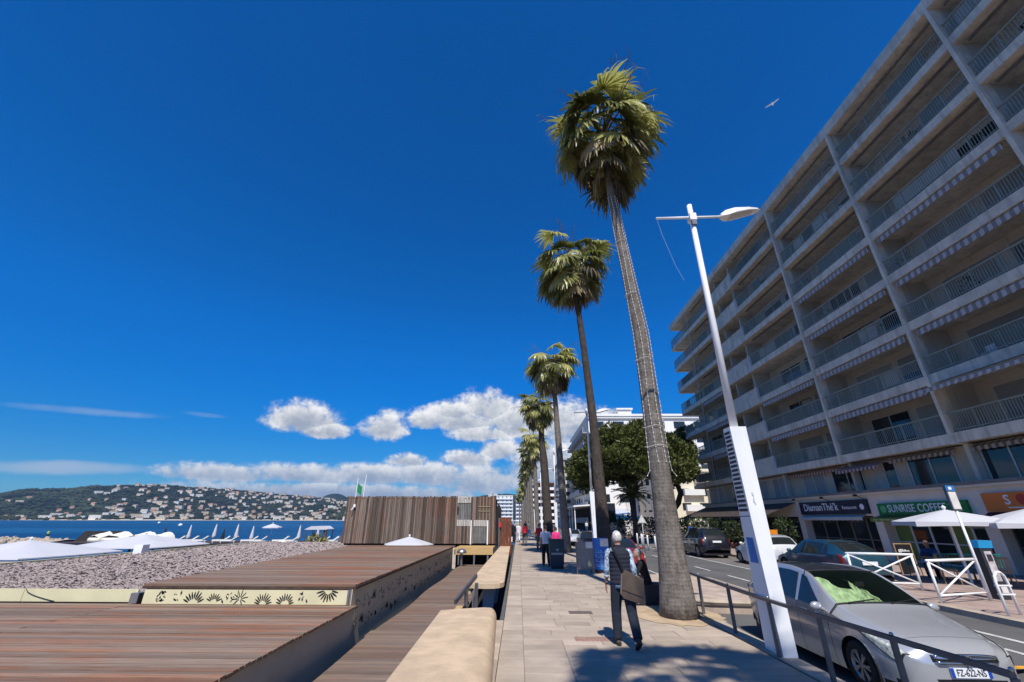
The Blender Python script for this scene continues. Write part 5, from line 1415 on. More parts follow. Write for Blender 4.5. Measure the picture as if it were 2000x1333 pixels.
mb = MB(); mb.tube([(-2.9, 32.03, 2.55), (-2.05, 32.03, 2.55)], .02, 6); mb.tube([(-2.9, 32.03, 2.85), (-2.05, 32.03, 2.85)], .02, 6); part('rail', mb, mat('brassy_rail', (0.30, 0.27, 0.13), 0.5, 0.1, 3), hut, False, True)
gate = thing('rust_gate', 'rust brown solid gate panel between the slatted hut and the promenade', 'gate', (-0.95, 33, 0.5))
for i in range(4):
    mb = MB(); mb.box(-1.38 + i * .215, -1.38 + (i + 1) * .215 - .008, 33.0, 33.05, -.3, 2.15 + .02 * (i % 2)); part('board', mb, mat('rust_brown', (0.125, 0.038, 0.018), 0.75, 0.2, 3, rand=0.12, dirt=0.2), gate, False, True)
mb = MB(); mb.box(-1.46, -1.40, 32.9, 33.0, -.3, 2.1); part('post', mb, M_steel, gate, False, True)
mb = MB(); mb.box(-1.44, -1.28, 32.84, 32.9, 1.5, 1.8); part('notice', mb, mat('red_sign', (0.55, 0.03, 0.03), 0.6, 0.1, 3), gate, False, True)
dog = MB(); dog.box(-1.7, -1.3, 33.5, 33.9, 0.2, 2.6); dog.prism([(-1.75, 2.6), (-1.5, 3.15), (-1.25, 2.6)], 'y', 33.5, 33.9); single('dark_kiosk_post', dog, M_black, 'dark pointed post beside the right end of the slatted hut', 'post', (-1.5, 33.7, 0.2))

# flag poles
for (x, h, lab, fl) in ((-16.75, 6.0, 'white flagpole with a green beach flag behind the hut', True), (-16.05, 6.3, 'bare white flagpole, taller, right of the green flag', False)):
    r = thing('flagpole', lab, 'flagpole', (x, 45, -1.9), 0, 'flagpoles behind the hut')
    mb = MB(); mb.tube([(0, 0, 0), (0.0 if fl else .12, 0, h + 1.9)], [.05, .035], 8); part('pole', mb, M_white, r)
    if fl:
        mb = MB(); vs = []; 
        for i in range(8):
            for j in range(4): vs.append((.04 + i * .07, .05 * math.sin(i * 1.1), 6.5 + j * .28 - i * .05))
        mb.add(vs, [(i * 4 + j, i * 4 + j + 1, (i + 1) * 4 + j + 1, (i + 1) * 4 + j) for i in range(7) for j in range(3)]); part('flag', mb, mat('green_flag', (0.015, 0.22, 0.07), 0.8, 0.1, 4), r, True, fix=False)

# ================================================================== beach parasols, jetty, loungers
def parasol(label, x, y, zb, ze, za, half, rot=0.0, m_=None, n=4, group='large white terrace parasols', val=.16, cat='parasol', pole=.04):
    r = thing('parasol', label, cat, (x, y, zb), rot, group)
    mb = MB(); mb.tube([(0, 0, 0), (0, 0, za - zb + .08)], pole, 8); part('pole', mb, M_white, r)
    mb = MB(); vs = [(0, 0, za - zb)]; fs = []; m = 8; segs = n * 4
    def edge(k):
        a = 2 * math.pi * k / segs; c = k // 4; t = (k % 4) / 4.0; a0 = 2 * math.pi * c / n; a1 = 2 * math.pi * (c + 1) / n
        p = Vector((math.cos(a0), math.sin(a0))).lerp(Vector((math.cos(a1), math.sin(a1))), t); return p, t
    for q in range(1, m + 1):
        f = q / m
        for k in range(segs):
            p, t = edge(k); sag = .10 * math.sin(math.pi * t) * f * (ze - za) * 0.35 + .02 * math.sin(math.pi * f)
            vs.append((p.x * half * f, p.y * half * f, (za - zb) + (ze - za) * (f ** .92) + sag))
    for k in range(segs): fs.append((0, 1 + k, 1 + (k + 1) % segs))
    for q in range(m - 1):
        for k in range(segs):
            a = 1 + q * segs + k; b = 1 + q * segs + (k + 1) % segs; fs.append((a, a + segs, b + segs, b))
    o0 = 1 + (m - 1) * segs; base = len(vs)
    for k in range(segs):
        p, t = edge(k); vs.append((p.x * half * 1.003, p.y * half * 1.003, vs[o0 + k][2] - val * (1 - .25 * math.sin(math.pi * t))))
    for k in range(segs): fs.append((o0 + k, base + k, base + (k + 1) % segs, o0 + (k + 1) % segs))
    mb.add(vs, fs); part('canopy', mb, m_ or M_canvas, r, 30, fix=False)
    mb = MB()
    for k in range(n):
        a = 2 * math.pi * k / n; mb.bar((0, 0, za - zb - .06), (half * .97 * math.cos(a), half * .97 * math.sin(a), ze - zb - .03), .03)
    part('rib', mb, M_alu, r)
    mb = MB(); mb.lathe([(.05, 0), (.07, .05), (.03, .1), (0, .12)], 10, Matrix.Translation((0, 0, za - zb + .02))); part('finial', mb, M_white, r)
    return r
parasol('large white parasol top beyond the gravel roof, in the middle', -23.2, 28.0, -1.8, 0.50, 1.12, 3.5, R_(45), val=.05)
parasol('large white parasol top cut by the left frame edge', -23.3, 21.5, -1.8, 0.46, 1.06, 3.5, R_(45), val=.05)
parasol('white parasol top half hidden behind the raised deck, before the hut', -7.3, 30.4, -1.8, 0.50, 0.95, 1.65, R_(45), n=8, val=.04)
mb = MB(); mb.box(-20.55, -20.1, 24.3, 24.75, .25, .72); single('roof_box', mb, M_white, 'white box unit at the edge of the gravel roof between two parasols', 'box', (-20.3, 24.5, .25))
mb = MB(); mb.box(-24, -20.8, 19, 26, -1.9, -.9); single('terrace_bar', mb, M_black, 'dark terrace counter under the white parasols', 'counter', (-22.4, 22, -1.9))

jet = thing('beach_jetty', 'low dark timber jetty on the beach set with loungers and parasols', 'jetty', (-40, 64, -2))
for i in range(38):
    mb = MB(); mb.box(-62 + i * 1.0, -61.03 + i * 1.0, 57.5, 67, -1.02, -0.9); part('plank', mb, M_edge, jet, False, True)
for i in range(13):
    mb = MB(); mb.box(-61.5 + i * 3, -61.3 + i * 3, 57.7, 57.9, -2.4, -1.021); part('post', mb, M_black, jet, False, True)
mb = MB(); mb.box(-62, -24.1, 57.3, 57.49, -1.5, -0.86); part('fascia_board', mb, M_black, jet, False, True)
wb = MB(); wb.prism([(-63.2, -1.0), (-50.5, -1.0), (-57.0, .38), (-61.9, .38)], 'y', 64.0, 64.3); single('wind_screen', wb, mat('black_tarpaulin', (0.030, 0.027, 0.026), 0.8, 0.2, 1), 'long sloping black screen at the seaward end of the jetty', 'screen', (-57, 64, -1))
M_mattress = mat('cream_mattress', (0.68, 0.66, 0.58), 0.85, 0.05, 3, rand=.04)
def lounger(x, y, z, rz, label, grp='white loungers on the jetty', up=.45):
    r = thing('sun_lounger', label, 'sun lounger', (x, y, z), rz, grp)
    mb = MB(); mb.box(-.33, .33, -.95, .35, .28, .40); part('mattress', mb, M_mattress, r)
    mb = MB(); mb.add([(-.33, .35, .28), (.33, .35, .28), (.33, .35, .40), (-.33, .35, .40), (-.33, 1.0, .28 + up), (.33, 1.0, .28 + up), (.33, .93, .40 + up), (-.33, .93, .40 + up)], [(0, 1, 2, 3), (4, 7, 6, 5), (0, 4, 5, 1), (1, 5, 6, 2), (2, 6, 7, 3), (3, 7, 4, 0)]); part('backrest', mb, M_mattress, r)
    mb = MB(); mb.box(-.35, .35, -.97, .9, .22, .278); part('frame', mb, M_white, r)
    for sx in (-.3, .3):
        for sy in (-.85, .75): mb = MB(); mb.box(sx - .03, sx + .03, sy - .03, sy + .03, 0, .22); part('leg', mb, M_white, r)
    return r
lg = lounger(-43.7, 60, -.9, R_(-70), 'white lounger on the jetty, leftmost of the single loungers')
lx = [(-42.3, 'second single lounger from the left on the jetty'), (-39.6, 'lounger left of a pair under the first open jetty parasol'), (-38.3, 'lounger right of a pair under the first open jetty parasol'), (-35.8, 'lounger left of the closed parasol in mid jetty'), (-34.4, 'lounger right of the closed parasol in mid jetty'), (-31.6, 'lounger below the square jetty canopy'), (-30.2, 'lounger just right of the square jetty canopy'), (-45.6, 'lounger beside the covered stack on the jetty'), (-26.0, 'lounger second from the hut on the jetty'), (-24.9, 'lounger nearest the hut on the jetty')]
for i, (x, lab) in enumerate(lx): dup(lg, (x, 60 + (.2 if i % 2 else -.1), -.9), R_(-70 + 8 * math.sin(i * 2.3)), lab)
# stacks of covered loungers on the left
random.seed(23)
for i, (x, w, lab) in enumerate(((-53.5, 3.0, 'wide white covered heap at the left end of the jetty'), (-50.2, 2.6, 'white covered heap second from the left on the jetty'), (-47.6, 2.2, 'low white covered heap third from the left on the jetty'), (-55.8, 1.6, 'small white covered heap beside the black screen'))):
    mb = MB(); n = 10; vs = []
    for a in range(n + 1):
        for b_ in range(5):
            u = a / n; v = b_ / 4; vs.append((x - w / 2 + w * u + .3 * v, 59 + v * 1.8, -.55 + .95 * (math.sin(math.pi * u) ** .6) * (.55 + .45 * v) + random.uniform(-.06, .06)))
    mb.add(vs, [(a * 5 + b_, a * 5 + b_ + 1, a * 5 + b_ + 6, a * 5 + b_ + 5) for a in range(n) for b_ in range(4)])
    mb.box(x - w / 2 + .1, x + w / 2, 59.05, 60.6, -.9, -.3)
    single('covered_loungers', mb, M_mattress, lab, 'covered furniture', (x, 60, -.9), 'covered heaps on the jetty', True)
def closed_par(x, y, z, h, lab, m_=None):
    r = thing('closed_parasol', lab, 'parasol', (x, y, z), 0, 'closed parasols on the beach')
    mb = MB(); mb.tube([(0, 0, 0), (0, 0, h + .1)], .025, 6); part('pole', mb, M_dsteel, r)
    mb = MB(); mb.lathe([(.30, h - 1.9), (.26, h - 1.5), (.17, h - .8), (.09, h - .25), (.02, h)], 9); part('canopy', mb, m_ or M_canvas, r, True); return r
cps = [(-47.6, 1.35, 'white closed parasol farthest left on the jetty'), (-43.9, 1.5, 'white closed parasol second from the left'), (-40.7, 1.5, 'white closed parasol third from the left'), (-38.4, 1.25, 'stout white closed parasol left of the first open one'), (-31.0 - .6, 1.35, 'white closed parasol in the middle of the row'), (-28.9, 1.2, 'white closed parasol beside the square canopy'), (-24.6, 1.4, 'tall white closed parasol right of the square canopy'), (-23.6, 1.0, 'short white closed parasol right of its tall neighbour'), (-19.7, 1.45, 'white closed parasol between two open ones near the hut')]
for (x, zt, lab) in cps: closed_par(x, 65, -2, zt + 1.85, lab)
for (x, zt, lab) in ((-51.2, .9, 'dark rolled parasol beyond the covered heaps'), (-42.6, .75, 'dark rolled parasol between white ones')): closed_par(x, 65, -2, zt + 2, lab, M_black)
for (x, lab) in ((-34.6, 'small white open parasol first from the left on the jetty'), (-21.9, 'small white open parasol second from the hut'), (-17.5, 'small white open parasol nearest the hut')):
    parasol(lab, x, 63, -2, 0.95, 1.42, 1.28, R_(20), n=8, group='small open parasols on the jetty', val=.12, pole=.03)
cn = thing('beach_canopy', 'square white canopy with hanging dark curtain on the jetty', 'canopy', (-27.5, 62, -1))
mb = MB(); mb.prism([(-29.0, .75), (-28.2, 1.12), (-26.6, 1.15), (-26.0, .78), (-26.0, .7), (-29.0, .68)], 'y', 61, 63.4); part('canopy', mb, M_canvas, cn, False, True)
for x in (-28.9, -26.1):
    for y in (61.1, 63.3): mb = MB(); mb.box(x - .05, x + .05, y - .05, y + .05, -2, .7); part('post', mb, M_dsteel, cn, False, True)
mb = MB(); mb.box(-26.5, -26.02, 61.2, 61.3, -1, .7); part('curtain', mb, M_edge, cn, False, True)
rd = MB(); random.seed(6)
for i in range(520):
    x = random.uniform(-26.5, -15.5); y = random.uniform(66, 68.5); h = random.uniform(.5, 1.15); a = random.uniform(-.2, .2); rd.add([(x - .05, y, -2), (x + .05, y, -2), (x + a, y + .1, -2 + h + 1.0)], [(0, 1, 2)])
single('reed_fence', rd, mat('dry_reed', (0.22, 0.12, 0.05), .9, .3, 2), 'rusty brown reed screen behind the loungers near the hut', 'reed screen', (-21, 67, -2), kind='stuff')
mb = MB(); mb.box(-27.6, -15, 57, 57.4, -1.4, -.75); single('low_wall', mb, mat('grey_plank', (0.16, 0.15, 0.14), .8, .2, 2), 'low grey plank wall in front of the loungers near the hut', 'wall', (-21, 57.2, -1.4))
for i, (x, y, lab) in enumerate(((-20.3, 44.5, 'white folded sheet on the beach left of the yellow bush'), (-18.0, 43.0, 'white folded sheet on the beach right of the yellow bush'), (-30.6, 59, 'white tub beside the jetty canopy'))):
    mb = MB(); mb.add([(-.8, -.5, 0), (.8, -.5, 0), (.8, .5, 0), (-.8, .5, 0), (-.3, -.2, .75), (.35, -.2, .7), (.45, .3, .7), (-.2, .3, .75)], [(0, 1, 2, 3), (4, 7, 6, 5), (0, 4, 5, 1), (1, 5, 6, 2), (2, 6, 7, 3), (3, 7, 4, 0)])
    mb.v = [(a + x, b_ + y, c_ - 1.2) for a, b_, c_ in mb.v]; single('white_cover', mb, M_mattress, lab, 'cover', (x, y, -1.2))
# stone groyne in the water on the left
gro = thing('stone_groyne', 'low groyne of pale stones at the water edge on the left', 'groyne', (-112, 104, -3)); random.seed(51)
bk = MB(); vs = []
for i in range(25):
    u = i / 24
    for j in range(7): v = j / 6; vs.append((-168 + 68 * u + random.uniform(-.8, .8), 122 - 22 * u + (v - .5) * 12, -3.1 + .72 * math.sin(math.pi * v) ** .7 + random.uniform(-.08, .08)))
bk.add(vs, [(i * 7 + j, i * 7 + j + 1, (i + 1) * 7 + j + 1, (i + 1) * 7 + j) for i in range(24) for j in range(6)]); struct('sand_bank', bk, M_sand, True)
rk = []
for s in range(6):
    m0 = MB(); m0.ell((0, 0, 0), 1, 7, 5); m0.v = [tuple(c * random.uniform(.72, 1.1) for c in v) for v in m0.v]; rk.append(m0.mesh('stone', M_sand))
for i in range(280):
    u = random.random(); x = -165 + 62 * u + random.uniform(-2, 2); y = 121 - 22 * u + random.uniform(-4.5, 4.5); s = random.uniform(.3, .8)
    o = inst('stone', rk[i % 6], gro, (x + 112, y - 104, random.uniform(.05, .40)), (random.uniform(0, 3), random.uniform(0, 3), random.uniform(0, 3)), (s * 1.4, s, s * .7))
for i, (x, y, lab) in enumerate(((-250, 330, 'tiny white buoy far out on the water'), (-420, 520, 'tiny pale buoy further left on the water'))):
    mb = MB(); mb.lathe([(0, 0), (1.2, .2), (1.4, 1.0), (.8, 1.8), (0, 2)], 10, Matrix.Translation((x, y, -3.1))); single('buoy', mb, M_white, lab, 'buoy', (x, y, -3.1), 'buoys on the bay', True)

# ================================================================== houses on the far hillside
hm = []; M_hw = [mat('house_white', (0.66, 0.63, 0.57), .9, .05, .02, rand=.10), mat('house_cream', (0.60, 0.50, 0.37), .9, .05, .02, rand=.12), mat('house_ochre', (0.56, 0.40, 0.27), .9, .05, .02, rand=.12)]
M_tile = mat('roof_tiles', (0.34, 0.19, 0.12), .9, .1, .05, rand=.15); M_flat = mat('pale_roof', (0.52, 0.48, 0.43), .9, .1, .05, rand=.1); M_hwin = mat('far_window', (0.05, 0.055, 0.06), .5, .1, .1)
def house_mesh(w, d, h, wall, roof, flat):
    mb = MB(); mb.box(-w / 2, w / 2, -d / 2, d / 2, -6, h)
    mb.cur = 1
    if flat: mb.box(-w / 2 - .5, w / 2 + .5, -d / 2 - .5, d / 2 + .5, h + .01, h + .7)
    else: mb.add([(-w / 2 - .8, -d / 2 - .8, h + .01), (w / 2 + .8, -d / 2 - .8, h + .01), (w / 2 + .8, d / 2 + .8, h + .01), (-w / 2 - .8, d / 2 + .8, h + .01), (-w / 2 + 2, 0, h + 2.6), (w / 2 - 2, 0, h + 2.6)], [(0, 1, 5, 4), (2, 3, 4, 5), (1, 2, 5), (3, 0, 4), (0, 3, 2, 1)])
    mb.cur = 2; n = max(2, int(w / 4)); f = max(1, int(h / 3.2))
    for k in range(f):
        for i in range(n): x = -w / 2 + w * (i + .5) / n; mb.box(x - .8, x + .8, -d / 2 - .06, -d / 2 - .01, k * 3.1 + .9, k * 3.1 + 2.4)
    return mb.mesh('hillside_house', [wall, roof, M_hwin])
for (w, d, h, wi, fl) in ((12, 9, 6, 0, False), (16, 10, 6.5, 1, False), (22, 11, 9, 0, True), (14, 9, 6, 2, False), (26, 12, 7.5, 1, True), (18, 10, 6, 0, False), (34, 13, 11, 0, True)): hm.append(house_mesh(w, d, h, M_hw[wi], M_tile if not fl else M_flat, fl))
random.seed(2024); cnt = 0; tries = 0
spots = []
while cnt < 285 and tries < 9000:
    tries += 1
    a = random.uniform(-50.5, -21.0); t = random.uniform(.01, .97)
    dn = .16 + .84 * max(0, min(1, (a + 46.5) / 6.0)); dn *= (.45 + .55 * float(fbm(a * .6 + 30, t * 5, 3, 2)) * 1.7)
    if a < -44 and t > .55: dn *= .12
    if t < .14: dn = 1.0 if a > -41 else .6
    if random.random() > dn: continue
    if any(abs(a - q[0]) < .30 and abs(t - q[1]) < .045 for q in spots): continue
    spots.append((a, t)); cnt += 1
for (a, t) in spots:
    x, y, z = hill_pt(a, t); low = t < .14
    o = link('hillside_house', random.choice(hm[2:5] + hm[6:] if low and random.random() < .7 else hm[:6]), None, (x, y, z + (2.6 if t > .03 else 1.0))); o.rotation_euler = (0, 0, R_(-a * .55 + random.uniform(-25, 25))); s = random.uniform(.62, 1.08); o.scale = (s * random.uniform(.8, 1.2), s, s * random.uniform(.8, 1.15))
    tag(o, 'small pale house among the trees on the hillside across the bay' if not low else 'pale building near the water at the foot of the hill across the bay', 'house', 'houses on the hillside across the bay' if not low else 'buildings along the far shore')
for i in range(14):
    a = -9.5 + i * .72 + random.uniform(-.2, .2); t = random.uniform(.45, .9); x, y, z = hill_pt(a, t); o = link('hillside_house', random.choice(hm[:3]), None, (x, y, z + 1)); tag(o, 'white house on the hill rising behind the end of the promenade', 'house', 'houses behind the promenade end')

# ================================================================== street lamps
M_lamp = mat('lamp_white', (0.78, 0.78, 0.78), 0.35, 0.03, 1.8, dirt=0.20, streak=0.16); M_vent = mat('vent_dark', (0.035, 0.035, 0.04), 0.6, 0.1, 4)
lamp = thing('street_lamp', 'tall white street lamp with a tapered vented base beside the silver car', 'street lamp', (4.28, 8.0, 0))
b = MB(); B0 = [(-.10, 0.02), (.115, 0.0), (.115, .55), (-.10, .55)]; T0 = [(-.20, 0.02), (.10, 0.0), (.10, .30), (-.20, .30)]
b.add([(x, y, -.12) for x, y in B0] + [(x, y, 3.66) for x, y in T0], [(0, 3, 2, 1), (4, 5, 6, 7), (0, 1, 5, 4), (1, 2, 6, 5), (2, 3, 7, 6), (3, 0, 4, 7)])
part('tapered_base', b, M_lamp, lamp)
def lf(z): q = (z + .12) / 3.78; return -.10 - .10 * q, .02, .55 - .25 * q
b = MB()
for i in range(19):
    z = 2.15 + i * .077; x, ya, yb = lf(z); b.box(x - .012, x + .004, ya + .05, yb - .04, z, z + .044)
part('vent_louvre', b, M_vent, lamp)
b = MB(); x, ya, yb = lf(2.06); b.box(x - .008, x + .004, ya + .02, yb - .02, 2.06, 2.075); part('panel_seam', b, M_dsteel, lamp)
b = MB(); x, ya, yb = lf(1.3); b.box(x - .012, x + .01, ya + .10, yb - .10, 1.32, 1.72); part('sticker', b, mat('blue_sticker', (0.015, 0.17, 0.48), .5, .15, 9), lamp)
b = MB()
for (x0, x1, z0, z1) in ((.00, .03, 2.42, 2.47), (.012, .028, 2.36, 2.41), (.0, .03, 2.30, 2.35), (.02, .04, 2.26, 2.29)): b.box(-.06 + x0, -.06 + x1, 0.003, 0.012, z0, z1)
part('printed_mark', b, mat('grey_print', (.5, .5, .5)), lamp)
b = MB(); b.tube([(-.05, .15, 3.66), (.0, .15, 9.2)], [.075, .058], 14); part('pole', b, M_lamp, lamp, True)
b = MB(); b.tube([(-.87, .15, 8.80), (.72, .15, 8.84)], .032, 10); part('cross_arm', b, M_lamp, lamp, True)
b = MB(); b.box(-.08, .08, .06, .24, 8.70, 8.90); part('clamp', b, M_lamp, lamp); b = MB(); b.box(-.06, .05, .05, .10, 8.55, 8.68); part('bracket_box', b, M_dsteel, lamp)
b = MB(); prof = [(.70, .06, 8.82, 8.90), (.82, .13, 8.80, 8.98), (1.05, .17, 8.86, 9.04), (1.35, .15, 8.94, 9.06), (1.60, .10, 8.99, 9.05), (1.68, .03, 9.01, 9.04)]; vs = []
for (x, hw, z0, z1) in prof:
    for (j, k) in ((-1, 0), (-1, .6), (-.6, 1), (.6, 1), (1, .6), (1, 0)): vs.append((x, .15 + j * hw, z0 + (z1 - z0) * k))
fs = []
for i in range(5):
    for j in range(6): fs.append((i * 6 + j, i * 6 + (j + 1) % 6, (i + 1) * 6 + (j + 1) % 6, (i + 1) * 6 + j))
fs += [(5, 4, 3, 2, 1, 0), (30, 31, 32, 33, 34, 35)]; b.add(vs, fs); lh = part('lantern', b, M_lamp, lamp, 40)
b = MB(); b.add([(.9, .03, 8.815), (1.5, .07, 8.965), (1.5, .23, 8.965), (.9, .27, 8.815)], [(0, 1, 2, 3)]); part('lens', b, mat('lamp_lens', (.55, .55, .52), .2, .03, 3), lh)
b = MB(); b.tube([(-.86, .15, 8.80), (-.80, .14, 8.3), (-.62, .12, 7.4), (-.50, .1, 7.0)], .003, 4); part('hanging_cord', b, M_alu, lamp)
for k, (x, y, lab) in enumerate(((4.72, 28.0, 'white street lamp standing close behind the second palm trunk'), (3.87, 46.0, 'white street lamp further down the promenade, third of the lamps'), (3.3, 64, 'white street lamp far down the promenade, fourth of the lamps'), (3.0, 82, 'white street lamp farthest down the promenade'))):
    dup(lamp, (x, y, 0), None, lab, 'street lamps along the promenade')
lamp['group'] = 'street lamps along the promenade'

# ================================================================== railing, barriers, signs
ral = thing('pavement_railing', 'low dull steel railing along the kerb in front of the silver car', 'railing', (4.17, 8, 0))
pys = [(11.25, 4.25), (9.55, 4.16), (8.05, 4.13), (6.85, 4.16), (5.65, 4.2), (4.45, 4.24)]
for (y, x) in pys:
    b = MB(); b.box(x - .032, x + .032, y - .014, y + .014, 0, .76); part('post', b, M_dsteel, ral, False, True)
b = MB(); pr = [(4.33, 12.6)] + [(x, y) for y, x in pys]
for (p, q) in zip(pr[:-1], pr[1:]): b.bar((p[0], p[1], .785), (q[0], q[1], .785), .055, .05)
part('top_rail', b, M_dsteel, ral, False, True)
for (y, x) in pys: b = MB(); b.ell((x, y, .825), .022, 8, 6); part('stud', b, M_steel, ral, True, True)
def barrier(label, a, c, z):
    r = thing('street_barrier', label, 'barrier', ((a[0] + c[0]) / 2, (a[1] + c[1]) / 2, z), 0, 'white crossed pavement barriers')
    A = Vector((a[0], a[1], z)); Cc = Vector((c[0], c[1], z)); U = Vector((0, 0, 1)); d = (Cc - A).normalized()
    for p in (A, Cc): b = MB(); b.tube([p, p + U * 1.0], .034, 8); part('post', b, M_white, r, True, True)
    b = MB(); b.tube([A - d * .05 + U, Cc + d * .05 + U], .036, 8); part('top_rail', b, M_white, r, True, True)
    b = MB(); b.tube([A + U * .18, Cc + U * .18], .026, 8); part('bottom_rail', b, M_white, r, True, True)
    for (p, q) in ((A + U * .18, Cc + U * .97), (A + U * .97, Cc + U * .18)): b = MB(); b.tube([p, q], .024, 8); part('diagonal', b, M_white, r, True, True)
barrier('white crossed pavement barrier beside the bus stop pole, the nearer of two', (11.12, 12.85), (12.98, 13.45), 0.0)
barrier('white crossed pavement barrier behind the silver car, the farther of two', (10.95, 15.6), (12.62, 15.1), 0.0)
ar = thing('hoop_stand', 'white hoop shaped bicycle stand on the far kerb by the parking meter', 'bicycle stand', (11.48, 11.45, 0))
b = MB(); b.tube([(-.22, -.08, -.1), (-.22, -.08, .66), (-.17, -.06, .80), (-.07, -.025, .87), (.07, .025, .87), (.17, .06, .80), (.22, .08, .66), (.22, .08, -.1)], .03, 8); part('hoop', b, M_white, ar, True)
b = MB(); b.box(-.2, .2, -.015, .015, .40, .43); b.box(-.2, .2, -.015, .015, .58, .61); part('crossbar', b, M_white, ar); b = MB(); b.box(-.07, .07, -.012, .012, .44, .57); part('plate', b, M_paper, ar)
bs = thing('bus_stop_sign', 'white bus stop pole with a blue topped timetable panel by the nearer barrier', 'bus stop sign', (12.97, 13.42, 0))
b = MB(); b.tube([(0, -.02, 0), (0, -.02, 2.35)], .033, 8); part('pole', b, M_white, bs, True)
b = MB(); b.box(-.11, .15, -.06, .02, 2.28, 2.98); part('panel', b, mat('sign_back', (.10, .11, .13), .5, .1, 3), bs)
b = MB(); b.box(-.09, .13, -.075, -.062, 2.32, 2.80); part('timetable', b, M_paper, bs); b = MB(); b.box(-.11, .15, -.078, -.062, 2.82, 2.98); part('header', b, mat('sign_blue', (0.03, .16, .42), .5, .1, 3), bs)
b = MB(); b.box(-.04, .05, -.085, -.079, 2.86, 2.94); part('bus_symbol', b, M_white, bs)
pmr = thing('parking_meter', 'dark parking meter column with a bright blue cap on the far pavement', 'parking meter', (13.45, 13.6, 0))
b = MB(); b.box(-.17, .17, -.12, .12, 0, 1.28); part('column', b, mat('meter_grey', (.03, .033, .04), .5, .1, 3), pmr); b = MB(); b.prism([(-.2, 1.282), (.2, 1.282), (.24, 1.48), (-.16, 1.48)], 'y', -.14, .14); part('cap', b, mat('cyan_blue', (.02, .25, .50), .4, .1, 3), pmr)
b = MB(); b.box(-.10, .10, -.135, -.122, .45, 1.2); part('screen_panel', b, mat('meter_panel', (.45, .42, .44), .5, .35, 9), pmr); b = MB(); b.box(-.07, .07, -.142, -.136, .95, 1.12); part('display', b, M_vent, pmr)
tri = thing('warning_sign', 'white triangular warning sign on a thin pole between the road and the bushes', 'road sign', (8.7, 32.0, 0))
b = MB(); b.tube([(0, 0, -.12), (.05, 0, 2.35)], .028, 8); part('pole', b, M_alu, tri, True)
b = MB(); b.prism([(-.30, 1.80), (.34, 1.80), (.02, 2.36)], 'y', -.05, -.03); part('plate', b, M_alu, tri); b = MB(); b.prism([(-.19, 1.87), (.23, 1.87), (.02, 2.24)], 'y', -.056, -.051); part('back_plate', b, M_paper, tri)
blp = [(10.4, 40.2, 'white bollard farthest left in the row by the crossing'), (10.45, 39.0, 'white bollard second in the row by the crossing'), (10.2, 37.6, 'white bollard in the middle of the row by the crossing'), (9.9, 35.3, 'white bollard right of the warning sign pole'), (9.97, 33.6, 'white bollard nearest the big palm trunk')]
for i, (x, y, lab) in enumerate(blp):
    b = MB(); b.lathe([(.07, -.12), (.07, .82), (.05, .92), (0, .95)], 10, Matrix.Translation((x, y, 0))); single('bollard', b, M_white, lab, 'bollard', (x, y, -.12), 'white bollards by the crossing', True)

# litter bin, chalkboard, ice cream board, planter
bi = thing('litter_bin', 'dark two tone public litter bin with a white emblem on the promenade', 'litter bin', (1.72, 21.1, 0)); M_bin = mat('bin_teal', (.012, .040, .052), .45, .1, 3); M_bin2 = mat('bin_navy', (.014, .026, .05), .5, .1, 3)
b = MB(); b.add([(-.28, -.28, .06), (.28, -.28, .06), (.28, .28, .06), (-.28, .28, .06), (-.32, -.30, .58), (.32, -.30, .58), (.32, .30, .58), (-.32, .30, .58)], [(0, 3, 2, 1), (4, 5, 6, 7), (0, 1, 5, 4), (1, 2, 6, 5), (2, 3, 7, 6), (3, 0, 4, 7)]); part('lower_body', b, M_bin2, bi)
b = MB(); b.box(-.33, .33, -.31, .31, .582, 1.14); part('upper_body', b, M_bin, bi); b = MB(); b.box(-.345, .345, -.325, .325, 1.142, 1.19); part('lid', b, M_black, bi); b = MB(); b.box(-.25, .25, -.25, .25, 0, .058); part('foot', b, M_black, bi)
b = MB(); b.lathe([(0, 0), (.06, 0), (.045, .008)], 8, Matrix.Translation((.02, -.315, .76)) @ Matrix.Rotation(R_(90), 4, 'X')); b.box(-.26, .26, -.318, -.312, .56, .64); part('emblem', b, mat('dull_white_print', (.30, .34, .36), .6, .2, 9), bi)
cb = thing('chalkboard', 'grey pavement menu board in a wooden frame with a white paper at the top corner', 'menu board', (2.7, 18.95, 0)); cb.rotation_euler = (R_(-5), 0, 0); M_wf = mat('frame_wood', (.20, .15, .12), .7, .15, 3)
b = MB(); b.box(-.32, .32, .0, .02, .22, 1.14); part('board', b, mat('slate_board', (.20, .20, .195), .8, .1, 4), cb)
b = MB()
for (x0, x1, z0, z1) in ((-.36, -.32, 0, 1.17), (.32, .36, 0, 1.17)): b.box(x0, x1, -.015, .03, z0, z1)
b.box(-.32, .32, -.012, .028, .17, .218); b.box(-.32, .32, -.012, .028, 1.142, 1.17); part('frame', b, M_wf, cb); b = MB(); b.box(.06, .34, -.03, -.016, .93, 1.17); part('paper', b, M_paper, cb)
b = MB(); random.seed(2)
for k in range(13): b.box(-.27, -.27 + random.uniform(.3, .5), -.006, -.002, .32 + k * .055, .332 + k * .055)
part('chalk_line', b, mat('chalk', (.30, .30, .29), .9, .3, 9), cb); b = MB(); b.prism([(.12, .27), (.26, .29), (.22, .38), (.17, .50), (.10, .40)], 'y', -.012, -.004); part('drawing', b, mat('pale_yellow', (.62, .58, .30), .8, .1, 5), cb)
b = MB(); b.bar((-.3, .02, 1.1), (-.3, .5, 0.03), .04); b.bar((.3, .02, 1.1), (.3, .5, .03), .04); part('rear_leg', b, M_wf, cb)
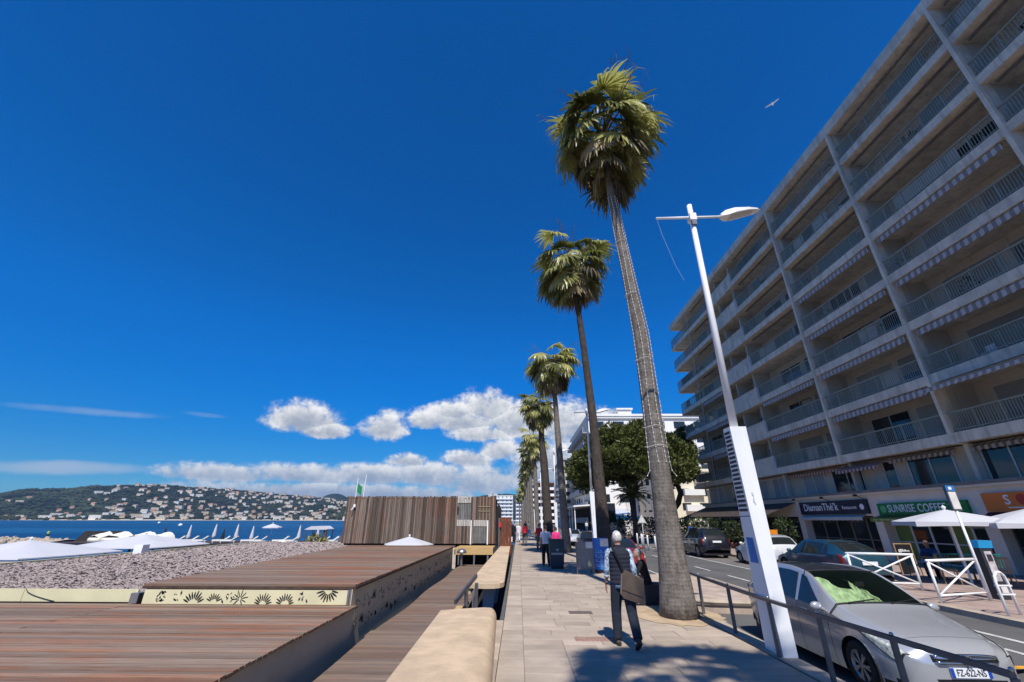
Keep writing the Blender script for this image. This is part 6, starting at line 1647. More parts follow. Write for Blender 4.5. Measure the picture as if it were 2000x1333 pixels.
ib = thing('ice_cream_board', 'bright blue pavement price board with a white panel at the top', 'sign board', (3.45, 19.4, 0)); M_ib = mat('vivid_blue', (.012, .05, .42), .4, .12, 2.5, col2=(.03, .22, .62))
b = MB(); b.box(-.33, .33, 0, .05, .12, 1.30); part('board', b, M_ib, ib); b = MB(); b.box(-.02, .31, -.02, -.001, .98, 1.27); part('white_panel', b, M_paper, ib); b = MB(); b.box(-.3, .3, -.1, .25, 0, .118); part('foot', b, M_black, ib)
b = MB(); random.seed(14)
for r_ in range(4):
    for c_ in range(3): x = -.22 + c_ * .2; z = .26 + r_ * .17; b.ell((x, -.006, z + .04), (.045, .006, .06), 8, 5)
part('picture', b, mat('ice_print', (.10, .28, .60), .5, .5, 12), ib); b = MB()
for r_ in range(4): b.box(-.26, .2, -.008, -.002, .235 + r_ * .17, .25 + r_ * .17)
part('print_line', b, mat('pale_print', (.35, .45, .62), .5, .3, 9), ib)
sbn = thing('seat_block', 'dark block seat with a pale panel beside the big palm trunk', 'bench', (3.3, 12.6, 0))
b = MB(); b.box(-.35, .75, -.25, .35, 0.02, .46); part('seat', b, mat('dark_seat', (.022, .024, .03), .6, .2, 3), sbn); b = MB(); b.add([(-.26, -.262, .04), (-.16, -.262, .04), (-.19, -.262, .42), (-.33, -.262, .42)], [(0, 1, 2, 3)]); part('pale_panel', b, M_alu, sbn)

# ================================================================== cafe terrace
def cafe_chair(label, x, y, rz, m_):
    r = thing('cafe_chair', label, 'chair', (x, y, 0), rz, 'cafe terrace chairs')
    b = MB(); b.box(-.21, .21, -.21, .21, .42, .455); part('seat', b, m_, r)
    b = MB(); n = 6
    for i in range(n):
        t = -1 + 2 * i / (n - 1); b.bar((t * .19, .2, .456), (t * .2, .26 - .04 * t * t, .86), .035, .015)
    b.bar((-.22, .22, .86), (.22, .22, .86), .04, .05); part('backrest', b, m_, r)
    for sx in (-.19, .19):
        for sy in (-.18, .18): b = MB(); b.tube([(sx, sy, .42), (sx * 1.12, sy * 1.15, 0)], .014, 6); part('leg', b, M_dsteel if m_ is not M_tim else m_, r)
    return r
M_teal = mat('teal_plastic', (.02, .17, .17), .45, .06, 3); M_tim = mat('pale_timber', (.34, .22, .12), .6, .15, 3); M_cupt = mat('turquoise_top', (.04, .42, .36), .4, .05, 3)
for (x, y, rz, m_, lab) in ((15.3, 18.2, .4, M_teal, 'teal terrace chair nearest the blue hatchback'), (15.6, 17.3, -.5, M_teal, 'teal slatted chair in front of the seated cafe guest'), (15.0, 16.6, .9, M_tim, 'timber terrace chair left of the bus stop pole'), (16.2, 16.0, 2.6, M_tim, 'timber terrace chair half hidden behind the nearer barrier'), (17.2, 14.6, .2, M_teal, 'teal terrace chair right of the parking meter'), (16.6, 13.9, -1, M_teal, 'teal terrace chair nearest the right frame edge'), (17.6, 17.6, 2.9, M_teal, 'teal terrace chair by the cafe window')): cafe_chair(lab, x, y, rz, m_)
def table(label, x, y, m_, h=.74):
    r = thing('cafe_table', label, 'table', (x, y, 0), .3, 'cafe terrace tables'); b = MB(); b.box(-.36, .36, -.36, .36, h - .03, h); part('tabletop', b, m_, r); b = MB(); b.tube([(0, 0, 0.02), (0, 0, h - .031)], .035, 8); b.lathe([(.25, 0), (.25, .015), (.04, .03)], 12); part('leg', b, M_dsteel, r)
table('turquoise topped square cafe table behind the bus stop pole', 16.2, 17.0, M_cupt, .9); table('square cafe table right of the parking meter', 17.0, 15.3, M_teal); table('timber cafe table in front of the cafe guest', 15.9, 18.0, M_tim)
cpl = parasol('white cafe parasol with a grey printed flap over the terrace', 15.45, 16.4, 0, 1.98, 2.38, 1.85, R_(20), n=4, group='white cafe parasols', val=.16)
b = MB(); b.box(-.55, .15, -1.40, -1.385, 1.80, 2.0); o_ = part('printed_flap', b, mat('grey_flap', (.20, .20, .205), .8, .1, 3), cpl); o_.rotation_euler = (0, 0, R_(25))
cp2 = parasol('white cafe parasol cut by the right frame edge', 17.0, 15.0, 0, 1.94, 2.42, 1.95, R_(15), n=4, group='white cafe parasols', val=.16)
swb = thing('cafe_board', 'dark framed cafe menu board with white lettering leaning by the shop pier', 'menu board', (15.9, 19.3, 0)); b = MB(); b.box(-.32, .32, 0, .03, .05, 1.1); part('board', b, M_black, swb)
b = MB(); b.box(-.36, -.32, -.01, .04, 0, 1.14); b.box(.32, .36, -.01, .04, 0, 1.14); b.box(-.32, .32, -.01, .04, 1.102, 1.14); part('frame', b, M_tim, swb)
b = MB(); rr_ = random.Random(5); x_ = -.22
while x_ < .2: w_ = rr_.uniform(.03, .06); b.box(x_, x_ + w_, -.008, -.002, .80, .80 + rr_.uniform(.07, .13)); x_ += w_ + .015
part('white_scrawl', b, M_let, swb)
b = MB(); b.prism([(16.2, .75), (16.95, .75), (16.95, .9), (16.2, .9)], 'y', 30.2, 30.7); single('orange_planter', b, mat('orange_plastic', (.62, .20, .01), .5, .08, 3), 'bright orange planter box behind the white hatchback roof', 'planter', (16.6, 30.4, .75)) if False else None
op = thing('orange_planter', 'bright orange planter box on legs behind the white hatchback', 'planter', (15.9, 29.2, 0)); b = MB(); b.box(-.45, .45, -.25, .25, .95, 1.45); part('box', b, mat('orange_plastic', (.62, .20, .01), .5, .08, 3), op); b = MB()
for sx in (-.4, .4): b.box(sx - .03, sx + .03, -.03, .03, 0, .949)
part('leg', b, M_dsteel, op)
# seagull
M_gull = mat('gull_white', (.80, .80, .80), .7, .03, 3)
gu = thing('seagull', 'white seagull gliding in the blue sky above the grey block', 'bird', (24.4, 27.5, 38.5), R_(-50)); b = MB(); b.tube([(0, -.3, 0), (0, -.2, .02), (0, .05, .03), (0, .2, .03), (0, .3, .02)], [.015, .06, .085, .055, .01], 10); part('body', b, M_gull, gu, True)
for s in (-1, 1):
    b = MB(); b.add([(0, .12, .06), (0, -.08, .06), (s * .32, .17, .20), (s * .32, 0, .20), (s * .72, .02, .14), (s * .70, -.06, .14)], [(0, 1, 3, 2), (2, 3, 5, 4)]); part('wing', b, M_gull, gu, fix=False)
gu.scale = (.85, .85, .85)
# ================================================================== cars
M_cglass = glass_mat('car_glass_dark', (0.014, 0.018, 0.018), 0.06)
M_cglass2 = glass_mat('car_glass_clear', (0.015, 0.03, 0.025), 0.02, 0.05)
M_headl = mat('headlight_lens', (0.42, 0.44, 0.38), 0.12, 0.55, 22, coat=1.0, spec=0.6)
M_taill = mat('tail_light', (0.22, 0.012, 0.015), 0.2, 0.3, 9, coat=0.8)
M_chrome = mat('chrome', (0.72, 0.72, 0.74), 0.12, 0.03, 4, metal=1.0)
M_rim = mat('alloy_rim', (0.40, 0.40, 0.41), 0.35, 0.06, 6, metal=0.8)
M_plate = mat('number_plate', (0.72, 0.73, 0.74), 0.4, 0.02, 3); M_pblue = mat('plate_blue', (0.01, 0.06, 0.36), 0.4, 0.05, 3); M_ink = mat('plate_ink', (0.015, 0.015, 0.018), 0.5, 0.05, 3)
def paint(name, col, metal=0.35, rough=0.32): return mat(name, col, rough, 0.015, 2.0, 4, metal=metal, coat=1.0)
def cr(p0, p1, p2, p3, t): return 0.5 * ((2 * p1) + (-p0 + p2) * t + (2 * p0 - 5 * p1 + 4 * p2 - p3) * t * t + (-p0 + 3 * p1 - 3 * p2 + p3) * t ** 3)
MPV = dict(st=[(2.215, .46, .36, .56, .62, .65, .36), (2.17, .62, .26, .60, .68, .715, .48), (2.05, .75, .20, .67, .755, .80, .56), (1.80, .83, .18, .75, .83, .875, .64), (1.45, .868, .17, .83, .905, .95, .70), (1.10, .88, .17, .895, .985, 1.03, .735), (.90, .88, .17, .93, 1.06, 1.10, .74),
            (.45, .88, .17, .945, 1.30, 1.335, .68), (.05, .88, .17, .955, 1.445, 1.485, .63), (-.45, .88, .17, .965, 1.49, 1.535, .615), (-1.1, .88, .18, .975, 1.475, 1.52, .605), (-1.7, .865, .2, .99, 1.41, 1.455, .58), (-2.02, .83, .24, .99, 1.14, 1.18, .62), (-2.15, .78, .27, .90, .97, 1.0, .62), (-2.21, .66, .36, .62, .72, .74, .5)],
           win=[(.78, .02), (-.06, -1.02), (-1.10, -1.78)], ws=(.93, .08), rg=(-1.74, -2.04), seams=[.82, -.04, -1.06], ax=(1.36, -1.35), wr=.325, tail=(-1.95, .72, 1.12), head=True)
HATCH = dict(st=[(2.15, .5, .35, .52, .60, .64, .4), (2.05, .74, .22, .6, .70, .74, .56), (1.75, .85, .18, .72, .80, .85, .64), (1.3, .88, .17, .82, .90, .95, .70), (.95, .89, .17, .88, .97, 1.01, .73), (.4, .89, .17, .91, 1.26, 1.30, .66), (-.1, .89, .17, .93, 1.40, 1.44, .61), (-.8, .89, .17, .95, 1.39, 1.435, .60), (-1.4, .885, .19, .98, 1.30, 1.345, .60), (-1.9, .86, .23, 1.0, 1.12, 1.16, .64), (-2.1, .82, .28, .97, 1.03, 1.07, .66), (-2.2, .76, .32, .80, .86, .88, .62), (-2.24, .62, .38, .58, .66, .68, .5)],
             win=[(.70, -.06), (-.14, -1.1), (-1.16, -1.45)], ws=(.93, .0), rg=(-1.20, -2.02), seams=[.74, -.10, -1.0], ax=(1.35, -1.33), wr=.335, tail=(-1.95, .76, 1.02), head=True)
SUV = dict(st=[(2.2, .55, .4, .62, .74, .78, .45), (2.1, .78, .28, .72, .86, .90, .60), (1.75, .88, .24, .86, .95, 1.0, .68), (1.2, .91, .23, .96, 1.05, 1.10, .74), (.95, .91, .23, 1.0, 1.10, 1.14, .75), (.45, .91, .23, 1.03, 1.42, 1.46, .69), (.0, .91, .23, 1.04, 1.60, 1.65, .65), (-.9, .91, .23, 1.06, 1.63, 1.68, .64), (-1.6, .90, .25, 1.09, 1.56, 1.61, .62), (-1.95, .87, .3, 1.10, 1.30, 1.34, .66), (-2.12, .83, .34, 1.02, 1.10, 1.13, .66), (-2.2, .78, .4, .85, .92, .95, .62), (-2.24, .66, .45, .62, .72, .74, .5)],
           win=[(.72, -.05), (-.13, -1.05), (-1.12, -1.65)], ws=(.95, .08), rg=(-1.66, -1.98), seams=[.76, -.09, -1.02], ax=(1.35, -1.32), wr=.36, tail=(-1.98, .86, 1.14), head=True)
SMALL = dict(st=[(1.95, .5, .35, .55, .62, .66, .4), (1.85, .70, .22, .62, .70, .74, .55), (1.5, .80, .18, .75, .83, .88, .62), (1.05, .83, .17, .86, .93, .98, .68), (.8, .84, .17, .90, 1.0, 1.04, .70), (.3, .84, .17, .92, 1.30, 1.34, .63), (-.1, .84, .17, .93, 1.42, 1.46, .59), (-.9, .84, .18, .95, 1.41, 1.455, .58), (-1.45, .83, .2, .97, 1.33, 1.375, .56), (-1.75, .81, .25, .96, 1.06, 1.10, .62), (-1.87, .77, .3, .85, .92, .95, .60), (-1.93, .62, .38, .6, .70, .72, .5)],
           win=[(.6, -.08), (-.16, -1.0), (-1.06, -1.42)], ws=(.80, -.02), rg=(-1.48, -1.79), seams=[.65, -.12, -.98], ax=(1.22, -1.22), wr=.30, tail=(-1.7, .72, 1.02), head=True)

def car_meshes(P, pm, dense, glass_ws, roof_m=None, taillab=None):
    st = sorted(P['st'], key=lambda s: -s[0]); ys = [s[0] for s in st]
    dy = .05 if dense else .09
    Y = list(np.arange(ys[-1], ys[0], dy)) + [ys[0]]
    seam = []
    for s in P['seams']: seam += [s - .006, s + .006]
    for a, b in P['win']: Y += [a, b]
    Y += list(P['ws']) + list(P['rg']) + seam
    Y = sorted(set(round(float(y), 4) for y in Y)); 
    Y = [y for i, y in enumerate(Y) if i == 0 or y - Y[i - 1] > .0035 or y in (Y[0], Y[-1])]
    arr = np.array(st)[::-1]      # ascending y
    def sec(y):
        i = max(0, min(len(arr) - 2, int(np.searchsorted(arr[:, 0], y) - 1))); t = (y - arr[i, 0]) / (arr[i + 1, 0] - arr[i, 0]); t = min(1, max(0, t))
        # monotone-ish cubic
        def sl(k):
            if k <= 0: return (arr[1] - arr[0]) / (arr[1, 0] - arr[0, 0])
            if k >= len(arr) - 1: return (arr[-1] - arr[-2]) / (arr[-1, 0] - arr[-2, 0])
            d0 = (arr[k] - arr[k - 1]) / (arr[k, 0] - arr[k - 1, 0]); d1 = (arr[k + 1] - arr[k]) / (arr[k + 1, 0] - arr[k, 0])
            return np.where(d0 * d1 > 0, 2 * d0 * d1 / (d0 + d1 + 1e-9 * np.sign(d0 + d1 + 1e-12)), 0)
        h = arr[i + 1, 0] - arr[i, 0]; m0, m1 = sl(i) * h, sl(i + 1) * h
        return (2 * t ** 3 - 3 * t ** 2 + 1) * arr[i] + (t ** 3 - 2 * t ** 2 + t) * m0 + (-2 * t ** 3 + 3 * t ** 2) * arr[i + 1] + (t ** 3 - t ** 2) * m1
    seg = (5, 7, 6, 4, 5) if dense else (3, 4, 4, 2, 3)
    rings = []; rowid = []
    for y in Y:
        _, w, zb, zs, ze, zr, wr = sec(y)
        bulge = .5 * (zs - zb)
        P_ = [np.array(q) for q in ((w * .80, zb - .02), (w * .955, zb + .01), (w * 1.0, zb + bulge), (w * .985, zs), (wr + .015, ze - .012), (wr - .05, ze + .018), (wr * .5, zr - .006), (0.0, zr), (-wr * .5, zr - .006))]
        ring = []; ids = []
        # underside lip, then P1..P2, P2..P3, P3..P4, P4..P5, P5..P7
        legs = [(0, 1, 2, 3), (1, 2, 3, None), (2, 3, 4, None), (3, 4, 5, 6), (4, 5, 6, 7), (5, 6, 7, 8)]
        nn = (seg[0], seg[1], seg[2], seg[3], seg[4], seg[4])
        for L, (a, b, c, d) in enumerate(legs):
            A, B, C_ = P_[a], P_[b], P_[c]; D_ = P_[d] if d is not None else (C_ + (C_ - B) * .6)
            if L == 2: A = B - (C_ - B) * .5
            for k in range(nn[L]): ring.append(cr(A, B, C_, D_, k / nn[L])); ids.append(L)
        ring.append(P_[7]); rings.append(ring); rowid = ids
    nr = len(rings[0])
    V = np.array([[[r[0], y, r[1]] for r in ring] for y, ring in zip(Y, rings)])   # (ny, nr, 3)
    # wheel arches: push grid points out of the wheel circles
    ra = P['wr'] + .045; INS = np.zeros(V.shape[:2], bool)
    for ay in P['ax']:
        dyv = V[:, :, 1] - ay; dz = V[:, :, 2] - P['wr']; d = np.hypot(dyv, dz); side = V[:, :, 0] > .5
        ins = side & (d < ra); out_ = ~ins; nb_ = np.zeros_like(ins)
        for a_ in (-1, 0, 1):
            for b_ in (-1, 0, 1): nb_ |= np.roll(np.roll(out_, a_, 0), b_, 1)
        msk = ins & nb_ & (d > .05); k = np.where(msk, ra / np.maximum(d, 1e-3), 1); V[:, :, 1] = ay + dyv * k; V[:, :, 2] = P['wr'] + dz * k; INS |= ins
    bins = {}
    def put(key, quad): bins.setdefault(key, []).append(quad)
    wsa, wsb = P['ws']; rga, rgb = P['rg']; i2 = [i for i, q in enumerate(rowid) if q == 2]
    for i in range(len(Y) - 1):
        ym = (Y[i] + Y[i + 1]) / 2
        for j in range(nr - 1):
            c = V[i:i + 2, j:j + 2].reshape(-1, 3).mean(0); L = rowid[j]
            if INS[i:i + 2, j:j + 2].all(): continue
            key = 'body'
            if L >= 4 and wsb < ym < wsa: key = 'ws'
            if L >= 4 and rgb < ym < rga: key = 'rg'
            if L >= 4 and key == 'body' and rga <= ym <= wsb and roof_m: key = 'roof'
            if abs(Y[i + 1] - Y[i]) < .013 and any(abs(ym - s) < .004 for s in P['seams']) and L in (0, 1): key = 'seam'
            if L in (0, 1) and c[2] < .34 and (ym > 1.75 or ym < -1.85): key = 'bumper' if c[2] < .31 else key
            put(key, [tuple(V[i, j]), tuple(V[i + 1, j]), tuple(V[i + 1, j + 1]), tuple(V[i, j + 1])])
    # end caps
    for i, s in ((0, 1), (len(Y) - 1, -1)):
        for j in range(nr - 1):
            a, b = V[i, j], V[i, j + 1]; put('body' if a[2] > .40 else 'bumper', [tuple(a), tuple(b), (0, b[1], b[2]), (0, a[1], a[2])])
    out = {}
    def mk(name, quads, m_, off=0.0, mirror=True):
        mb = MB(); idx = {}
        def vid(p, s):
            q = (round(p[0] * s, 4) + 0.0, round(p[1], 4), round(p[2], 4))
            if q not in idx: idx[q] = len(mb.v); mb.v.append((q[0] - s * off * (1 if abs(q[0]) > .2 else 0), q[1], q[2] - (off if name in ('windscreen', 'rear_window') else 0)))
            return idx[q]
        for s in ((1, -1) if mirror == True else (mirror,)):
            for qd in quads:
                f = [vid(p, s) for p in qd]; f2 = []
                for v in f:
                    if v not in f2: f2.append(v)
                if len(f2) > 2: mb.f.append(tuple(f2 if s < 0 else f2[::-1])); mb.mi.append(0)
        me = mb.mesh(name, m_, 38)
        return me
    spec = dict(body=('body', pm, 0, True), roof=('roof', roof_m or pm, 0, True), ws=('windscreen', glass_ws, .004, True), rg=('rear_window', M_cglass, .004, True), bumper=('bumper', M_black, 0, True), pillar=('pillar', M_black, .003, True), seam=('door_seam', M_black, .006, True))
    for k, q in bins.items():
        if k in spec:
            n, m_, o, mi = spec[k]; out.setdefault(n, []).append(mk(n, q, m_, o, mi))
        else:
            n, m_, o = ('headlight', M_headl, -.004) if k == 'head' else ('tail_light', M_taill, -.004) if k == 'tail' else ('side_window', glass_ws if dense else M_cglass, .005)
            for s in (1, -1): out.setdefault(n, []).append(mk(n, q, m_, o, s))
    # windows, lamps: smooth-edged patches set 3 mm proud of the shell
    def surf(y, u):
        """u 0..1 sill to belt, 1..2 belt to roof rail, 2..3 rail to crown"""
        _, w, zb, zs, ze, zr, wr = sec(y); bulge = .5 * (zs - zb)
        Q = [np.array(q) for q in ((w * .80, zb - .02), (w * .955, zb + .01), (w, zb + bulge), (w * .985, zs), (wr + .015, ze - .012), (wr - .05, ze + .018), (wr * .5, zr - .006), (0.0, zr))]
        if u <= 1:
            k = u * 2; L = 1 if k < 1 else 2; return cr(Q[L - 1], Q[L], Q[L + 1], Q[L + 2] if L == 1 else Q[3] + (Q[3] - Q[2]) * .6, min(1, k - (L - 1)))
        if u <= 2: B, C_ = Q[3], Q[4]; return cr(B - (C_ - B) * .5, B, C_, Q[5], u - 1)
        return cr(Q[3], Q[4], Q[5], Q[6], min(1, u - 2))
    def patch(name, fn, nu, nv, m_, off, s):
        mb = MB(); g = []
        for a in range(nu + 1):
            row = []
            for b in range(nv + 1):
                y, u = fn(a / nu, b / nv); q = surf(y, u); e = .004; q1 = surf(y, min(3, u + e)); q0 = surf(y, max(0, u - e)); tz = q1 - q0; nrm = np.array([tz[1], -tz[0]]); nrm = nrm / (np.linalg.norm(nrm) + 1e-9)
                yo = 0.0
                if y > 1.4: yo = off * 1.2
                if y < -1.7: yo = -off * 1.2
                row.append(len(mb.v)); mb.v.append((s * (q[0] + nrm[0] * off), y + yo, q[1] + nrm[1] * off))
            g.append(row)
        for a in range(nu):
            for b in range(nv): f = (g[a][b], g[a + 1][b], g[a + 1][b + 1], g[a][b + 1]); mb.f.append(f if s > 0 else f[::-1]); mb.mi.append(0)
        return mb.mesh(name, m_, True, False)
    NWIN = len(P['win'])
    for n_, (a, b) in enumerate(P['win']):
        f0 = .60 if n_ == 0 else .03; f1 = .18 if n_ == NWIN - 1 else 0.0
        fn = lambda p, q, a=a, b=b, f0=f0, f1=f1: ((b + f1 * q) + ((a - f0 * (q ** 1.15)) - (b + f1 * q)) * p, 1.06 + .84 * q)
        for s in (1, -1): out.setdefault('side_window', []).append(patch('side_window', fn, 14, 8, M_cglass, .004, s))
    fnb = lambda p, q: ((P['win'][-1][1] - .05) + (P['win'][0][0] + .06 - P['win'][-1][1] + .05) * p, 1.01 + .035 * q)
    for s in (1, -1): out.setdefault('belt_strip', []).append(patch('belt_strip', fnb, 24, 1, M_black, .006, s))
    y1 = ys[0]
    hl = lambda p, q: (y1 - .17 - .62 * p + .08 * q * (1 - p), (1.30 - .16 * p - .02) * q + (.70 + .34 * p) * (1 - q) if True else 0)
    hb = lambda p, q: (y1 - .15 - .66 * p + .08 * q * (1 - p), (1.335 - .16 * p - .02) * q + (.665 + .335 * p) * (1 - q))
    for s in (1, -1): out.setdefault('headlight_bezel', []).append(patch('headlight_bezel', hb, 14, 7, M_black, .003, s)); out.setdefault('headlight', []).append(patch('headlight', hl, 14, 7, M_headl, .007, s))
    ty, t0, t1 = P['tail']
    tl = lambda p, q: (ty - .02 - (ys[-1] * -1 - .07 + ty) * p, .72 + .55 * q - .10 * p)
    for s in (1, -1): out.setdefault('tail_light', []).append(patch('tail_light', tl, 6, 6, M_taill, .006, s))
    out['V'] = V; out['Y'] = Y
    return out
def wheel_mesh(r, w=.20):
    t = MB(); t.lathe([(r * .62, -w / 2), (r * .90, -w / 2), (r * .985, -w * .36), (r, -w * .15), (r, w * .15), (r * .985, w * .36), (r * .90, w / 2), (r * .62, w / 2)], 30, Matrix.Rotation(R_(90), 4, 'Y'), cap=False)
    ty = t.mesh('tyre', M_rubber, 40)
    m = MB(); RY = Matrix.Rotation(R_(90), 4, 'Y')
    m.lathe([(r * .55, w * .28), (r * .62, w * .46), (r * .66, w * .44), (r * .64, w * .2)], 30, RY, cap=False)
    for k in range(7):
        a = 2 * math.pi * k / 7
        for da in (-.12, .12):
            m.bar((w * .36, r * .14 * math.cos(a), r * .14 * math.sin(a)), (w * .40, r * .60 * math.cos(a + da), r * .60 * math.sin(a + da)), r * .085, .03, upv=(1, 0, 0))
    m.lathe([(0, w * .42), (r * .13, w * .42), (r * .15, w * .3)], 14, RY); rm = m.mesh('rim', M_rim, 40)
    d = MB(); d.lathe([(0, w * .10), (r * .62, w * .10), (r * .62, w * .05)], 24, RY); dk = d.mesh('brake_disc', M_black)
    return ty, rm, dk
def car(label, cat, P, pm, loc, rz, dense=False, glass=None, roof_m=None, plate='', group=None, name='parked_car', rearplate=True):
    MS = car_meshes(P, pm, dense, glass or M_cglass, roof_m); V = MS.pop('V'); Y = MS.pop('Y')
    r = thing(name, label, cat, loc, rz, group)
    for n, ms in MS.items():
        for me in ms: inst(n, me, r, (0, 0, 0))
    ty, rm, dk = wheel_mesh(P['wr'])
    hw = max(s[1] for s in P['st'])
    for ay in P['ax']:
        for s in (1, -1):
            wme = inst('wheel', ty, r, (s * (hw - .115), ay, P['wr'])); wme.rotation_euler = (0, 0, 0 if s > 0 else math.pi); inst('rim', rm, wme, (0, 0, 0)); inst('brake_disc', dk, wme, (0, 0, 0))
            b = MB(); n = 18; R2 = P['wr'] + .043; vs = []
            for k in range(n + 1):
                a = math.pi * (-.12 + 1.24 * k / n); vs += [(s * (hw - .015), ay + R2 * math.cos(a), P['wr'] + R2 * math.sin(a)), (s * (hw - .36), ay + R2 * math.cos(a), P['wr'] + R2 * math.sin(a))]
            b.add(vs, [(2 * k, 2 * k + 1, 2 * k + 3, 2 * k + 2) for k in range(n)]); b.add([vs[2 * k + 1] for k in range(n + 1)], [tuple(range(n + 1))]); part('wheel_well', b, M_black, r, fix=False)
    b = MB(); b.box(-hw + .1, hw - .1, P['st'][-1][0] + .15, P['st'][0][0] - .15, .16, .30); part('underbody', b, M_black, r)
    for s in (1, -1):
        b = MB(); yb = P['win'][0][0] - .02; zb = 1.0 if P is not SUV else 1.1
        b.ell((s * (hw + .09), yb, zb), (.10, .055, .068), 12, 8); b.bar((s * (hw - .03), yb - .01, zb - .05), (s * (hw + .05), yb, zb - .02), .04); part('mirror', b, pm, r, True)
        for k, yy in enumerate((P['seams'][1] + .12, P['seams'][2] + .12)):
            b = MB(); i = int(np.argmin(abs(np.array(Y) - yy))); col = V[i]; j = int(np.argmin(abs(col[:, 2] - .86) + (col[:, 0] < .5) * 9)); b.box(s * col[j, 0] - .012, s * col[j, 0] + .012, yy, yy + .17, .845, .875); part('door_handle', b, pm, r)
    yr = P['st'][-1][0]
    if rearplate:
        b = MB(); b.box(-.26, .26, yr - .03, yr - .008, .70 if P is not SUV else .86, .81 if P is not SUV else .97); part('rear_plate', b, M_plate, r)
    return r, V, Y
M_silver = paint('silver_paint', (0.47, 0.475, 0.485), 0.42, 0.20); M_tealp = paint('teal_paint', (0.018, 0.075, 0.115), 0.45); M_wpaint = paint('white_silver_paint', (0.60, 0.61, 0.63), 0.2); M_bpaint = paint('black_blue_paint', (0.010, 0.011, 0.018), 0.3); M_gpaint = paint('grey_green_paint', (0.10, 0.14, 0.15), 0.4); M_rpaint = paint('red_paint', (0.30, 0.02, 0.018), 0.2); M_dpaint = paint('dark_green_paint', (0.012, 0.028, 0.028), 0.3)
M_broof = paint('black_roof_paint', (0.014, 0.014, 0.015), 0.1, 0.28)
c1, V, Y = car('silver compact car with a black roof, green sunshade and plate FZ-622-NS', 'car', MPV, M_silver, (6.12, 9.16, -.352), R_(178.3), True, M_cglass2, M_broof, rearplate=False)
yf = MPV['st'][0][0]
def fy(x, z):
    """front surface y of the nose at (x, z)"""
    best = -9
    for i in range(len(Y) - 1, -1, -1):
        col = V[i]; xs_ = np.interp(z, col[:len(col) // 2 + 4, 2], col[:len(col) // 2 + 4, 0]) if z <= col[:, 2].max() else -1
        if xs_ >= abs(x): return Y[i]
    return 1.9
def top_line(y, keep=.16):
    i = int(np.argmin(abs(np.array(Y) - y))); row = [p for p in V[i] if p[2] > V[i][:, 2].max() - keep]; row = sorted(row, key=lambda p: -p[0]); return [Vector(p) for p in row] + [Vector((-p[0], p[1], p[2])) for p in row[::-1] if p[0] > .01]
b = MB(); b.tube([p + Vector((0, .012, .004)) for p in top_line(.95)], [(.012, .022)] * len(top_line(.95)), 6); part('cowl_strip', b, M_black, c1, True)
b = MB(); b.tube([p + Vector((0, .0, .002)) for p in top_line(.08)], .012, 6); part('windscreen_seal', b, M_black, c1, True)
b = MB(); b.tube([p + Vector((0, -.02, .003)) for p in top_line(2.0, .10)], .006, 5); part('bonnet_seam', b, M_black, c1, True)
b = MB(); b.tube([(x, fy(x, .615) + .0, .615) for x in np.linspace(-.43, .43, 21)], [(.03, .052)] * 21, 8); part('grille_recess', b, M_black, c1, True)
for z_, r_ in ((.590, .013), (.640, .013), (.672, .016)):
    b = MB(); b.tube([(x, fy(x, z_) + .030, z_ + (.0 if r_ < .015 else -.02 * (abs(x) / .42) ** 4)) for x in np.linspace(-.41, .41, 21)], r_, 8); part('grille_bar', b, M_chrome, c1, True)
b = MB(); ye = fy(0, .62) + .042
lion = [(-.035, .555), (-.012, .560), (-.006, .585), (.010, .560), (.034, .557), (.022, .585), (.030, .612), (.044, .618), (.040, .632), (.018, .630), (.012, .652), (.024, .662), (.016, .684), (-.010, .690), (-.024, .672), (-.010, .655), (-.028, .640), (-.046, .652), (-.050, .636), (-.030, .618), (-.022, .598)]
b.prism(lion, 'y', ye, ye + .012); part('emblem', b, M_chrome, c1)
b = MB(); yp = yf + .012; b.box(-.26, .26, yp, yp + .012, .425, .535); part('number_plate', b, M_plate, c1); b = MB(); b.box(.215, .26, yp + .0125, yp + .014, .427, .533); b.box(-.26, -.215, yp + .0125, yp + .014, .427, .533); part('plate_band', b, M_pblue, c1)
text('plate_lettering', 'FZ-622-NS', c1, .105, Matrix.Translation((0, yp + .0135, .478)) @ Matrix.Rotation(R_(180), 4, 'Z') @ Matrix.Rotation(R_(90), 4, 'X'), M_ink, .0015, sx=.80, bold=.0012)
b = MB(); b.tube([(x, fy(x, .285) + .012, .285) for x in np.linspace(-.55, .55, 15)], .05, 6); part('lower_intake', b, M_black, c1, True)
for s in (1, -1):      # lamp units inside the clear lenses
    b = MB(); b.tube([(s * .87, .62 - .2 * k, .62) for k in range(0, 12)], .012, 5); part('side_trim', b, M_silver, c1, True)
    b = MB(); b.ell((s * .872, 1.02, .80), (.012, .045, .022), 8, 5); part('side_repeater', b, M_plate, c1, True)
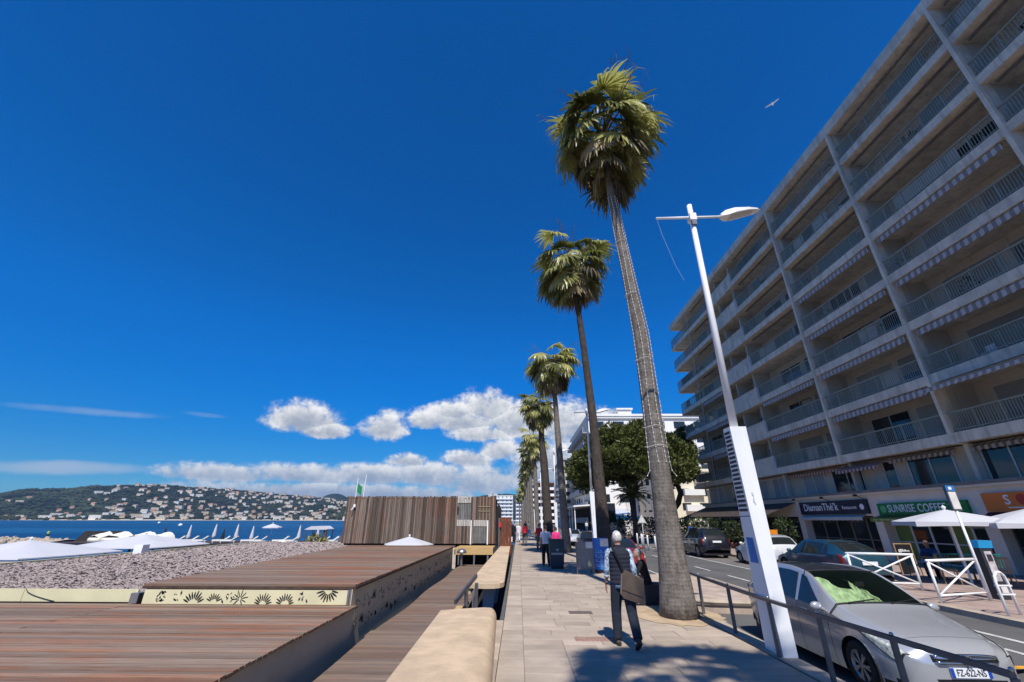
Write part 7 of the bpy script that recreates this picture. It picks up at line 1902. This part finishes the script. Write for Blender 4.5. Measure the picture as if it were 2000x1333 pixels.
# cabin: dashboard, seats, rear-view mirror and the crumpled green sunshade
b = MB(); b.box(-.74, .74, .45, .98, .78, .985); part('dashboard', b, M_black, c1)
for sx in (-.36, .36):
    b = MB(); b.box(sx - .23, sx + .23, -.45, .1, .45, .62); b.box(sx - .22, sx + .22, -.55, -.42, .6, 1.18); b.box(sx - .12, sx + .12, -.55, -.45, 1.18, 1.36); part('seat', b, mat('seat_cloth', (.03, .03, .035), .9, .2, 6), c1)
b = MB(); b.box(-.7, .7, -1.4, -1.25, .5, 1.2); b.box(-.84, .84, -2.0, 1.0, .3, .42); part('cabin_floor', b, M_black, c1)
M_shade = mat('green_sunshade', (0.40, 0.52, 0.29), 0.5, 0.25, 4.0, 5, 0.7, 9, bdist=0.05); 
def shade_sheet(x0, x1, hgt):
    vs = []; n = 26; m = 18
    for i in range(n):
        for j in range(m):
            u = i / (n - 1); v = j / (m - 1); top = hgt(u); x = x0 + (x1 - x0) * u; t = v * top
            vs.append((x * (1 - .12 * t), .90 - .80 * t + .045 * math.sin(u * 17 + v * 7) + .03 * math.sin(u * 31 - v * 12) - .05, 1.015 + .38 * t + .03 * math.sin(u * 11 + 4 * v)))
    return vs, [(i * m + j, i * m + j + 1, (i + 1) * m + j + 1, (i + 1) * m + j) for i in range(n - 1) for j in range(m - 1)]
b = MB(); b.add(*shade_sheet(.70, .04, lambda u: .99 - .62 * u ** 1.3)); b.add(*shade_sheet(.16, -.16, lambda u: .16 + .72 * math.exp(-((u - .55) / .30) ** 2)))
part('sunshade', b, M_shade, c1, True, fix=False, label='crumpled green sunshade behind the windscreen')
b = MB(); b.box(-.14, .0, .42, .46, 1.26, 1.33); part('rear_view_mirror', b, M_black, c1)
b = MB(); b.box(-.47, -.30, .78, 1.0, .99, 1.0); b.box(.2, .45, .88, 1.0, .99, 1.0); part('dashboard_paper', b, M_paper, c1)
b = MB()
for k in range(6): a = k * 1.047; b.ell((-.42 + .04 * math.cos(a), .86 + .03 * math.sin(a), 1.03), (.03, .03, .022), 7, 5)
part('red_flower', b, mat('red_print', (.45, .03, .02)), c1, True)
for (a0, a1) in (((.55, 1.0), (.05, .93)), ((-.15, 1.0), (-.62, .90))):
    b = MB(); b.bar((a0[0], a0[1] - .02, 1.085), (a1[0], a1[1] - .04, 1.125), .018, .015); part('wiper', b, M_black, c1)
car('blue teal hatchback with a dark sloping rear window parked by the cafe', 'car', HATCH, M_tealp, (12.2, 18.65, -.12), 0.0, False)
car('white silver hatchback parked behind the lamp base, next to the teal car', 'car', SMALL, M_wpaint, (12.85, 24.2, -.12), 0.0, False)
car('black sport utility car with a white plate parked beyond the white one', 'car', SUV, M_bpaint, (12.1, 30.4, -.12), 0.0, False)
car('grey green car parked at the far kerb beyond the black one', 'car', HATCH, M_gpaint, (12.1, 36.3, -.12), R_(180), False)
car('red car with a dark green windscreen parked by the blue sign board', 'car', HATCH, M_rpaint, (5.55, 25.3, -.355), R_(180), False, None, M_dpaint)
car('dark car parked at the near kerb behind the menu board', 'car', SMALL, M_bpaint, (5.6, 36.5, -.355), R_(180), False)
car('pale car parked down the road in the near parking row', 'car', SMALL, M_wpaint, (5.6, 47, -.355), R_(180), False)

# ================================================================== people
M_skin = mat('skin', (0.46, 0.25, 0.175), 0.55, 0.06, 5); 
def cloth(n, c, var=.1, sc=6.0, col2=None): return mat(n, c, .9, var, sc, 5, .25, 30, col2=col2)
def person(label, loc, rz, top, legs_m, hair, shoes, pose='stand', H=1.75, skin=None, shorts=False, sleeves=1.0, seed=0, vox=.022, group=None, detail=False, vest=None, hat=False):
    r = random.Random(seed); k = H / 1.75; skin = skin or M_skin
    root = thing('person', label, 'person', loc, rz, group)
    sit = pose == 'sit'
    zh = .93 if not sit else .50
    P = {}
    def V3(x, y, z): return Vector((x, y, z))
    def leg(s, thigh, knee, out=.02):
        hipp = V3(s * .095, 0, zh); t = R_(thigh); kn = hipp + V3(s * out, math.sin(t) * .44, -math.cos(t) * .44); a = R_(thigh - knee); an = kn + V3(0, math.sin(a) * .42, -math.cos(a) * .42); return hipp, kn, an, a
    if pose == 'walk': L = {-1: leg(-1, 13, 10), 1: leg(1, -10, 24)}
    elif sit: L = {-1: leg(-1, 84, 84, .05), 1: leg(1, 82, 88, .05)}
    else: L = {-1: leg(-1, 2, 2), 1: leg(1, -3, 3)}
    lean = 4 if pose == 'walk' else (14 if sit else 1)
    def tor(x, y, z): a = R_(lean); return V3(x, y + math.sin(a) * (z - zh), zh + math.cos(a) * (z - zh))
    zs_ = zh + .50
    arms = {}
    for s in (-1, 1):
        sh = tor(s * .185, 0, zs_)
        if pose == 'walk': up_a, fo_a, ab = (-14, 8, 9) if s > 0 else (6, 18, 10)
        elif sit: up_a, fo_a, ab = 30, 75, 12
        elif pose == 'phone': up_a, fo_a, ab = 25, 105, 8
        else: up_a, fo_a, ab = 2, 14, 8
        u = R_(up_a); el = sh + V3(s * math.sin(R_(ab)) * .29, math.sin(u) * .29, -math.cos(u) * .285); f = R_(fo_a); wr = el + V3(s * .01, math.sin(f) * .25, -math.cos(f) * .25); hd = wr + V3(0, math.sin(f) * .09, -math.cos(f) * .09); arms[s] = (sh, el, wr, hd, f)
    neck = tor(0, .0, zs_ + .06); hc = tor(0, .025, zs_ + .225)
    mb = MB()
    mb.ell(hc, (.082, .102, .122), 14, 10); mb.ell(hc + V3(0, .075, -.055), (.05, .04, .05), 10, 7); mb.ell(hc + V3(0, .10, -.012), (.014, .024, .024), 6, 5)
    for s in (-1, 1): mb.ell(hc + V3(s * .08, -.005, -.01), (.012, .026, .036), 7, 5)
    mb.tube([neck + V3(0, -.01, -.04), hc + V3(0, -.012, -.06)], [.062, .055], 10)
    mb.tube([tor(0, 0, zh - .03), tor(0, 0, zh + .2), tor(0, 0, zs_ - .06), tor(0, -.005, zs_ + .05)], [(.145, .1), (.13, .095), (.155, .105), (.09, .07)], 12)
    for s in (-1, 1):
        sh, el, wr, hd, f = arms[s]; mb.tube([sh, el, wr], [.05, .04, .027], 8); mb.ell(sh, .055, 8, 6)
        fwd_ = V3(0, math.sin(f), -math.cos(f)); nrm = V3(s, 0, 0); sid = fwd_.cross(nrm)
        mb.tube([wr, wr + fwd_ * .04, hd], [(.020, .027), (.017, .038), (.015, .040)], 8)
        for q in range(4):
            o = hd + sid * (.030 - .020 * q) * (1 if s > 0 else 1); ln = (.068, .078, .072, .056)[q]; mb.tube([o - fwd_ * .02, o + fwd_ * ln * .5 - nrm * .004, o + fwd_ * ln - nrm * .020], [.0095, .0088, .007], 6)
        th0 = wr + fwd_ * .03 + V3(0, .028, .004); mb.tube([th0 - V3(0, .012, 0), th0 + fwd_ * .03 + V3(0, .018, 0), th0 + fwd_ * .065 + V3(0, .014, 0)], [.012, .011, .008], 6)
        hp, kn, an, a = L[s]; mb.tube([hp, kn, kn + (an - kn) * .35, an], [.085, .055, .056, .038], 9); mb.ell(kn, .057, 8, 6)
    b = part('body', mb, skin, root, True)
    m_ = b.modifiers.new('remesh', 'REMESH'); m_.mode = 'VOXEL'; m_.voxel_size = .0085 if detail else vox; m_.use_smooth_shade = True
    # top
    mb = MB(); mb.tube([tor(0, 0, zh - .03), tor(0, 0, zh + .06), tor(0, 0, zh + .25), tor(0, 0, zs_ - .10), tor(0, 0, zs_ + .0), tor(0, -.008, zs_ + .075)], [(.172, .118), (.168, .12), (.160, .118), (.182, .128), (.165, .112), (.082, .078)], 14)
    for s in (-1, 1):
        sh, el, wr, hd, f = arms[s]; mb.ell(sh + V3(-s * .01, 0, -.012), (.074, .075, .07), 9, 7)
        if sleeves >= 1: mb.tube([sh, el, el + (wr - el) * (.9 if sleeves > 1 else .35)], [.066, .056, .046], 9); mb.ell(el, .056, 8, 6)
        else: mb.tube([sh, sh.lerp(el, .75)], [.07, .066], 9)
    o = part('shirt' if sleeves <= 1 else 'jacket', mb, top, root, True); q = o.modifiers.new('remesh', 'REMESH'); q.mode = 'VOXEL'; q.voxel_size = .012 if detail else vox; q.use_smooth_shade = True
    # trousers
    mb = MB(); mb.tube([tor(0, 0, zh + .06), tor(0, 0, zh - .02), V3(0, .0, zh - .10)], [(.150, .112), (.172, .128), (.14, .11)], 12)
    for s in (-1, 1):
        hp, kn, an, a = L[s]; end = an + (kn - an) * .03 if not shorts else kn + (an - kn) * .05
        if shorts: mb.tube([hp, kn], [.105, .085], 10)
        else: mb.tube([hp + V3(0, 0, .0), hp.lerp(kn, .5), kn, kn.lerp(an, .4), end], [.112, .104, .090, .086, .078], 10); mb.ell(kn, .088, 8, 6)
    o = part('trousers' if not shorts else 'shorts', mb, legs_m, root, True); q = o.modifiers.new('remesh', 'REMESH'); q.mode = 'VOXEL'; q.voxel_size = .012 if detail else vox; q.use_smooth_shade = True
    for s in (-1, 1):
        hp, kn, an, a = L[s]; ft = R_(0); tilt = max(0, -a) * .9 if pose == 'walk' and s > 0 else 0
        d = V3(0, math.cos(tilt), -math.sin(tilt)); u = V3(0, math.sin(tilt), math.cos(tilt)); h0 = an - u * .045 - d * .05
        mb = MB(); mb.tube([an + u * .03, an - u * .02], [.05, .052], 9); mb.tube([h0 - d * .015, h0 + d * .06, h0 + d * .16, h0 + d * .22], [(.036, .036), (.043, .042), (.046, .032), (.032, .02)], 10)
        so = part('shoe', mb, shoes, root, True); sb_ = MB(); sb_.tube([h0 - d * .03 - u * .030, h0 + d * .08 - u * .032, h0 + d * .17 - u * .03, h0 + d * .235 - u * .022], [(.034, .012), (.040, .012), (.046, .012), (.03, .010)], 10); part('sole', sb_, M_rubber if detail else shoes, so, True)
    mb = MB(); mb.ell(hc + V3(0, -.014, .022), (.087, .106, .113), 14, 9); 
    mb.v = [v for v in mb.v]; hm_ = part('hat' if hat else 'hair', mb, hair, root, True)
    # keep hair to the scalp: cut away the face side
    bm = bmesh.new(); bm.from_mesh(hm_.data); cut = [v for v in bm.verts if (v.co.y > hc.y + .045 and v.co.z < hc.z + .045) or v.co.z < hc.z - .042]; bmesh.ops.delete(bm, geom=cut, context='VERTS'); bm.to_mesh(hm_.data); bm.free()
    for s in (-1, 1):
        e = MB(); e.ell(hc + V3(s * .030, .088, .008), (.011, .008, .008), 7, 5); part('eye', e, M_ink, root, True)
    # put the lowest sole point on the ground
    if not sit:
        lo = min(L[s][2].z for s in (-1, 1)) - .045 - .045
        for ch in root.children: ch.location.z -= lo
    root.scale = (k, k, k)
    return root, dict(tor=tor, zh=zh, zs=zs_, arms=arms, hc=hc, L=L, lo=0 if sit else lo)
M_navyv = cloth('navy_quilt', (0.014, 0.017, 0.030), .12, 5); M_jean = cloth('dark_jeans', (0.020, 0.025, 0.040), .3, 7); M_blk = cloth('black_cloth', (0.010, 0.010, 0.012)); M_whc = cloth('white_cloth', (0.60, 0.60, 0.62), .05); M_pinkc = cloth('pink_cloth', (0.72, 0.035, 0.20)); M_redc = cloth('red_cloth', (0.42, 0.02, 0.035)); M_grc = cloth('grey_cloth', (.10, .10, .11)); M_bl = cloth('blue_cloth', (.02, .06, .18)); M_bei = cloth('beige_cloth', (.40, .34, .26)); M_hiv = cloth('lime_cloth', (.38, .48, .10))
M_pat = mat('floral_shirt', (0.06, 0.16, 0.32), .9, .6, 22, 6, col2=(0.36, 0.44, 0.52))
M_hairw = mat('white_hair', (.46, .43, .39), .85, .30, 34, 5, .9, 90, col2=(.60, .57, .53)); M_hairb = mat('brown_hair', (.05, .032, .022), .7, .2, 18, 4, .5, 60); M_hairg = mat('grey_hair', (.25, .24, .23), .8, .2, 18, 4, .5, 60); M_shoe = mat('brown_suede', (.075, .058, .045), .85, .2, 9); M_shoeb = mat('dark_shoe', (.015, .015, .018), .6, .2, 9)
man, I = person('white haired man walking away in a navy quilted vest and blue patterned shirt', (1.86, 8.62, 0.0), R_(2), M_pat, M_jean, M_hairw, M_shoe, 'walk', 1.77, detail=True, seed=1)
# quilted vest
mb = MB(); tor, zh, zs_ = I['tor'], I['zh'], I['zs']; pts = []; rs = []; n = 56
for i in range(n + 1):
    t = i / n; z = zh - .015 + (zs_ + .068 - zh + .015) * t; w = np.interp(t, [0, .15, .45, .75, .9, 1], [.196, .190, .182, .205, .188, .098]); d = np.interp(t, [0, .15, .45, .75, .9, 1], [.145, .143, .140, .152, .136, .092]); bl = 1 + .075 * abs(math.sin(t * math.pi * 9)) ** .6; pts.append(tor(0, 0, z)); rs.append((w * bl, d * bl))
mb.tube(pts, rs, 26); o = part('quilted_vest', mb, M_navyv, man, True); o.location.z = -I['lo']
mb = MB(); mb.tube([tor(0, -.008, zs_ + .05), tor(0, -.006, zs_ + .118)], [(.082, .078), (.072, .070)], 16, caps=False); o = part('vest_collar', mb, M_navyv, man, True); o.location.z = -I['lo']
for s in (-1, 1):
    sh, el, wr, hd, f = I['arms'][s]; c = el + (wr - el) * .34; mb = MB(); mb.tube([c, c + (wr - el).normalized() * .05], [.051, .049], 12); o = part('rolled_cuff', mb, mat('cuff_pale', (.34, .38, .42), .9, .3, 20), man, True); o.location.z = -I['lo']
    if s < 0: mb = MB(); d = (wr - el).normalized(); mb.tube([wr - d * .03, wr - d * .008], [.033, .033], 12); o = part('watch', mb, M_black, man, True); o.location.z = -I['lo']
mb = MB(); mb.tube([tor(0, 0, zh - .075), tor(0, 0, zh + .02)], [(.185, .135), (.186, .14)], 16); o = part('shirt_tail', mb, cloth('pale_denim', (.13, .22, .33), .25, 12), man, True); o.location.z = -I['lo']
# shoulder tabs on the vest
mb = MB(); mb.box(-.165, -.10, -.10, -.02, 0, .01, Matrix.Translation(tor(0, -.04, zs_ + .02)) @ Matrix.Rotation(R_(20), 4, 'Y') @ Matrix.Rotation(R_(35), 4, 'X')); o = part('shoulder_tab', mb, mat('tab_grey', (.34, .33, .30), .8, .2, 9), man); o.location.z = -I['lo']
# messenger bag: held by the man, a thing of its own
bag = thing('messenger_bag', 'brown fabric messenger bag hanging behind the right hip of the walking man', 'bag', (1.99, 8.46, 0.74), R_(-14)); bag.rotation_euler = (R_(3), R_(8), R_(-14)); bag.scale = (.88, .9, .95); M_bag = mat('brown_canvas', (.095, .068, .053), .85, .15, 6, 5, .3, 40)
mb = MB(); mb.prism([(-.20, 0.02), (-.16, -.02), (.18, -.06), (.21, -.02), (.20, .34), (-.17, .44), (-.20, .40)], 'y', -.055, .055); part('bag_body', mb, M_bag, bag); mb = MB(); mb.prism([(-.195, .12), (.20, .06), (.205, .345), (-.17, .447)], 'y', -.068, -.057); part('flap', mb, M_bag, bag)
mb = MB(); mb.prism([(-.235, .05), (-.205, .02), (-.205, .39), (-.235, .36)], 'y', -.05, .05); part('side_gusset', mb, mat('pale_gusset', (.16, .12, .10), .85, .15, 6), bag)
mb = MB(); mb.tube([(-.19, -.02, .40), (-.28, -.035, .58), (-.39, -.02, .74), (-.44, .06, .80), (-.42, .16, .80), (-.30, .33, .62), (-.05, .36, .42), (.17, .24, .34), (.20, .0, .33)], [(.022, .005)] * 9, 8); part('strap', mb, M_blk, bag)

person('person seen from behind in a white tee shirt beside the dark litter bin', (1.30, 22.1, 0), R_(0), M_whc, M_blk, M_hairb, M_shoeb, 'walk', 1.72, sleeves=.6, seed=2)
person('person in a bright pink top just right of the one in a white tee shirt', (2.0, 24.6, 0), R_(5), M_pinkc, M_blk, M_hairb, M_shoeb, 'stand', 1.60, seed=3)
person('person in red walking ahead of the white tee shirt, half hidden', (1.45, 32.5, 0), R_(-5), M_redc, M_grc, M_hairb, M_shoeb, 'walk', 1.70, seed=4)
person('person in dark clothes near the rust brown gate', (-.50, 42.5, 0), R_(170), M_blk, M_blk, M_hairg, M_shoeb, 'walk', 1.76, sleeves=1.5, seed=5)
person('person in white behind the dark clothed walker', (-.05, 44.6, 0), R_(0), M_whc, M_whc, M_hairw, M_shoeb, 'walk', 1.68, sleeves=1.5, seed=6)
rp, _ = person('person walking with a red backpack in the middle of the promenade', (.50, 38.2, 0), R_(0), M_bei, M_grc, M_hairb, M_shoeb, 'walk', 1.70, sleeves=1.5, seed=7)
bp = MB(); bp.box(.28, .72, 37.92, 38.08, 1.0, 1.50); single('backpack', bp, M_redc, 'red backpack on the back of a walker in the middle of the promenade', 'backpack', (.5, 38, 1.0))
person('woman in white clothes walking beyond the third palm trunk', (3.75, 34.8, 0), R_(180), M_whc, M_whc, M_hairb, M_shoeb, 'walk', 1.66, sleeves=1.5, seed=8)
person('person in grey walking far down the promenade', (1.2, 54, 0), R_(0), M_grc, M_bl, M_hairb, M_shoeb, 'walk', 1.75, seed=9)
person('person in black walking far down the promenade by the palms', (.9, 60, 0), R_(180), M_blk, M_blk, M_hairb, M_shoeb, 'walk', 1.78, sleeves=1.5, seed=10)
person('person in beige far down the promenade, small', (-.2, 66, 0), R_(180), M_bei, M_grc, M_hairg, M_shoeb, 'walk', 1.7, sleeves=1.5, seed=11)
person('person in black sitting on the block seat nearer the palm trunk, grey haired', (3.40, 12.55, -.02), R_(75), M_blk, M_blk, M_hairg, M_shoeb, 'sit', 1.72, sleeves=1.5, seed=12, vox=.016)
person('person in black with a dark cap sitting on the far end of the block seat', (3.12, 12.95, -.02), R_(80), M_blk, M_blk, M_blk, M_shoeb, 'sit', 1.74, sleeves=1.5, seed=13, vox=.016, hat=True)
person('angler in a lime jacket standing on the stone groyne', (-110.5, 105.2, -2.35), R_(60), M_hiv, M_blk, M_hairb, M_shoeb, 'phone', 1.85, sleeves=1.5, seed=14, vox=.03)
person('cafe guest in a blue top sitting at the terrace', (16.1, 18.3, 0), R_(120), M_bl, M_blk, M_hairb, M_shoeb, 'sit', 1.72, seed=15)
person('person sitting at the pavilion terrace in a white shirt', (12.6, 84, 0), R_(180), M_whc, M_bl, M_hairb, M_shoeb, 'stand', 1.72, seed=16)
person('person in red standing by the blue awning', (10.2, 60, 0), R_(180), M_redc, M_bl, M_hairb, M_shoeb, 'stand', 1.72, seed=17)
person('person in dark clothes standing by the dark terrace', (15.4, 40.8, 0), R_(180), M_bl, M_blk, M_hairw, M_shoeb, 'stand', 1.72, seed=18)
# ================================================================== sea air
hz = bpy.data.materials.new('sea_haze'); hz.use_nodes = True
t = hz.node_tree; t.nodes.clear(); T = NT(t)
out = T.node('ShaderNodeOutputMaterial'); pv = T.node('ShaderNodeVolumePrincipled')
pv.inputs['Color'].default_value = (0.42, 0.66, 1.0, 1); pv.inputs['Density'].default_value = 0.000085; pv.inputs['Anisotropy'].default_value = 0.25
t.links.new(pv.outputs[0], out.inputs['Volume'])
mb = MB(); mb.box(-9600, 9600, -9600, 9600, -14, 225); o = link('haze', mb.mesh('haze', hz)); o['kind'] = 'stuff'
